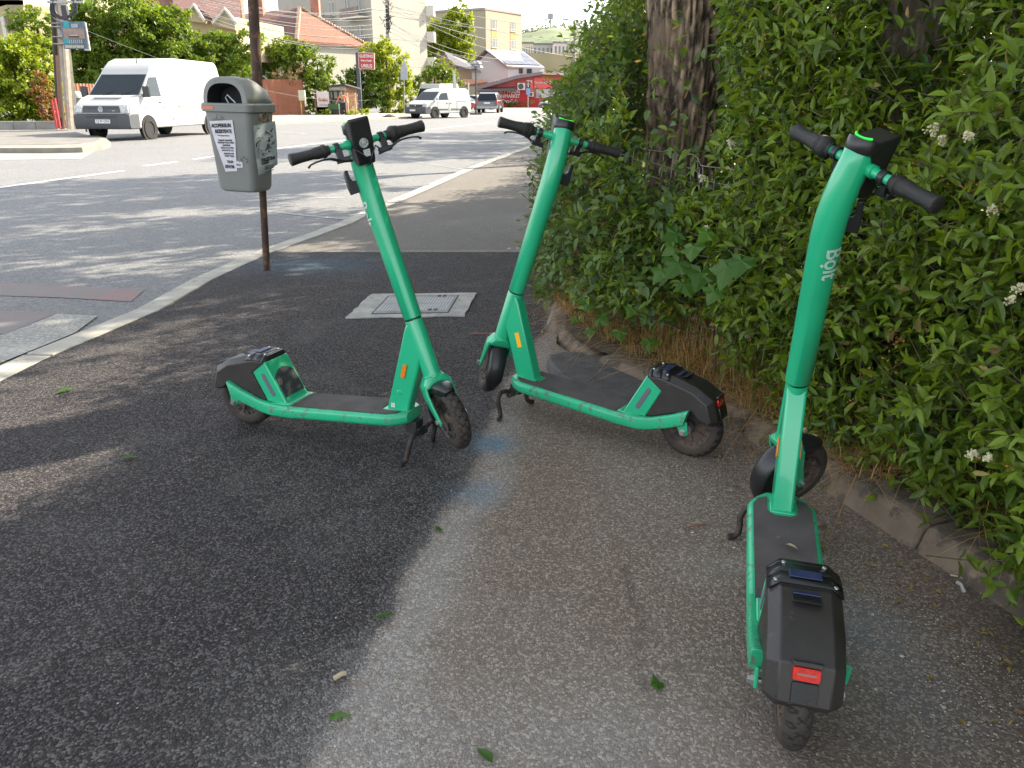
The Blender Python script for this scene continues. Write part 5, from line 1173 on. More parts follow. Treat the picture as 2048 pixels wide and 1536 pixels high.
# dark estate seen from behind
lower3 = [(.85, .32), (.85, .75), (-.1, .98), (-3.55, 1.02), (-3.62, .95), (-3.66, .5), (-3.5, .32)]; cabin3 = [(.0, .95), (-.85, 1.52), (-1.4, 1.62), (-3.0, 1.62), (-3.25, 1.55), (-3.55, .98)]
PD = M('black_car_paint', (.012, .014, .017), .2, coat=1, var=.1)
sv, hw, across = vehicle('dark_estate_car', 'black estate car seen from behind in front of the red market', 1.78, lower3, cabin3, .98, .22, PD, (0, -2.7), .34, [[(-.5, 1.05), (-.95, 1.42), (-3.0, 1.46), (-3.2, 1.05)]], rear=[('rear_window', (-3.54, 1.03), (-3.27, 1.50), .10, .10, GLASS, .012)])
put(sv, (.10, .995), (-2.50, 74.5), 1.56)
for sgn in (1, -1): lamp(sv, 'tail_light', REDL, (-3.60, sgn*.80, .93), (.10, .12, .24))
MB().box((-3.685, 0, .80), (.02, .52, .12)).build('number_plate', PLATE, sv, sm=0); MB().box((-3.66, 0, .45), (.10, 1.70, .22)).build('bumper', M('silver_trim', (.3, .3, .3), .4, metal=.5), sv, bev=.03)
# red saloon
low = [(.85, .28), (.88, .62), (.70, .74), (.0, .88), (-2.9, .92), (-3.5, .90), (-3.62, .80), (-3.65, .4), (-3.5, .28)]; cab = [(-.05, .85), (-.85, 1.36), (-1.5, 1.45), (-2.2, 1.40), (-3.0, .90)]
rv, hw, across = vehicle('red_saloon_car', 'red saloon car parked left of the dark estate, nose to the right', 1.78, low, cab, .90, .26, M('red_car_paint', (.42, .03, .03), .25, coat=.8, var=.05), (0, -2.7), .32, [[(-.45, .95), (-.92, 1.30), (-1.55, 1.36), (-2.15, 1.32), (-2.65, .96)]], front=[('windshield', (-.02, .90), (-.85, 1.35), .12, .10, GLASS, .012)])
put(rv, (.86, -.50), (-2.9, 81.2), 1.56)
rv.location = (-3.75, 80.3, RZ)
for sgn in (1, -1): lamp(rv, 'headlight', LAMPG, (.78, sgn*.68, .66), (.14, .32, .13))
MB().box((.895, 0, .48), (.02, .5, .11)).build('number_plate', PLATE, rv, sm=0); MB().box((.87, 0, .62), (.03, .6, .12)).build('grille', BLACK, rv, sm=0)
# silver car behind, dark hatchback to the right
sl_, hw, across = vehicle('white_saloon_car', 'white saloon car between the red saloon and the dark estate', 1.75, low, cab, .90, .26, WHITE, (0, -2.7), .32, [[(-.45, .95), (-.92, 1.30), (-1.55, 1.36), (-2.15, 1.32), (-2.65, .96)]], front=[('windshield', (-.02, .90), (-.85, 1.35), .12, .10, GLASS, .012)])
sl_.location = (-2.6, 88.5, RZ); sl_.rotation_euler = (0, 0, R(-30))
lowh = [(.85, .28), (.88, .62), (.70, .78), (.05, .92), (-3.1, .98), (-3.25, .9), (-3.28, .4), (-3.1, .28)]; cabh = [(.0, .9), (-.80, 1.38), (-1.4, 1.48), (-2.6, 1.44), (-3.15, .95)]
hv, hw, across = vehicle('dark_hatchback_car', 'dark blue hatchback beside the pavement hedge, nose to the left', 1.78, lowh, cabh, .94, .24, M('blue_black_paint', (.02, .028, .038), .2, coat=1), (0, -2.55), .32, [[(-.40, .99), (-.88, 1.33), (-1.45, 1.40), (-2.5, 1.37), (-2.85, .99)]], front=[('windshield', (.0, .93), (-.80, 1.37), .12, .10, GLASS, .012)])
put(hv, (-.80, -.60), (4.15, 78.0), 1.56)
for sgn in (1, -1): lamp(hv, 'headlight', LAMPG, (.76, sgn*.68, .68), (.16, .32, .13))
MB().box((.895, 0, .46), (.02, .5, .11)).build('number_plate', PLATE, hv, sm=0)
# ---------------------------------------------------------------- far side of the road
FARP = M('far_pavement_asphalt', (.16, .15, .14), .9, var=.2, scale=2, bump=.3); KERBL = M('light_kerb', (.22, .205, .175), .85, var=.2, scale=3)
def slab_px(name, px, z0, z1, m, kind='structure', **k):
    pts = [gp(a, b, z1) for a, b in px]; o = flat_poly(name, [(p.x, p.y) for p in pts], z0, z1-z0, m); tag(o, kind=kind, **k); return o
slab_px('far_kerb', [(-260, 297), (0, 296), (95, 296), (164, 295), (205, 290), (221, 284), (213, 277), (196, 271), (60, 262), (-260, 262)], RZ-.02, RZ+.13, KERBL)
slab_px('far_pavement', [(-260, 292), (0, 290), (92, 289), (160, 287), (190, 283), (200, 278), (188, 273), (118, 256), (118, 240), (-260, 240)], RZ+.10, RZ+.137, FARP)
slab_px('far_pavement', [(-260, 297.5), (0, 297), (160, 297), (205, 293), (160, 318), (-260, 322)], RZ, RZ+.006, M('pale_apron', (.27, .25, .215), .85, var=.15, scale=1))
slab_px('far_pavement', [(430, 251), (520, 247), (600, 243), (700, 238.5), (770, 235.5), (845, 232), (845, 227), (700, 226), (430, 228)], RZ, RZ+.10, M('sunny_pavement', (.30, .27, .22), .85, var=.15, scale=1))
slab_px('junction_road', [(845, 236), (1250, 226), (1250, 213), (845, 213)], RZ+.002, RZ+.008, M('pale_worn_asphalt', (.24, .225, .20), .85, var=.12, scale=.6))
# low wall by the shrubs at the far left
lw = empty('low_wall'); tag(lw, 'low grey concrete wall along the shrubs at the far left', 'wall')
p0 = gp(-200, 262, RZ+.13); p1 = gp(118, 259, RZ+.13); 
for k in range(7):
    a = p0.lerp(p1, k/7+.001); b = p0.lerp(p1, (k+1)/7-.001); t = (b-a).normalized(); MB().box(((a.x+b.x)/2, (a.y+b.y)/2, RZ+.28), ((b-a).length, .20, .34), rz=math.atan2(t.y, t.x)).build('block', M('grey_wall_concrete', (.24, .235, .22), .85, var=.2, scale=2), lw, bev=.015)
CREAM = M('cream_render', (.40, .33, .20), .85, var=.06, scale=1); WHT = M('white_trim', (.52, .50, .45), .7, var=.05); GREYW = M('grey_white_render', (.32, .30, .255), .85, var=.06, scale=.5)
def tilemat(name, c1, c2, sc=3.2):
    def body(N, L, p, tc):
        br = N.new('ShaderNodeTexBrick'); mp = N.new('ShaderNodeMapping'); L.new(tc.outputs['Generated'], mp.inputs[0]); mp.inputs['Scale'].default_value = (1, 1, 1)
        wz = nnoise(N, L, tc, 6, 4, .7); w2 = N.new('ShaderNodeTexWave'); w2.wave_type = 'BANDS'; w2.bands_direction = 'Z'; w2.inputs['Scale'].default_value = sc; w2.inputs['Distortion'].default_value = .6; w2.inputs['Detail'].default_value = 2; w2.inputs['Detail Scale'].default_value = 5; L.new(tc.outputs['Object'], w2.inputs['Vector'])
        N.remove(br); f = nmath(N, L, 'ADD', nmath(N, L, 'MULTIPLY', wz, .8), nmath(N, L, 'MULTIPLY', w2.outputs['Fac'], .35))
        L.new(nmix(N, L, nrange(N, L, f, .35, .85), c1, c2), p.inputs['Base Color']); p.inputs['Roughness'].default_value = .85
        bp = N.new('ShaderNodeBump'); bp.inputs['Distance'].default_value = .08; L.new(f, bp.inputs['Height']); L.new(bp.outputs[0], p.inputs['Normal'])
    return vcolmat(name, body)
TILEO = tilemat('orange_and_lit_tiles', (.115, .040, .026), (.29, .135, .085)); TILEB = tilemat('brown_and_shaded_tiles', (.10, .045, .04), (.22, .12, .10)); TILED = tilemat('dark_red_tiles', (.07, .025, .025), (.24, .14, .12), 6); SHEETG = M('grey_roof_sheet', (.16, .15, .16), .6, var=.1)
WGL = M('window_glass', (.03, .04, .05), .08, var=.2, spec=.7); CURT = M('curtain', (.28, .26, .22), .9)
def Yz(px, py, z): d = ray(px, py); return (z-CAMH)*d.y/d.z
def block(name, corners, z0, z1, m, parent, **k): return flat_poly(name, corners, z0, z1-z0, m, parent, **k)
def wall_frame(a, b): a = Vector((a[0], a[1], 0)); b = Vector((b[0], b[1], 0)); t = (b-a).normalized(); n = Vector((t.y, -t.x, 0)); return a, b, t, n
def window(parent, a, t, n, s, z, w, h, fm=WHT, curtain=True, sill=True):
    """window on a wall: s metres along t from a, centre height z"""
    c = Vector((a.x, a.y, 0))+t*s; rz = math.atan2(t.y, t.x)
    f = MB(); 
    for dx, dz, sx, sz in ((-w/2, 0, .06, h), (w/2, 0, .06, h), (0, h/2, w, .06), (0, -h/2, w, .06), (0, 0, .04, h)): f.box((0, 0, 0), (sx, .07, sz), M=Matrix.Translation(c+t*dx+n*.035+Vector((0, 0, z+dz))) @ Matrix.Rotation(rz, 4, 'Z'))
    fo = f.build('window', fm, parent, sm=0)
    MB().box((0, 0, 0), (w, .03, h), M=Matrix.Translation(c+n*.018+Vector((0, 0, z))) @ Matrix.Rotation(rz, 4, 'Z')).build('pane', WGL, fo, sm=0)
    if curtain: MB().box((0, 0, 0), (w*.30, .012, h*.92), M=Matrix.Translation(c+t*w*.22+n*.04+Vector((0, 0, z))) @ Matrix.Rotation(rz, 4, 'Z')).build('curtain', CURT, fo, sm=0)
    if sill: MB().box((0, 0, 0), (w+.2, .16, .06), M=Matrix.Translation(c+n*.08+Vector((0, 0, z-h/2-.05))) @ Matrix.Rotation(rz, 4, 'Z')).build('sill', fm, fo, sm=0)
# --- tall pale apartment block
ab = empty('apartment_block'); tag(ab, 'tall pale apartment block with a blank gable wall behind the tiled house', 'building')
A = at(745, 60, 98); B = at(853, 60, 106); Lf = at(560, 60, 118); bk = Vector((B.x-A.x, B.y-A.y, 0)); q3 = Vector((Lf.x, Lf.y, 0))+bk
block('wall', [(Lf.x, Lf.y), (A.x, A.y), (B.x, B.y), (q3.x, q3.y)], -.2, 21, GREYW, ab)
a, b, t, n = wall_frame((Lf.x, Lf.y), (A.x, A.y)); Lw = (b-a).length
for z in (5.0, 7.9, 10.8):
    for s in (Lw-5.4, Lw-2.6, Lw-9.5, Lw-13.5, Lw-17.5): window(ab, a, t, n, s, z+.3, 1.3, 1.5)
    for s0 in (Lw-3.0, Lw-11.5):
        cc = a+t*s0+n*.65; rz = math.atan2(t.y, t.x); bal = MB().box((0, 0, 0), (4.6, 1.3, .16), M=Matrix.Translation(cc+Vector((0, 0, z-1.15))) @ Matrix.Rotation(rz, 4, 'Z')).build('balcony', WHT, ab, sm=0)
        MB().box((0, 0, 0), (4.6, .05, .95), M=Matrix.Translation(cc+n*.62+Vector((0, 0, z-.6))) @ Matrix.Rotation(rz, 4, 'Z')).build('railing', M('balcony_brown', (.17, .13, .11), .7, var=.5, scale=3), bal, sm=0)
a, b, t, n = wall_frame((A.x, A.y), (B.x, B.y)); G_ = b-n*0
for z in (5.2, 8.1, 11):   # balcony ends past the gable
    MB().box((B.x+.45, B.y+1.2, z), (.9, 2.4, 1.1)).build('balcony', WHT, ab, sm=0)
for z in (4.6, 7.5, 10.4, 13.3): MB().box((0, 0, 0), ((b-a).length, .02, .03), M=Matrix.Translation(a.lerp(b, .5)+n*.012+Vector((0, 0, z))) @ Matrix.Rotation(math.atan2(t.y, t.x), 4, 'Z')).build('panel_joint', M('joint_grey', (.36, .34, .30), .9), ab, sm=0)
# --- peach block
pb = empty('peach_block'); tag(pb, 'four storey peach block, its shaded side coloured beige, olive panels under its windows', 'building')
A = at(970, 15, 150); zt0 = A.z; B = at(1043, 25, 160); C_ = at(850, 20, 156); q3 = Vector((B.x+C_.x-A.x, B.y+C_.y-A.y, 0)); PEA = M('peach_render', (.40, .27, .20), .85, var=.04); BEI = M('shaded_beige_render', (.30, .265, .19), .85, var=.05); OLI = M('olive_panel', (.34, .27, .10), .85)  # the left side's shade is put into the beige wall colour
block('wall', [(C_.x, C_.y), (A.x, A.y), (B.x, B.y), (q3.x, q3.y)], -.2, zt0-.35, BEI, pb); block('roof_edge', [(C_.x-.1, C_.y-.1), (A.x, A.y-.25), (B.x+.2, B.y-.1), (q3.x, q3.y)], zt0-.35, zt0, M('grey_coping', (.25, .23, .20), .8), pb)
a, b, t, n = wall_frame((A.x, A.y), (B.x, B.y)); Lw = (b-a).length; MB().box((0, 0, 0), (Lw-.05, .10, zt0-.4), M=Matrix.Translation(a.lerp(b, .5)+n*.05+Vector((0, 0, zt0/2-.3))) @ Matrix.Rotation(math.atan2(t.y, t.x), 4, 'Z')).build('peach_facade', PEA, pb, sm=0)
for k in range(4):
    z = zt0-2.0-k*2.95-.2
    for u in (.22, .74):
        window(pb, a+n*.1, t, n, Lw*u, z-.3, 1.7, 1.5, sill=True); MB().box((0, 0, 0), (1.8, .03, 1.25), M=Matrix.Translation(a+t*Lw*u+n*.12+Vector((0, 0, z-1.75))) @ Matrix.Rotation(math.atan2(t.y, t.x), 4, 'Z')).build('olive_panel', OLI, pb, sm=0)
a, b, t, n = wall_frame((C_.x, C_.y), (A.x, A.y))
for k in range(4):
    for s in (1.5, 4.2): window(pb, a, t, n, s, zt0-3.2-k*2.95, 1.3, 1.4)
# --- house with big tiled hip roof
hh = empty('tiled_house'); tag(hh, 'old house with a large tiled hip roof, shaded face coloured brown, sunlit face orange', 'house')
E0 = at(593, 80, 74); ez = E0.z; E1 = at(737, 91, Yz(737, 91, ez)) if Yz(737, 91, ez) < 100 else at(737, 91, 84); E1.z = ez
E2 = at(395, 75, 80); E2.z = ez; Pk = at(599, 15, 79.5); Qk = at(480, 8, 86); Qk.z = Pk.z
mb = MB(); th = Vector((0, 0, .22))
back = Vector((E1.x-8, E1.y+9, ez)); backl = Vector((E2.x+2, E2.y+12, ez))
for nm, pts, m in (('roof', [E2, E0, Pk, Qk], TILEB), ('roof_face', [E0, E1, Pk], TILEO), ('roof_face', [E1, back, Qk, Pk], TILEB), ('roof_face', [E2, Qk, back, backl], TILEB)):  # brown and orange tiles paint the roof's shaded and sunlit faces
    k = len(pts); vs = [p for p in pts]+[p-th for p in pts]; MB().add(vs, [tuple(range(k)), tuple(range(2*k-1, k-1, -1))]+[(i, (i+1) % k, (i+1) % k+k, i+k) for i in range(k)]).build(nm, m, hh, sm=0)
for a, b in ((E0, Pk), (Pk, E1)):
    for k in range(26): p = a.lerp(b, (k+.5)/26); MB().box(tuple(p+Vector((0, 0, .06))), (.32, .32, .18)).build('ridge_tile', M('ridge_tile_pale', (.45, .30, .20), .8, var=.3), hh, bev=.05)
cen = (E0+E1+E2+back)/4; sh = lambda p, f=.94: (cen.x+(p.x-cen.x)*f, cen.y+(p.y-cen.y)*f)
block('wall', [sh(E2), sh(E0), sh(E1), sh(back), sh(backl)], -.2, ez-.22, M('greenish_grey_render', (.30, .29, .24), .85, var=.08), hh)
for cxp, Yc, w in ((632, 80.5, 1.0), (520, 82, 1.1), (477, 80, 1.2)): c = at(cxp, 28, Yc); MB().box((c.x, c.y, c.z+.6), (w*.75, w*.75, 4.2)).box((c.x, c.y, c.z+2.7), (w*.95, w*.95, .2)).build('chimney', M('chimney_brick', (.34, .16, .11), .85, var=.25, scale=5), hh, sm=0)
# --- cream houses at the left
def gable(name, px, Y, D, wm, parent, z0=-.2):
    pts = [at(a, b, Y) for a, b in px]; k = len(pts); D = Vector(D); vs = [p for p in pts]+[p+D for p in pts]
    return MB().add(vs, [tuple(range(k)), tuple(range(2*k-1, k-1, -1))]+[(i, (i+1) % k, (i+1) % k+k, i+k) for i in range(k)]).build(name, wm, parent, sm=0)
def slope(name, pts, th, m, parent):
    k = len(pts); th = Vector((0, 0, -th)); vs = [Vector(p) for p in pts]+[Vector(p)+th for p in pts]
    return MB().add(vs, [tuple(range(k)), tuple(range(2*k-1, k-1, -1))]+[(i, (i+1) % k, (i+1) % k+k, i+k) for i in range(k)]).build(name, m, parent, sm=0)
ch = empty('cream_house'); tag(ch, 'cream house with orange roof at the far left edge', 'house')
gable('wall', [(-60, 190), (-60, 0), (18, -30), (46, 8), (46, 190)], 52, (2.5, 8, 0), CREAM, ch)
0 and slope('roof', [at(12, -60, 51.5), at(62, 18, 51.5), at(62, 18, 51.5)+Vector((9, 4, 0)), at(12, -60, 51.5)+Vector((9, 4, 0))], .15, TILEO, ch)
0 and slope('barge_board', [at(8, -52, 51.3), at(8, -38, 51.3), at(60, 26, 51.3), at(62, 14, 51.3)], .1, WHT, ch); slope('barge_board', [at(-10, 12, 51.3), at(12, 6, 51.3), at(46, 6, 51.3), at(46, 0, 51.3), at(-10, 0, 51.3)], .1, WHT, ch)
p = at(28, 42, 51.9); MB().box((p.x, p.y, p.z), (.65, .1, 1.0)).build('window', M('brown_window', (.08, .05, .04), .5), ch, sm=0)
p = at(11, 60, 51.9); MB().box((p.x, p.y, p.z-1), (.2, .3, 3.5)).build('pillar', WHT, ch, sm=0)
ch2 = empty('cream_house'); tag(ch2, 'cream house with white gables and a dark red tiled dormer above the van', 'house')
gable('wall', [(352, 120), (352, 48), (372, 34), (470, 34), (480, 120)], 57, (1, 8, 0), CREAM, ch2)
gable('gable', [(366, 40), (366, 34), (386, 8), (408, 38), (408, 46)], 56.2, (0, .8, 0), CREAM, ch2); gable('gable', [(425, 50), (425, 44), (448, 18), (470, 44), (470, 60)], 56.2, (0, .8, 0), CREAM, ch2)
for q in ([(362, 38), (386, 6), (386, 12), (364, 42)], [(386, 6), (410, 40), (407, 44), (386, 12)], [(422, 44), (448, 14), (448, 20), (425, 48)], [(448, 14), (474, 46), (471, 50), (448, 20)]): gable('barge_board', q, 55.9, (0, .3, 0), WHT, ch2)
slope('dormer_roof', [at(388, 8, 56.3), at(440, 9, 58), at(424, 36, 56.1), at(407, 36, 56.1)], .15, TILED, ch2)
slope('roof', [at(350, 30, 58), at(480, 40, 58), at(480, -20, 64), at(340, -30, 64)], .2, TILEB, ch2)
hs = empty('orange_house'); tag(hs, 'house roof with orange tiles and grey eave seen over the trees left of centre', 'house')
slope('roof', [at(150, 8, 60), at(350, 30, 60), at(350, -30, 66), at(150, -40, 66)], .2, TILEO, hs); gable('wall', [(152, 120), (152, 10), (340, 30), (340, 120)], 60.5, (0, 6, 0), CREAM, hs)
slope('eave', [at(150, 0, 50), at(184, 8, 50), at(184, -10, 52), at(150, -14, 52)], .15, SHEETG, hs)
# --- houses with solar panels
SOL = M('solar_cell_blue', (.05, .06, .09), .12, var=.25, scale=2, spec=.8, coat=.5)
def panels(parent, o, u, v, nu, nv, gap=.06):
    o, u, v = Vector(o), Vector(u), Vector(v); n = u.cross(v).normalized(); n = n if n.z > 0 else -n
    for i in range(nu):
        for j in range(nv):
            a = o+u*((i+.02)/nu)+v*((j+.02)/nv)+n*.10; b = u*(.96/nu); c = v*(.96/nv)
            vs = [a, a+b, a+b+c, a+c]; vs += [q+n*.05 for q in vs]; MB().add(vs, [(3, 2, 1, 0), (4, 5, 6, 7), (0, 1, 5, 4), (1, 2, 6, 5), (2, 3, 7, 6), (3, 0, 4, 7)]).build('solar_panel', SOL, parent, sm=0)
ha = empty('brown_house'); tag(ha, 'low house with dark gable and solar panels left of the white gabled one', 'house')
BRN = M('dark_wood_gable', (.10, .08, .08), .8, var=.2)
gable('wall', [(829, 172), (829, 135), (889, 106), (932, 124), (962, 142), (962, 172)], 121, (0, 10, 0), M('dusty_render', (.36, .31, .25), .85), ha)
slope('roof', [at(826, 137, 120.5), at(889, 104, 120.5), at(893, 106, 131), at(840, 133, 131)], .2, BRN, ha)
slope('roof_face', [at(889, 104, 120.5), at(905, 128, 118.5), at(962, 143, 118.5), at(932, 121, 122)], .2, SHEETG, ha)
panels(ha, at(912, 139, 118.2), at(950, 141, 118.4)-at(912, 139, 118.2), at(911, 125, 120.5)-at(912, 139, 118.2), 3, 2); panels(ha, at(903, 121, 119.4), at(914, 122, 119.6)-at(903, 121, 119.4), at(893, 108, 121)-at(903, 121, 119.4), 1, 3)
gable('porch_roof', [(924, 158), (960, 158), (975, 164), (930, 170)], 117, (0, 3, 0), M('salmon_roof', (.40, .24, .17), .8), ha)
hb = empty('white_gabled_house'); tag(hb, 'white gabled house with solar panels on its grey roof behind the red market', 'house')
WGB = M('bluish_white_render', (.38, .38, .39), .8, var=.04)
Yb = 119; ap = at(971, 101, Yb); rr_ = at(1046, 104.5, Yz(1046, 104.5, ap.z)); rr_ = at(1046, 104.5, 126) if not (119 < Yz(1046, 104.5, ap.z) < 150) else rr_
Dv = Vector((rr_.x-ap.x, rr_.y-ap.y, 0))
gable('wall', [(944, 172), (944, 126), (971, 103), (1016, 132), (1016, 172)], Yb, tuple(Dv), WGB, hb)
ev = at(1015, 132.5, Yb-.6); slope('roof', [ap+Vector((0, -.6, .15)), ev, ev+Dv*1.02, ap+Dv+Vector((0, 0, .15))], .18, SHEETG, hb)
slope('roof_face', [ap+Vector((0, -.6, .15)), at(941, 127, Yb-.6), at(941, 127, Yb-.6)+Dv, ap+Dv], .18, BRN, hb)
o_ = ev.lerp(ap, .10); panels(hb, o_+Dv*.02, Dv*.94, (ap-ev)*.80, 6, 3)
0 and slope('lower_roof', [at(942, 128, 116), at(961, 113, 116), at(992, 150, 116), at(985, 152, 116)], .2, M('purple_grey_roof', (.19, .17, .19), .7), hb)
slope('gutter', [at(1016, 133.5, Yb-.7), at(1080, 136, 124), at(1080, 134, 124), at(1016, 131.5, Yb-.7)], .1, M('brown_gutter', (.15, .10, .08), .6), hb)
gable('side_wall', [(1018, 150), (1018, 135), (1080, 137), (1080, 150)], 120.5, (0, 4, 0), WGB, hb)
for x in (1037, 1043, 1056, 1061): p = at(x, 142, 120.4); MB().box((p.x, p.y, p.z), (.34, .08, .62)).build('window', WGL, hb, sm=0)
# --- hall, far buildings, hill, mast
hl_ = empty('hall_building'); tag(hl_, 'long hall with a plain olive beige sheet roof behind the houses', 'building')
gable('roof', [(1010, 165), (1016, 130), (1045, 106), (1180, 108), (1200, 165)], 138, (0, 14, 0), M('olive_beige_sheet', (.30, .26, .15), .7, var=.1, scale=.4), hl_)
fb_ = [('far_building', 'small white building with dark window row left of the lamp post, far off', (1041, 87, 1066, 106), 175, (.55, .52, .46)), ('far_building', 'far grey flat building with a row of dark windows', (1066, 89, 1108, 106), 190, (.40, .40, .38)), ('far_building', 'far pinkish white building nearest the lamp post', (1108, 86, 1146, 106), 182, (.55, .50, .48))]
for nm, lb, (x0, y0, x1, y1), Y, c in fb_:
    e = empty(nm); tag(e, lb, 'building'); A = at(x0, y0, Y); B = at(x1, y0, Y); block('wall', [(A.x, Y), (B.x, Y), (B.x, Y+9), (A.x, Y+9)], -.2, A.z, M('far_wall_%d' % x0, c, .85), e)
    block('roof_edge', [(A.x-.2, Y-.3), (B.x+.2, Y-.3), (B.x+.2, Y+9), (A.x-.2, Y+9)], A.z, A.z+.3, SHEETG, e)
    for k in range(5): window(e, Vector((A.x, Y, 0)), Vector((1, 0, 0)), Vector((0, -1, 0)), (B.x-A.x)*(k+.5)/5, A.z-1.3, (B.x-A.x)/9, 1.4, curtain=False, sill=False)
ny, nx = 26, 60; xs_ = np.linspace(-20, 150, nx); ys_ = np.linspace(0, 1, ny); Xh, Th = np.meshgrid(xs_, ys_)
prof_px = [(900, 100), (1040, 74), (1062, 70), (1085, 63), (1100, 60), (1118, 66), (1130, 66), (1150, 61), (1175, 62), (1230, 70), (1400, 80)]
Yh = 420; hx = [at(a, b, Yh).x for a, b in prof_px]; hz = [at(a, b, Yh).z for a, b in prof_px]
Hh = np.interp(Xh, hx, hz)*np.sin(Th*PI/2)**.8+2.5*(fbm(Xh, Th*60, .12, 3)-.5)*Th; Yv = Yh-170*(1-Th)
idx = np.arange(nx*ny).reshape(ny, nx); F = np.stack([idx[:-1, :-1], idx[:-1, 1:], idx[1:, 1:], idx[1:, :-1]], -1).reshape(-1, 4)
tag(fast_mesh('hills', np.stack([Xh, Yv, Hh], -1).reshape(-1, 3), F, M('hill_grass', (.12, .15, .07), .9, var=.3, scale=.05), sm=True), kind='structure')
sel = RNG.integers(0, nx*ny, 900); HC = np.stack([Xh, Yv, Hh], -1).reshape(-1, 3)[sel]+RNG.normal(size=(900, 3))*np.array([2.5, 5, .5]); HC[:, 2] = np.interp(HC[:, 0], hx, hz)*np.clip((HC[:, 1]-(Yh-170))/170, 0, 1)**.8
P = np.repeat(HC, 26, 0)+RNG.normal(size=(900*26, 3))*np.array([2.2, 2.2, 1.5])+np.array([0, 0, .8]); m_ = len(P)
v, f, t = leaf_geo(P, rnd_dirs(m_), rnd_dirs(m_, .8), RNG.uniform(1.2, 2.4, m_), RNG.uniform(.9, 1.8, m_), LEAF_RHOMB, np.repeat(RNG.uniform(0, 1, 900), 26)*.7+RNG.uniform(0, .3, m_))
ho = fast_mesh('hill_wood', v, f, leafmat('far_wood', (.06, .10, .045), (.13, .17, .08), .25, .6), tint=t); tag(ho, 'green wooded hill far behind the market', 'wood', kind='stuff')
ms = empty('radio_mast'); tag(ms, 'thin antenna mast on the far wooded hill', 'mast'); a = at(1101, 62, 415); b = at(1101, 26, 415)
mb = MB().tube([a, b], .35, 6); mb.tube([a+Vector((1, 0, 0)), b+Vector((.8, 0, -1))], .15, 5).tube([a-Vector((1, 0, 0)), b-Vector((.8, 0, 1))], .15, 5)
for k in range(9): p = a.lerp(b, k/9); mb.tube([p-Vector((1, 0, 0)), p+Vector((1, 0, 1.2))], .1, 4)
mb.box((b.x, b.y, b.z-1.5), (2.6, .5, 2.6)); mb.build('lattice', M('mast_grey', (.30, .30, .32), .7), ms, sm=0)
# --- red market
mk = empty('red_market'); tag(mk, 'long red minimarket with white painted lettering under a low grey roof', 'shop')
REDW = M('faded_red_render', (.44, .095, .085), .8, var=.07, scale=.8); REDB = M('bright_red_wall', (.42, .022, .028), .75, var=.06); Ym = 106
gable('wall', [(956, 214.5), (956, 172), (1035, 150), (1085, 143.5), (1160, 148), (1160, 214.5)], Ym, (0, 9, 0), REDW, mk)
slope('roof', [at(950, 175, Ym-1), at(1034, 151, Ym-1), at(1034, 151, Ym+9), at(950, 175, Ym+9)], .35, SHEETG, mk); slope('roof_face', [at(1034, 151, Ym-1), at(1085, 143, Ym-1), at(1085, 143, Ym+9), at(1034, 151, Ym+9)], .35, SHEETG, mk); slope('roof_face', [at(1085, 144, Ym-1), at(1165, 148, Ym-1), at(1165, 148, Ym+9), at(1085, 144, Ym+9)], .25, M('pale_roof_edge', (.50, .42, .36), .7), mk)
def onwall(name, x0, y0, x1, y1, out, th, m, parent=mk, sm=0, bev=0):
    a = at(x0, y1, Ym); b = at(x1, y0, Ym); return MB().box(((a.x+b.x)/2, Ym-out-th/2, (a.z+b.z)/2), (b.x-a.x, th, b.z-a.z)).build(name, m, parent, sm=sm, bev=bev)
onwall('lower_wall', 997, 179, 1067, 214.3, .0, .06, REDB); onwall('door_panel', 1067, 196, 1078, 214, .0, .08, REDB)
onwall('shop_window', 956, 181.5, 996, 196, .0, .08, M('shop_pictures', (.40, .24, .17), .6, var=.7, scale=.9)); onwall('shop_window', 1072, 178, 1128, 196, .0, .08, M('shop_glass', (.30, .28, .26), .4, var=.6, scale=.8))
cn = slope('canopy', [at(952, 180, Ym-1.6), at(1030, 177, Ym-1.6), at(1030, 173, Ym), at(957, 176, Ym)], .25, M('brown_canopy', (.10, .07, .07), .6), mk)
sg = onwall('sign_board', 1068, 155, 1112, 177, .02, .10, M('sign_red', (.62, .09, .085), .5)); onwall('sign_board', 1051, 159, 1066, 183, .02, .10, M('sign_red', (0, 0, 0)))
for x0, y0, x1, y1 in ((991, 160, 999, 168.5), (1035, 166, 1050, 180), (1058, 184, 1067, 193)):
    ac = onwall('air_conditioner', x0, y0, x1, y1, .1, .45, M('ac_white', (.55, .52, .48), .6)); c = at((x0+x1)/2-.8, (y0+y1)/2, Ym); MB().lathe([(0, .02), ((x1-x0)*.021, .02), ((x1-x0)*.023, 0)], 20, M=Matrix.Translation((c.x, Ym-.55, c.z)) @ Matrix.Rotation(PI/2, 4, 'X')).build('fan_grille', M('fan_dark', (.06, .06, .065), .6), ac)
WL = M('white_wall_paint', (.72, .66, .64), .7)
def mtext(body, px, py, size, sx=1, m=WL, out=.16, bold=.02, shear=0, sp=1):
    p = at(px, py, Ym); X = Vector((1, 0, 0)); text_obj(body, size, m, frame_matrix((p.x, Ym-out, p.z), (1, 0, 0), (shear, 0, 1)), mk, 'lettering', ext=.02, sx=sx, bold=bold, sp=sp)
mtext('CITY MOON', 1017, 183.5, .60, .84, out=.09, bold=.008); mtext('MINIMARKET', 1017, 192.5, .60, .80, out=.09, bold=.008); mtext('Coca-Cola', 1019, 202.5, .62, .80, bold=.004, out=.09, shear=.25, sp=.9)
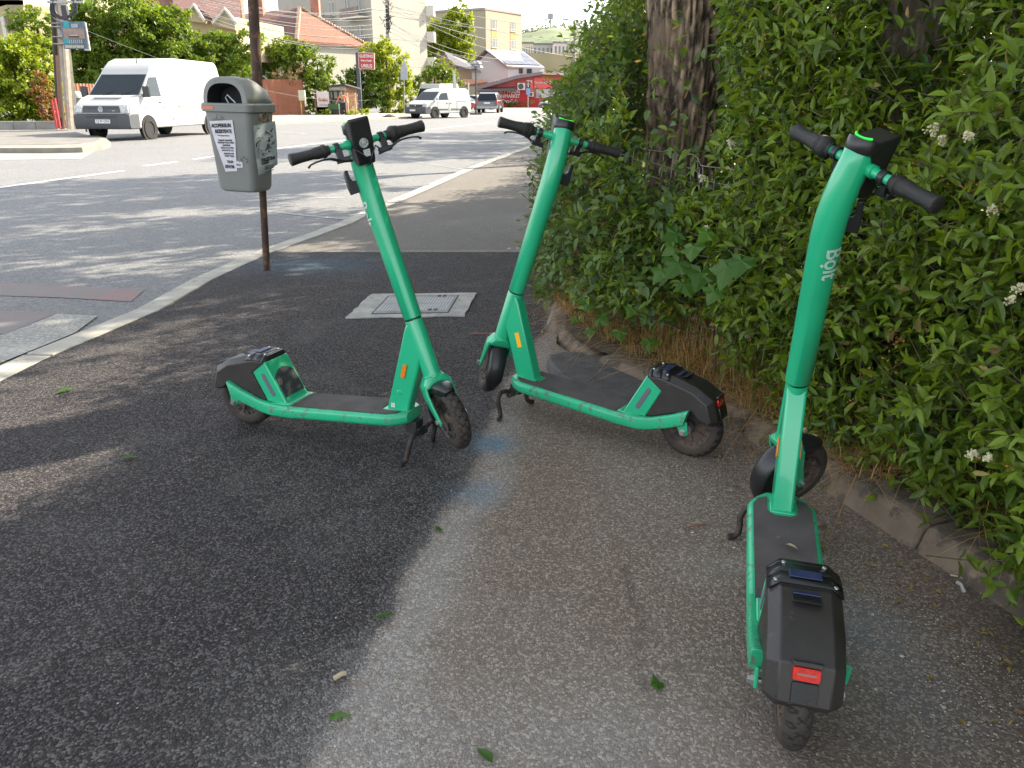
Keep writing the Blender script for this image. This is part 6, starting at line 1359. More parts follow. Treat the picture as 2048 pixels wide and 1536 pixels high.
mtext('Coca-Cola', 1077, 165, .34, .66, bold=.004); mtext('NON-STOP', 1098, 165.5, .36, .72, bold=.006); mtext('CITY', 1058.5, 164, .42, .8); mtext('MARKET', 1058.5, 178, .26, .7, m=M('blue_sign_ink', (.1, .15, .35), .6)); mtext('DESERVIS', 1140, 168.5, .50, .9, m=M('orange_sign_paint', (.75, .25, .03), .5), out=.3)
bsh = empty('market_bush'); tag(bsh, 'low dark bush at the foot of the red market wall', 'shrub'); p = at(1032, 210, Ym-1.2); v, f, t = blob_leaves((p.x, Ym-1.2, .35), (1.7, .5, .5), 700, .18, tintv=.2); tag(fast_mesh('foliage', v, f, LG_FAR, tint=t, parent=bsh), kind='stuff')
# --- lamp posts, signs and poles
CPOLE = M('concrete_pole', (.30, .27, .235), .85, var=.2, scale=2, wear=(.18, .16, .14), wscale=5); DST = M('dark_steel', (.035, .035, .04), .6); GST = M('grey_steel', (.30, .30, .30), .5, metal=.4)
lp_ = empty('street_lamp'); tag(lp_, 'concrete lamp post with two curved arms at the end of the pavement hedge', 'street lamp')
a = gp(1152, 213); a.y = 100; b = at(1150, 46, 100); a.x = b.x+.05; MB().tube([(a.x, 100, RZ), b], [.24, .13], 10).build('post', CPOLE, lp_, sm=50)
for sx, e, h in ((-1, (1129, 38.5), 0), (1, (1168, 42), 0)):
    p1 = at((1150+sx*6), 47, 100); p2 = at(e[0], e[1], 100); MB().tube([b-Vector((0, 0, .6)), p1.lerp(b, .4), p1, p2], .05, 6).build('arm', GST, lp_, sm=60); MB().box(tuple(p2+Vector((-sx*.1, 0, 0))), (.75, .25, .16)).build('lamp_head', GST, lp_, bev=.05)
p = at(1149, 57.5, 100); MB().box(tuple(p), (1.5, .08, .08)).build('crossbar', DST, lp_, sm=0)
sl2 = empty('street_lamp'); tag(sl2, 'thin dark lantern post with a cluster of lamp heads left of the dark estate car', 'street lamp')
g = gp(952, 228); MB().tube([(g.x, g.y, RZ), at(952, 135, g.y)], [.07, .05], 8).box((g.x, g.y, RZ+.06), (.9, .9, .12)).build('post', DST, sl2, sm=40)
for dx, dy in ((-7, 4), (0, 0), (7, 3), (-3, -4), (4, -5)): p = at(952+dx, 132+dy, g.y); MB().lathe([(0, -.05), (.28, -.03), (.22, .10), (0, .20)], 10, M=Matrix.Translation(p)).build('lamp_head', GST, sl2)
wp = empty('white_post'); tag(wp, 'thin white post on the traffic island left of the lantern', 'post'); g = gp(937, 222); MB().tube([(g.x, g.y, RZ), at(937, 165, g.y)], .05, 8).box((g.x+.6, g.y, RZ+.06), (2.2, 1.2, .12)).build('shaft', M('post_white', (.5, .48, .45), .6), wp, sm=40)
ban = empty('banner_flag'); tag(ban, 'narrow white banner flag behind the small delivery van', 'flag'); g = at(906, 180, 72); MB().tube([(g.x, 72, RZ), at(906, 140, 72)], .03, 6).build('pole', GST, ban); MB().loft([[(g.x+.02, 72, at(906, 178, 72).z), (g.x+.35, 72, at(906, 176, 72).z), (g.x+.35, 72.02, at(906, 176, 72).z), (g.x+.02, 72.02, at(906, 178, 72).z)], [(g.x+.02, 72, at(906, 140, 72).z), (g.x+.18, 72, at(906, 143, 72).z), (g.x+.18, 72.02, at(906, 143, 72).z), (g.x+.02, 72.02, at(906, 140, 72).z)]]).build('cloth', WHT, ban, sm=0)
cs = empty('crossing_sign'); tag(cs, 'blue crossing sign on a pole in front of the red market', 'road sign'); g = at(1056, 213, 99); MB().tube([(g.x, 99, RZ), at(1056, 162, 99)], .05, 8).build('pole', GST, cs)
for y0, y1, m in ((163, 176, M('black_sign', (.02, .03, .05), .5)), (177, 184, M('blue_sign', (.12, .30, .45), .5)), (184.5, 189, M('blue_sign', (0, 0, 0)))): a = at(1052.5, y1, 98.9); b = at(1060.5, y0, 98.9); MB().box(((a.x+b.x)/2, 98.85, (a.z+b.z)/2), (b.x-a.x, .05, b.z-a.z)).build('panel', m, cs, sm=0)
a = at(1056.5, 169.5, 98.7); MB().box((a.x, 98.78, a.z), (.12, .04, .5)).box((a.x, 98.78, a.z+.05), (.3, .04, .1)).build('symbol', WHT, cs, sm=0)
rs_ = empty('road_sign'); tag(rs_, 'grey back of a pointed road sign on a pole left of the delivery van', 'road sign'); g = gp(808, 226); Yg = g.y; MB().tube([(g.x, Yg, RZ), at(808, 118, Yg)], .04, 8).build('pole', GST, rs_)
pts = [at(a, b, Yg-.1) for a, b in ((801, 136), (801, 160), (815, 160), (815, 136), (808.5, 118))]; k = 5; MB().add(pts+[p+Vector((0, .04, 0)) for p in pts], [tuple(range(k)), tuple(range(2*k-1, k-1, -1))]+[(i, (i+1) % k, (i+1) % k+k, i+k) for i in range(k)]).build('sign_back', M('sign_back_grey', (.34, .37, .40), .6), rs_, sm=0)
gs_ = empty('hanging_sign'); tag(gs_, 'red advertising board with white lettering on a dark post in the shrubs', 'sign'); Yg = 66
a = at(714.5, 225, Yg); b = at(714.5, 105, Yg); MB().box((b.x, Yg, (b.z+RZ)/2), (.26, .26, b.z-RZ)).build('post', M('slate_post', (.08, .095, .12), .7), gs_, sm=0)
a = at(719, 138, Yg); b = at(748, 106, Yg); cX, cZ = (a.x+b.x)/2, (a.z+b.z)/2; Mt = Matrix.Translation((cX, Yg-.1, cZ)) @ Matrix.Rotation(R(1.5), 4, 'Y')
MB().box((0, 0, 0), (b.x-a.x, .10, b.z-a.z), M=Mt).build('board', M('board_red', (.42, .055, .06), .5), gs_, sm=0)
w_, h_ = b.x-a.x, b.z-a.z
for dx, dz, sx, sz in ((-w_/2, 0, .05, h_), (w_/2, 0, .05, h_), (0, h_/2, w_, .05), (0, -h_/2, w_, .05)): MB().box((dx, -.01, dz), (sx, .14, sz), M=Mt).build('edge_strip', M('pink_edge', (.60, .40, .34), .6), gs_, sm=0)
for bd, dz, sz, sx in (('GUSTINO', .33, .30, .80), ('Vinul cu Tradiţie', .02, .15, .85), ('URSUS', -.36, .34, .85)): text_obj(bd, sz, WL, Mt @ Matrix.Translation((0, -.058, dz)) @ Matrix.Rotation(PI/2, 4, 'X'), gs_, 'lettering', ext=.004, sx=sx, bold=.008)
# left utility pole with sign and cable coil
up = empty('utility_pole'); tag(up, 'leaning concrete utility pole with coiled cables at the upper left', 'utility pole'); a = gp(145, 260, RZ+.13); Yp = a.y-.3; a = at(146, 258, Yp); b = at(114, -60, Yp)
MB().tube([a, a.lerp(b, .5), b], [.23, .21, .19], 4, sq=(1, 1)).build('shaft', CPOLE, up, sm=0)
MB().tube([a+Vector((.05, -.2, 0)), a.lerp(b, .55)+Vector((.12, -.16, 0))], .10, 5).build('lit_face_strip', M('lit_face_concrete', (.50, .44, .34), .9, var=.2), up, sm=0)  # added pale strip paints the pole's sunlit right face
for rad, cx0, cy0, r_ in ((22, 127, 12, .035), (25, 126, 10, .03), (19, 128, 14, .03), (27, 127, 16, .022)):
    pts = [at(cx0+rad*1.0*math.sin(t_), cy0-rad*1.1*math.cos(t_)*-1+(-4 if k % 2 else 0)*0, Yp-.3) for k, t_ in enumerate(np.linspace(-2.3, 2.3, 22))]; MB().tube(pts, r_, 6).build('cable_coil', M('cable_black', (.03, .035, .04), .6), up, sm=60)
p = at(131, 26, Yp-.28); MB().box(tuple(p), (.20, .2, .50)).build('splice_box', DST, up, bev=.03); p = at(131, 4, Yp-.3); MB().box(tuple(p), (1.3, .06, .08), M=None).build('bracket', GST, up, sm=0)
for y in (47, 54, 74, 88): p = at(122, y, Yp-.2); MB().box(tuple(p), (.5, .45, .025)).build('strap', GST, up, sm=0)
wd = empty('wooden_pole'); tag(wd, 'dark brown wooden pole just left of the concrete utility pole', 'pole'); a = at(122, 257, Yp+.2); b = at(103, -60, Yp+.2); MB().tube([a, b], [.14, .11], 8).build('shaft', M('dark_timber', (.055, .04, .03), .85), wd, sm=50)
bst = empty('bus_sign'); tag(bst, 'teal and brown notice board with a bus picture mounted on the utility pole', 'sign'); a = at(129.5, 98, Yp-.5); b = at(169, 43, Yp-.5)
def brd(x0, y0, x1, y1, m, nm, th=.05, out=0): a = at(x0, y1, Yp-.5); b = at(x1, y0, Yp-.5); MB().box(((a.x+b.x)/2, Yp-.5-out, (a.z+b.z)/2), (b.x-a.x, th, b.z-a.z)).build(nm, m, bst, sm=0)
brd(129.5, 43, 169, 98, M('slate_panel', (.10, .14, .18), .6, var=.3, scale=8), 'board'); brd(169.5, 45, 171.7, 101, WHT, 'side_post', .04); brd(130, 57, 168.5, 77.5, M('faded_brown_print', (.28, .20, .17), .7, var=.15), 'picture_field', .02, .036); brd(130, 43.5, 139, 56.5, M('teal_print', (.02, .28, .32), .6), 'teal_field', .02, .036); brd(130, 77.8, 139, 87, MATS['teal_print'], 'teal_field', .02, .036); brd(144, 48, 156, 55.5, M('pale_print', (.30, .34, .36), .7), 'print_block', .02, .040)
for k in range(7): brd(140+k*4.0, 79, 141+k*4.0, 87, MATS['pale_print'], 'timetable_line', .01, .04)
for k in range(5): brd(132+k*7.6, 90.5, 138+k*7.6, 96, M('beige_print', (.40, .38, .30), .7), 'timetable_cell', .01, .04)
brd(139, 72, 159, 75.2, DST, 'bus_picture', .012, .05); brd(140.5, 70, 157, 72, M('beige_print', (0, 0, 0)), 'bus_picture', .012, .05)
rp = empty('red_post'); tag(rp, 'short red post at the foot of the utility pole', 'post'); a = at(120, 257, Yp-.8); b = at(119, 196, Yp-.8); MB().box((a.x, a.y, (a.z+b.z)/2), (.07, .07, b.z-a.z)).box((a.x-.12, a.y, a.z+.52), (.05, .05, 1.0)).build('shaft', M('red_post_paint', (.45, .03, .035), .5), rp, sm=0)
bp_ = empty('brown_post'); tag(bp_, 'narrow rusty angle iron leaning against the utility pole', 'post'); MB().tube([at(121, 235, Yp-.5), at(114, 111, Yp-.5)], .06, 4).build('shaft', M('rust_angle', (.16, .085, .06), .8), bp_, sm=0)
gb = empty('grey_bin'); tag(gb, 'grey plastic bin with white dome beside the utility pole behind the van', 'litter bin'); a = at(160, 222, 33.6); b = at(160, 188, 33.6); hgt = b.z-a.z
MB().loft([[(x+a.x, y+33.6, a.z-.2) for x, y in rrect(.34, .3, .06)], [(x+a.x, y+33.6, b.z-.15) for x, y in rrect(.44, .38, .07)]]).build('body', BG, gb, sm=40); MB().lathe([(.24, 0), (.22, .12), (.12, .22), (0, .25)], 16, M=Matrix.Translation((a.x, 33.6, b.z-.14))).build('hood', WHT, gb, sm=60); MB().tube([(a.x, 33.85, RZ), (a.x, 33.85, b.z)], .04, 8).build('post', DST, gb)
# second utility pole
u2 = empty('utility_pole'); tag(u2, 'concrete utility pole with a dark knot of wires in front of the blank gable', 'utility pole'); a = at(777, 200, 76); b = at(774, -60, 76); MB().tube([(a.x, 76, RZ), b], [.22, .17], 8).build('shaft', CPOLE, u2, sm=50)
rg = random.Random(3); mb = MB()
for k in range(26): p = at(775+rg.uniform(-6, 6), rg.uniform(4, 62), 75.7); q_ = p+Vector((rg.uniform(-.5, .5), 0, rg.uniform(-.6, .6))); mb.tube([p, p.lerp(q_, .5)+Vector((0, 0, rg.uniform(-.3, .1))), q_], .03, 4)
mb.box(tuple(at(775, 22, 75.7)), (.30, .25, .7)).box(tuple(at(776, 36, 75.7)), (.38, .25, .3)).box(tuple(at(776, 50, 75.7)), (.30, .25, .5)); mb.build('wire_knot', DST, u2, sm=0)
# overhead wires
WM = M('pale_wire_grey', (.17, .17, .17), .5); WMD = M('dark_wire', (.06, .06, .065), .5)
def wire(p, q, sag, r_=.02, m=WM, label='overhead wire crossing the upper left of the picture'):
    pts = [p.lerp(q, k/14)-Vector((0, 0, sag*4*(k/14)*(1-k/14))) for k in range(15)]; o = MB().tube(pts, r_, 4).build('overhead_wire', m, sm=60); tag(o, label, 'wire', 'overhead wires')
for k in range(10): wire(at(400+rg.uniform(-6, 6), -12+k*5, 50), at(775, 8+k*9+rg.uniform(-2, 2), 75.5), .5+rg.random()*.6, .016, label='pale overhead wire in the sagging bundle before the tiled hip roof')
for (x0, y0, Y0, x1, y1, Y1) in ((775, 10, 75.5, 1240, 95, 110), (775, 20, 75.5, 1200, 120, 110), (775, 44, 75.5, 1000, 118, 118), (775, 52, 75.5, 980, 124, 118), (775, 60, 75.5, 960, 130, 118), (775, 30, 75.5, 1150, 56, 100), (840, 5, 78, 1150, 50, 100), (775, 40, 75.5, 930, 112, 120), (775, 5, 75.5, 1020, 108, 119)): wire(at(x0, y0, Y0), at(x1, y1, Y1), .6, .022, WM if rg.random() < .6 else WMD, 'overhead wire running from the knotted pole towards the market')
wire(at(170, 60, 36), at(740, 200, 66), .9, .007, WM, 'single slack wire crossing the trees behind the white van')
# --- fences, meter box, kiosk, person
RUST = M('rust_red_sheet', (.30, .115, .065), .75, var=.18, scale=1.5, wear=(.20, .08, .05), wscale=3)
def sheet_fence(label, x0, x1, ytop, ybot, Y0, Y1):
    e = empty('sheet_fence'); tag(e, label, 'fence'); a = at(x0, ybot, Y0); b = at(x1, ybot, Y1); top = at(x0, ytop, Y0).z; t = Vector((b.x-a.x, b.y-a.y, 0)); L_ = t.length; t.normalize(); n = Vector((t.y, -t.x, 0)); k = max(2, int(L_/2.2))
    for i in range(k):
        u0, u1 = L_*i/k+.01, L_*(i+1)/k-.01; m_ = 24; vs = []
        for j in range(m_+1):
            p = Vector((a.x, a.y, 0))+t*(u0+(u1-u0)*j/m_)+n*(.025 if (j//2) % 2 else 0); vs += [(p.x, p.y, RZ+.03), (p.x, p.y, top+.02*math.sin(i))]
        o = MB().add(vs, [(2*j, 2*j+2, 2*j+3, 2*j+1) for j in range(m_)]).build('panel', RUST, e, sm=0); o.modifiers.new('s', 'SOLIDIFY').thickness = .01
    for i in range(k+1): p = Vector((a.x, a.y, 0))+t*(L_*i/k)-n*.06; MB().box((p.x, p.y, (top+RZ)/2), (.08, .08, top-RZ)).build('post', DST, e, sm=0)
sheet_fence('rust red sheet metal fence right of the white van', 470, 611, 158, 234, 58, 61)
sheet_fence('rust red fence showing between the utility pole and the van', 120, 200, 167, 244, 38, 40)
mt = empty('meter_box'); tag(mt, 'pale meter box on a yellow pipe in front of the rust red fence', 'meter box'); p = at(604, 191, 59.5); MB().box(tuple(p), (.46, .25, .68)).build('box', M('pale_box', (.50, .48, .38), .6), mt, bev=.02); MB().tube([(p.x-.1, 59.4, RZ), (p.x-.1, 59.4, p.z-.3)], .035, 8).build('pipe', M('yellow_pipe', (.50, .32, .04), .5), mt)
WOOD = M('weathered_board', (.22, .12, .08), .85, var=.35, scale=4, wear=(.32, .22, .16), wscale=6); ks_ = empty('kiosk_shed'); tag(ks_, 'small wooden kiosk with an open front full of bottles and a white notice', 'kiosk'); Yk = 60.6
def kb(name, x0, y0, x1, y1, Y, th, m): a = at(x0, y1, Y); b = at(x1, y0, Y); return MB().box(((a.x+b.x)/2, Y, (a.z+b.z)/2), (b.x-a.x, th, b.z-a.z)).build(name, m, ks_, sm=0)
for k in range(9): kb('board', 632+k*3.1, 184 if k > 2 else 188, 634.9+k*3.1, 232.5, Yk, .06, WOOD)
kb('back_wall', 660, 176, 690, 232, Yk+1.6, .06, M('kiosk_inside', (.05, .045, .04), .8)); kb('header', 658, 172, 690, 181, Yk, .08, M('grey_header', (.32, .31, .29), .8)); kb('header_lamp', 662, 174.5, 680, 177.5, Yk-.06, .08, WHT)
a = at(690, 232, Yk); b = at(717, 229, Yk+1.8); zt1 = at(690, 170, Yk).z
for k in range(12):
    p = Vector((a.x, a.y, 0)).lerp(Vector((b.x, b.y, 0)), (k+.5)/12); MB().box((p.x, p.y, (zt1-.02*k+RZ)/2), ((b.x-a.x)/12.6, .06, zt1-.02*k-RZ), M=None).build('board', M('lit_board', (.36, .20, .12), .85, var=.2), ks_, sm=0)  # brighter board colour stands in for sunlight on this wall
slope('roof', [at(656, 171, Yk-.4), at(690, 167, Yk-.4), at(722, 176, Yk+1.9), at(690, 174, Yk+2.6), at(656, 176, Yk+2.2)], .10, DST, ks_)
kb('notice', 635, 183, 657, 214, Yk-.08, .04, M('kiosk_notice', (.66, .60, .60), .7)); p = at(646, 200, Yk-.12); text_obj('TELEMEA', .26, M('notice_red', (.45, .08, .08), .7), frame_matrix((p.x, p.y, p.z), (1, 0, 0), (0, 0, 1)), ks_, 'lettering', ext=.003, sx=.66, bold=.006)
text_obj('branza si lapte', .12, M('notice_red', (0, 0, 0)), frame_matrix((p.x, p.y, p.z-.33), (1, 0, 0), (0, 0, 1)), ks_, 'lettering', ext=.003, sx=.8)
for j, y in enumerate((199, 206, 213, 220)): kb('shelf', 661, y, 689, y+.8, Yk+1.2, .5, WOOD)
for j, (y0, y1) in enumerate(((183, 197), (201, 205.5), (208, 212.5))):
    for k in range(8): kb('bottle', 662+k*3.3, y0, 664.2+k*3.3, y1, Yk+1.15, .07, (M('bottle_pale', (.45, .48, .45), .3), M('bottle_dark', (.05, .07, .05), .3), MATS['bottle_pale'] if 'bottle_pale' in MATS else WHT)[(k+j) % 3])
kc = empty('crate_stack'); tag(kc, 'dark crates of greens standing in the kiosk opening', 'crate')
for z0, c in ((0, (.03, .03, .035)), (.42, (.04, .10, .04))): p = at(670, 230, Yk-.2); MB().box((p.x, Yk-.3, RZ+.22+z0), (.75, .5, .40)).build('crate', M('crate_%d' % int(z0*100), c, .7), kc, bev=.02)
sh_ = empty('wooden_trestle'); tag(sh_, 'pale wooden cross frame standing right of the person at the kiosk', 'trestle'); a = at(696, 228, Yk-.8); TW = M('bare_timber', (.50, .34, .24), .8)
for x in (695, 711): p = at(x, 208, Yk-.8); MB().box((p.x, p.y, .72), (.09, .09, 1.55)).build('upright', TW, sh_, sm=0)
p = at(703, 191, Yk-.85); MB().box(tuple(p), (.85, .07, .09)).build('crossbar', TW, sh_, sm=0)
def skin_mesh(name, verts, edges, radii, m, parent, sub=2):
    me = D.meshes.new(name); me.from_pydata(verts, edges, []); me.materials.append(m); o = D.objects.new(name, me); COL.objects.link(o); o.parent = parent
    md = o.modifiers.new('skin', 'SKIN'); md.use_smooth_shade = True
    if not me.skin_vertices: me.skin_vertices.new()
    for v_, r_ in zip(me.skin_vertices[0].data, radii): v_.radius = r_ if isinstance(r_, tuple) else (r_, r_)
    me.skin_vertices[0].data[0].use_root = True
    s = o.modifiers.new('sub', 'SUBSURF'); s.levels = s.render_levels = sub; return o
pe = empty('person'); tag(pe, 'person in an orange vest and dark trousers bending at the kiosk, back to the viewer', 'person')
g = at(688, 232.6, Yk-1.5); pe.location = (g.x, g.y, RZ+.02); SKN = M('skin_tone', (.38, .22, .15), .6)
V_ = [(0, 0, .88), (0, -.03, 1.08), (-.02, -.10, 1.30), (-.03, -.13, 1.40), (-.05, -.16, 1.46), (.09, 0, .84), (.11, .02, .46), (.13, .05, .08), (.14, -.06, .03), (-.09, 0, .84), (-.12, -.02, .46), (-.12, .02, .08), (-.12, -.10, .03), (.17, -.12, 1.32), (.27, -.10, 1.08), (.36, -.20, .88), (.38, -.24, .80), (-.22, -.12, 1.30), (-.34, -.12, 1.06), (-.42, -.26, .88), (-.45, -.32, .80)]
E_ = [(0, 1), (1, 2), (2, 3), (3, 4), (0, 5), (5, 6), (6, 7), (7, 8), (0, 9), (9, 10), (10, 11), (11, 12), (2, 13), (13, 14), (14, 15), (15, 16), (2, 17), (17, 18), (18, 19), (19, 20)]
skin_mesh('body', V_, E_, [(.15, .11), (.14, .10), (.16, .11), .055, .055, .09, .065, .045, .04, .09, .065, .045, .04, .06, .045, .035, .035, .06, .045, .035, .035], SKN, pe)
skin_mesh('trousers', V_[:1]+V_[5:8]+V_[9:12], [(0, 1), (1, 2), (2, 3), (0, 4), (4, 5), (5, 6)], [(.16, .12), .105, .085, .07, .105, .085, .07], M('dark_blue_trousers', (.02, .022, .04), .8), pe)
skin_mesh('vest', [V_[0], V_[1], V_[2]], [(0, 1), (1, 2)], [(.165, .12), (.155, .115), (.175, .125)], M('grey_vest_back', (.10, .11, .13), .8), pe); skin_mesh('sleeve', [(.10, -.12, 1.36), (.19, -.12, 1.30), (.25, -.10, 1.12)], [(0, 1), (1, 2)], [.06, .07, .055], M('orange_vest', (.70, .12, .05), .7), pe); skin_mesh('sleeve', [(-.14, -.12, 1.36), (-.23, -.12, 1.28), (-.31, -.12, 1.12)], [(0, 1), (1, 2)], [.06, .07, .055], MATS['orange_vest'], pe)
MB().lathe([(0, -.12), (.055, -.10), (.085, -.02), (.09, .05), (.06, .11), (0, .125)], 16, M=Matrix.Translation((-.06, -.19, 1.54))).build('head', SKN, pe, sm=60); MB().lathe([(.088, .0), (.096, .05), (.068, .118), (0, .135)], 16, M=Matrix.Translation((-.06, -.185, 1.545))).build('cap', M('dark_cap', (.03, .035, .04), .8), pe, sm=60)
# --- left vegetation
LG_SUN = leafmat('sunny_leaf', (.085, .150, .010), (.27, .34, .028), .45, .5); LG_MID = leafmat('garden_leaf', (.045, .100, .012), (.18, .26, .030), .42, .45); LG_AUT = leafmat('reddish_leaf', (.09, .10, .02), (.30, .12, .07), .35, .5); LG_DRY = leafmat('seed_head', (.16, .13, .07), (.32, .26, .16), .3, .7)
def bush(name, label, cat, blobs, Y, m, n, size, tint=None, trunk=True):
    e = empty(name); tag(e, label, cat); parts = []
    for (px, py, rx, rz) in blobs:
        c = at(px, py, Y); sc_ = Y/FPX*.94; v, f, t = blob_leaves((c.x, Y+RNG.uniform(-.5, .5), c.z), (rx*sc_, min(rx*sc_, 2.2), rz*sc_), int(n*rx*rz/2500), size, up=.3, tintv=tint, shell=.55, clump=.15, nclump=int(30+rx*rz/40)); parts.append((v, f, t))
    v, f, t = cat_geo(parts); v[:, 2] = np.maximum(v[:, 2], RZ+.02); tag(fast_mesh('crown', v, f, m, tint=t, parent=e), kind='stuff')
    if trunk: c = at(blobs[0][0], blobs[0][1], Y); MB().tube([(c.x, Y, RZ), (c.x+.05, Y, c.z*.5), (c.x, Y, c.z+.3)], [.12, .09, .04], 7).build('trunk', BARKD, e, sm=50)
    return e
bush('garden_shrub', 'bright yellow green shrub at the far left behind the low wall', 'shrub', [(30, 150, 62, 60), (70, 190, 42, 55), (10, 215, 55, 40), (45, 100, 40, 35), (80, 225, 30, 25), (-40, 150, 70, 80)], 37, LG_SUN, 4200, .16)
bush('climbing_ivy', 'dark ivy below the cream house at the far left', 'ivy', [(75, 60, 38, 38), (95, 95, 24, 30), (50, 40, 30, 25)], 41, LG_MID, 3400, .15)
bush('reddish_creeper', 'reddish creeper beside the wooden pole', 'creeper', [(95, 185, 18, 35), (98, 225, 18, 25)], 36.2, LG_AUT, 4200, .13, trunk=False)
bush('garden_tree', 'leafy green tree behind the notice board and the van roof', 'tree', [(205, 90, 62, 50), (160, 60, 36, 50), (255, 55, 55, 45), (195, 140, 50, 40), (150, 140, 26, 45), (230, 20, 60, 30)], 45, LG_MID, 4600, .19)
bush('garden_tree', 'broad leafy tree above the middle of the white van', 'tree', [(320, 75, 60, 45), (300, 25, 50, 30), (360, 110, 60, 35), (280, 110, 50, 35), (340, 40, 34, 26)], 47, LG_MID, 4600, .19)
bush('garden_tree', 'leafy tree above the rear end of the white van', 'tree', [(430, 110, 55, 42), (470, 135, 40, 40), (400, 135, 55, 36), (448, 80, 26, 18), (500, 90, 28, 28)], 49, LG_MID, 4400, .19)
bush('fence_shrub', 'green shrub rising behind the rust red fence', 'shrub', [(548, 122, 38, 40), (528, 140, 28, 34), (575, 105, 34, 32), (600, 120, 32, 36)], 62, LG_MID, 4200, .22)
bush('fence_shrub', 'green shrub between the rust red fence and the kiosk', 'shrub', [(635, 140, 34, 34), (612, 160, 26, 30), (645, 160, 24, 20), (625, 185, 12, 30), (620, 215, 10, 18)], 61.7, LG_MID, 4600, .20)
bush('dry_shrub', 'shrub with beige dry seed heads above the rust red fence', 'shrub', [(572, 150, 34, 12), (590, 142, 18, 14)], 60.9, LG_DRY, 4200, .16, trunk=False)
bush('dark_creeper', 'dark green creeper covering the wall right of the kiosk', 'creeper', [(722, 165, 30, 40), (715, 205, 26, 28), (745, 190, 28, 40), (700, 160, 24, 20), (735, 145, 26, 20)], 68, LG_MID, 5200, .20, tint=.22)
bush('sunny_tree', 'bright yellow green tree in front of the blank gable', 'tree', [(772, 125, 32, 40), (790, 170, 30, 45), (765, 95, 16, 22), (800, 130, 18, 30), (785, 210, 30, 24), (760, 165, 22, 50), (735, 100, 18, 14), (812, 190, 16, 40)], 69.5, LG_SUN, 5400, .20, tint=.7)
bush('island_shrub', 'small green tree between the road sign and the solar roof house', 'tree', [(868, 150, 26, 24), (890, 140, 22, 20), (905, 160, 20, 20), (850, 165, 18, 18), (830, 180, 14, 26)], 84, LG_MID, 4600, .26)
bush('tall_tree', 'tall light green tree between the pale gable and the peach block', 'tree', [(900, 70, 42, 40), (918, 35, 26, 30), (885, 100, 34, 30), (925, 85, 24, 34), (870, 75, 26, 30), (915, 110, 30, 20)], 128, LG_SUN, 5200, .42, tint=.5)
bush('weeds', 'weeds growing at the foot of the kiosk', 'weeds', [(640, 228, 10, 8), (705, 226, 14, 7), (728, 225, 12, 7), (655, 225, 8, 8)], 60, LG_SUN, 9000, .12, trunk=False)
# --- small things on the ground
for i, (px, py, s, lb) in enumerate(((652, 1433, .040, 'pale green fallen leaf on dark asphalt near the bottom edge'), (1322, 1388, .042, 'crumpled green leaf on dusty ground left of the nearest rear wheel'), (790, 1232, .040, 'thin curled green leaf on the dusty seam'), (873, 1053, .030, 'small green leaf high on the dusty seam'), (240, 921, .04, 'green leaf in the sun patches at left'), (985, 1529, .035, 'green leaf cut by the bottom edge'), (148, 779, .05, 'green leaf near the kerb at left'), (1570, 1091, .022, 'beige leaf scrap on the deck of the nearest scooter'))):
    g = gp(px, py, .004 if i < 7 else .176); m = LG_MAPLE if i < 7 else M('beige_scrap', (.45, .33, .22), .8)
    v, f, t = leaf_geo(np.array([tuple(g+Vector((0, 0, .004)))]), np.array([[math.cos(i*1.7), math.sin(i*1.7), .1]]), np.array([[.2, .1, 1.]]), np.array([s*1.6]), np.array([s*(.9 if i != 2 else .4)]), LEAF_MAPLE if i in (0, 1, 3) else LEAF_LANCE, np.array([.95 if i in (0,) else .5]))
    o = fast_mesh('fallen_leaf', v, f, m, tint=t); tag(o, lb, 'leaf')
def stick(name, px0, py0, px1, py1, r_, m, lb, cat, z=.006): a = gp(px0, py0, z); b = gp(px1, py1, z); mid = a.lerp(b, .5)+Vector((.004, .003, .003)); tag(MB().tube([a, mid, b], r_, 6).build(name, m, sm=60), lb, cat)
stick('wood_chip', 668, 1357, 691, 1346, .006, M('bare_chip', (.50, .40, .28), .8), 'pale splinter of wood on the dark asphalt near the bottom', 'wood chip')
stick('twig', 940, 667, 1000, 669, .004, M('brown_twig', (.26, .11, .06), .8), 'thin brown twig beside the front wheel of the middle scooter', 'twig')
stick('twig', 1368, 1056, 1412, 1049, .0022, M('brown_twig', (0, 0, 0)), 'dark bent twig on the old asphalt left of the right scooter', 'twig')
stick('twig', 1900, 1150, 1935, 1163, .003, M('pale_straw', (.40, .34, .30), .8), 'pale straw lying on the dark grit at right', 'twig')
stick('litter_scrap', 1915, 1165, 1928, 1182, .006, M('dirty_paper', (.42, .38, .38), .8), 'crumpled greyish paper strip on the grit at right', 'litter')
rb = empty('rubble'); tag(rb, 'small heap of dark rubble in front of the delivery van', 'rubble')
for px, s in ((766, .22), (772, .3), (779, .42), (784, .3)): g = gp(px, 235.5); MB().lathe([(s, 0), (s*.8, s*.4), (s*.3, s*.62), (0, s*.65)], 7, M=Matrix.Translation((g.x, g.y, RZ)) @ Matrix.Rotation(px, 4, 'Z')).build('lump', M('rubble_dark', (.06, .05, .05), .9), rb, sm=0)
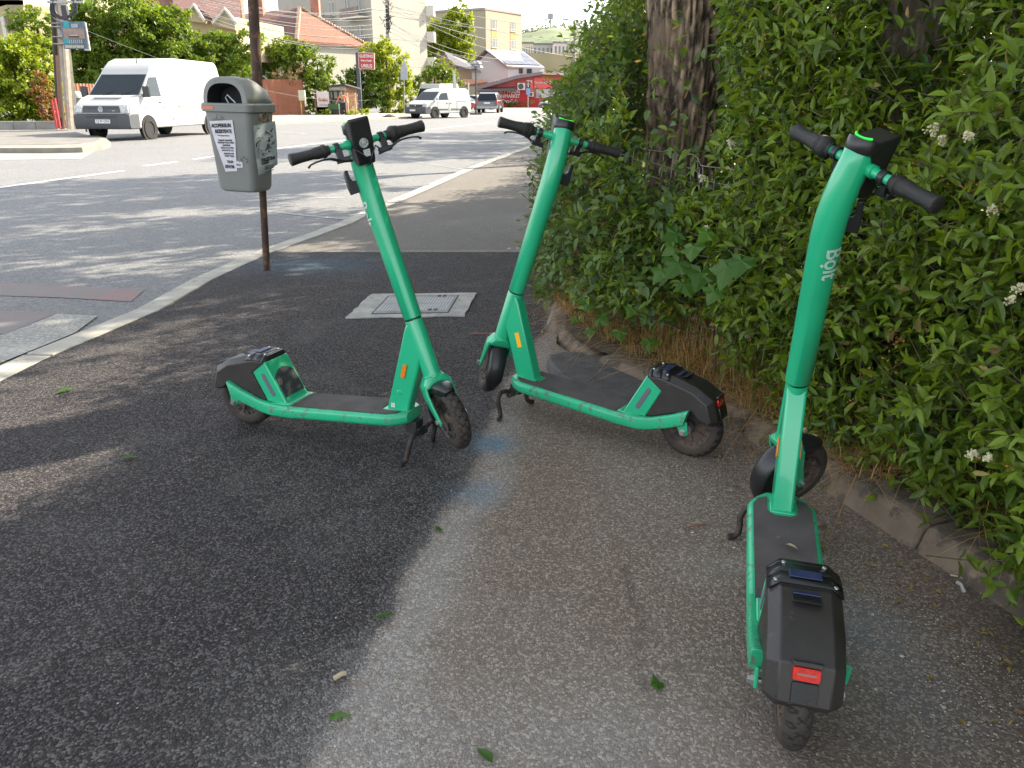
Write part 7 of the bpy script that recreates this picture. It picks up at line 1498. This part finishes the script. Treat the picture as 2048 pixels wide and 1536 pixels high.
# grit and chips swept against the kerb, and loose stones on the asphalt
def grit(name, label, pts, smin, smax, m):
    n = len(pts); V = []; F = []; base = np.array([(1, 0, .15), (.3, .9, .1), (-.8, .5, .2), (-.7, -.6, .1), (.4, -.9, .15), (.1, .05, .8)])
    s = RNG.uniform(smin, smax, n); a = RNG.uniform(0, 2*PI, n); st = RNG.uniform(.5, 1.1, n)
    for k in range(6): x, y, z = base[k]; V.append(np.stack([pts[:, 0]+s*(x*np.cos(a)-y*st*np.sin(a)), pts[:, 1]+s*(x*np.sin(a)+y*st*np.cos(a)), pts[:, 2]+s*z*.7], 1))
    V = np.stack(V, 1).reshape(-1, 3); o = (np.arange(n)*6)[:, None, None]; F = (np.array([(0, 1, 5), (1, 2, 5), (2, 3, 5), (3, 4, 5), (4, 0, 5)])[None]+o).reshape(-1, 3)
    ob = fast_mesh(name, V, F, m, tint=np.repeat(RNG.uniform(0, 1, n), 6)); tag(ob, label, 'gravel', kind='stuff')
GRIT = leafmat('pale_grit', (.10, .085, .07), (.52, .47, .42), .0, .8)
n = 9500; s = RNG.uniform(s_of_y(.7), s_of_y(3.4), n); xs_, ys__, nx_, ny_ = hedge_frame(s); o_ = .42+np.abs(RNG.normal(size=n))*.30; pts = np.stack([xs_+nx_*o_, ys__+ny_*o_, np.full(n, .003)], 1)
grit('gravel', 'pale grit and chips scattered on the dark ground below the kerb', pts, .0008, .0032, GRIT)
grit('stone_chips', 'larger pale stone chips lying on the dark ground at right', pts[::60]+np.array([.01, .02, 0]), .003, .0075, GRIT)
n = 240; s = RNG.uniform(s_of_y(.7), s_of_y(5.2), n); xs_, ys__, nx_, ny_ = hedge_frame(s); o_ = .36+np.abs(RNG.normal(size=n))*.13
P = np.stack([xs_+nx_*o_, ys__+ny_*o_, np.full(n, .008)], 1); A = rnd_dirs(n); A[:, 2] *= .2; Nn = rnd_dirs(n)*.5+np.array([0, 0, 1.]); v, f, t = leaf_geo(P, A, Nn, RNG.uniform(.012, .034, n), RNG.uniform(.006, .014, n), LEAF_LANCE, RNG.uniform(0, 1, n)); v[:, 2] = np.maximum(v[:, 2], .004)
tag(fast_mesh('leaf_litter', v, f, leafmat('dead_leaf_brown', (0, 0, 0), (0, 0, 0)), tint=t), 'small brown dead leaves gathered along the foot of the hedge kerb', 'leaf litter', kind='stuff')
pts = np.stack([RNG.uniform(-1.6, 1.4, 1500), RNG.uniform(.9, 4.5, 1500), np.full(1500, .003)], 1); grit('loose_stones', 'loose small stones scattered over the asphalt', pts, .0010, .0032, GRIT)
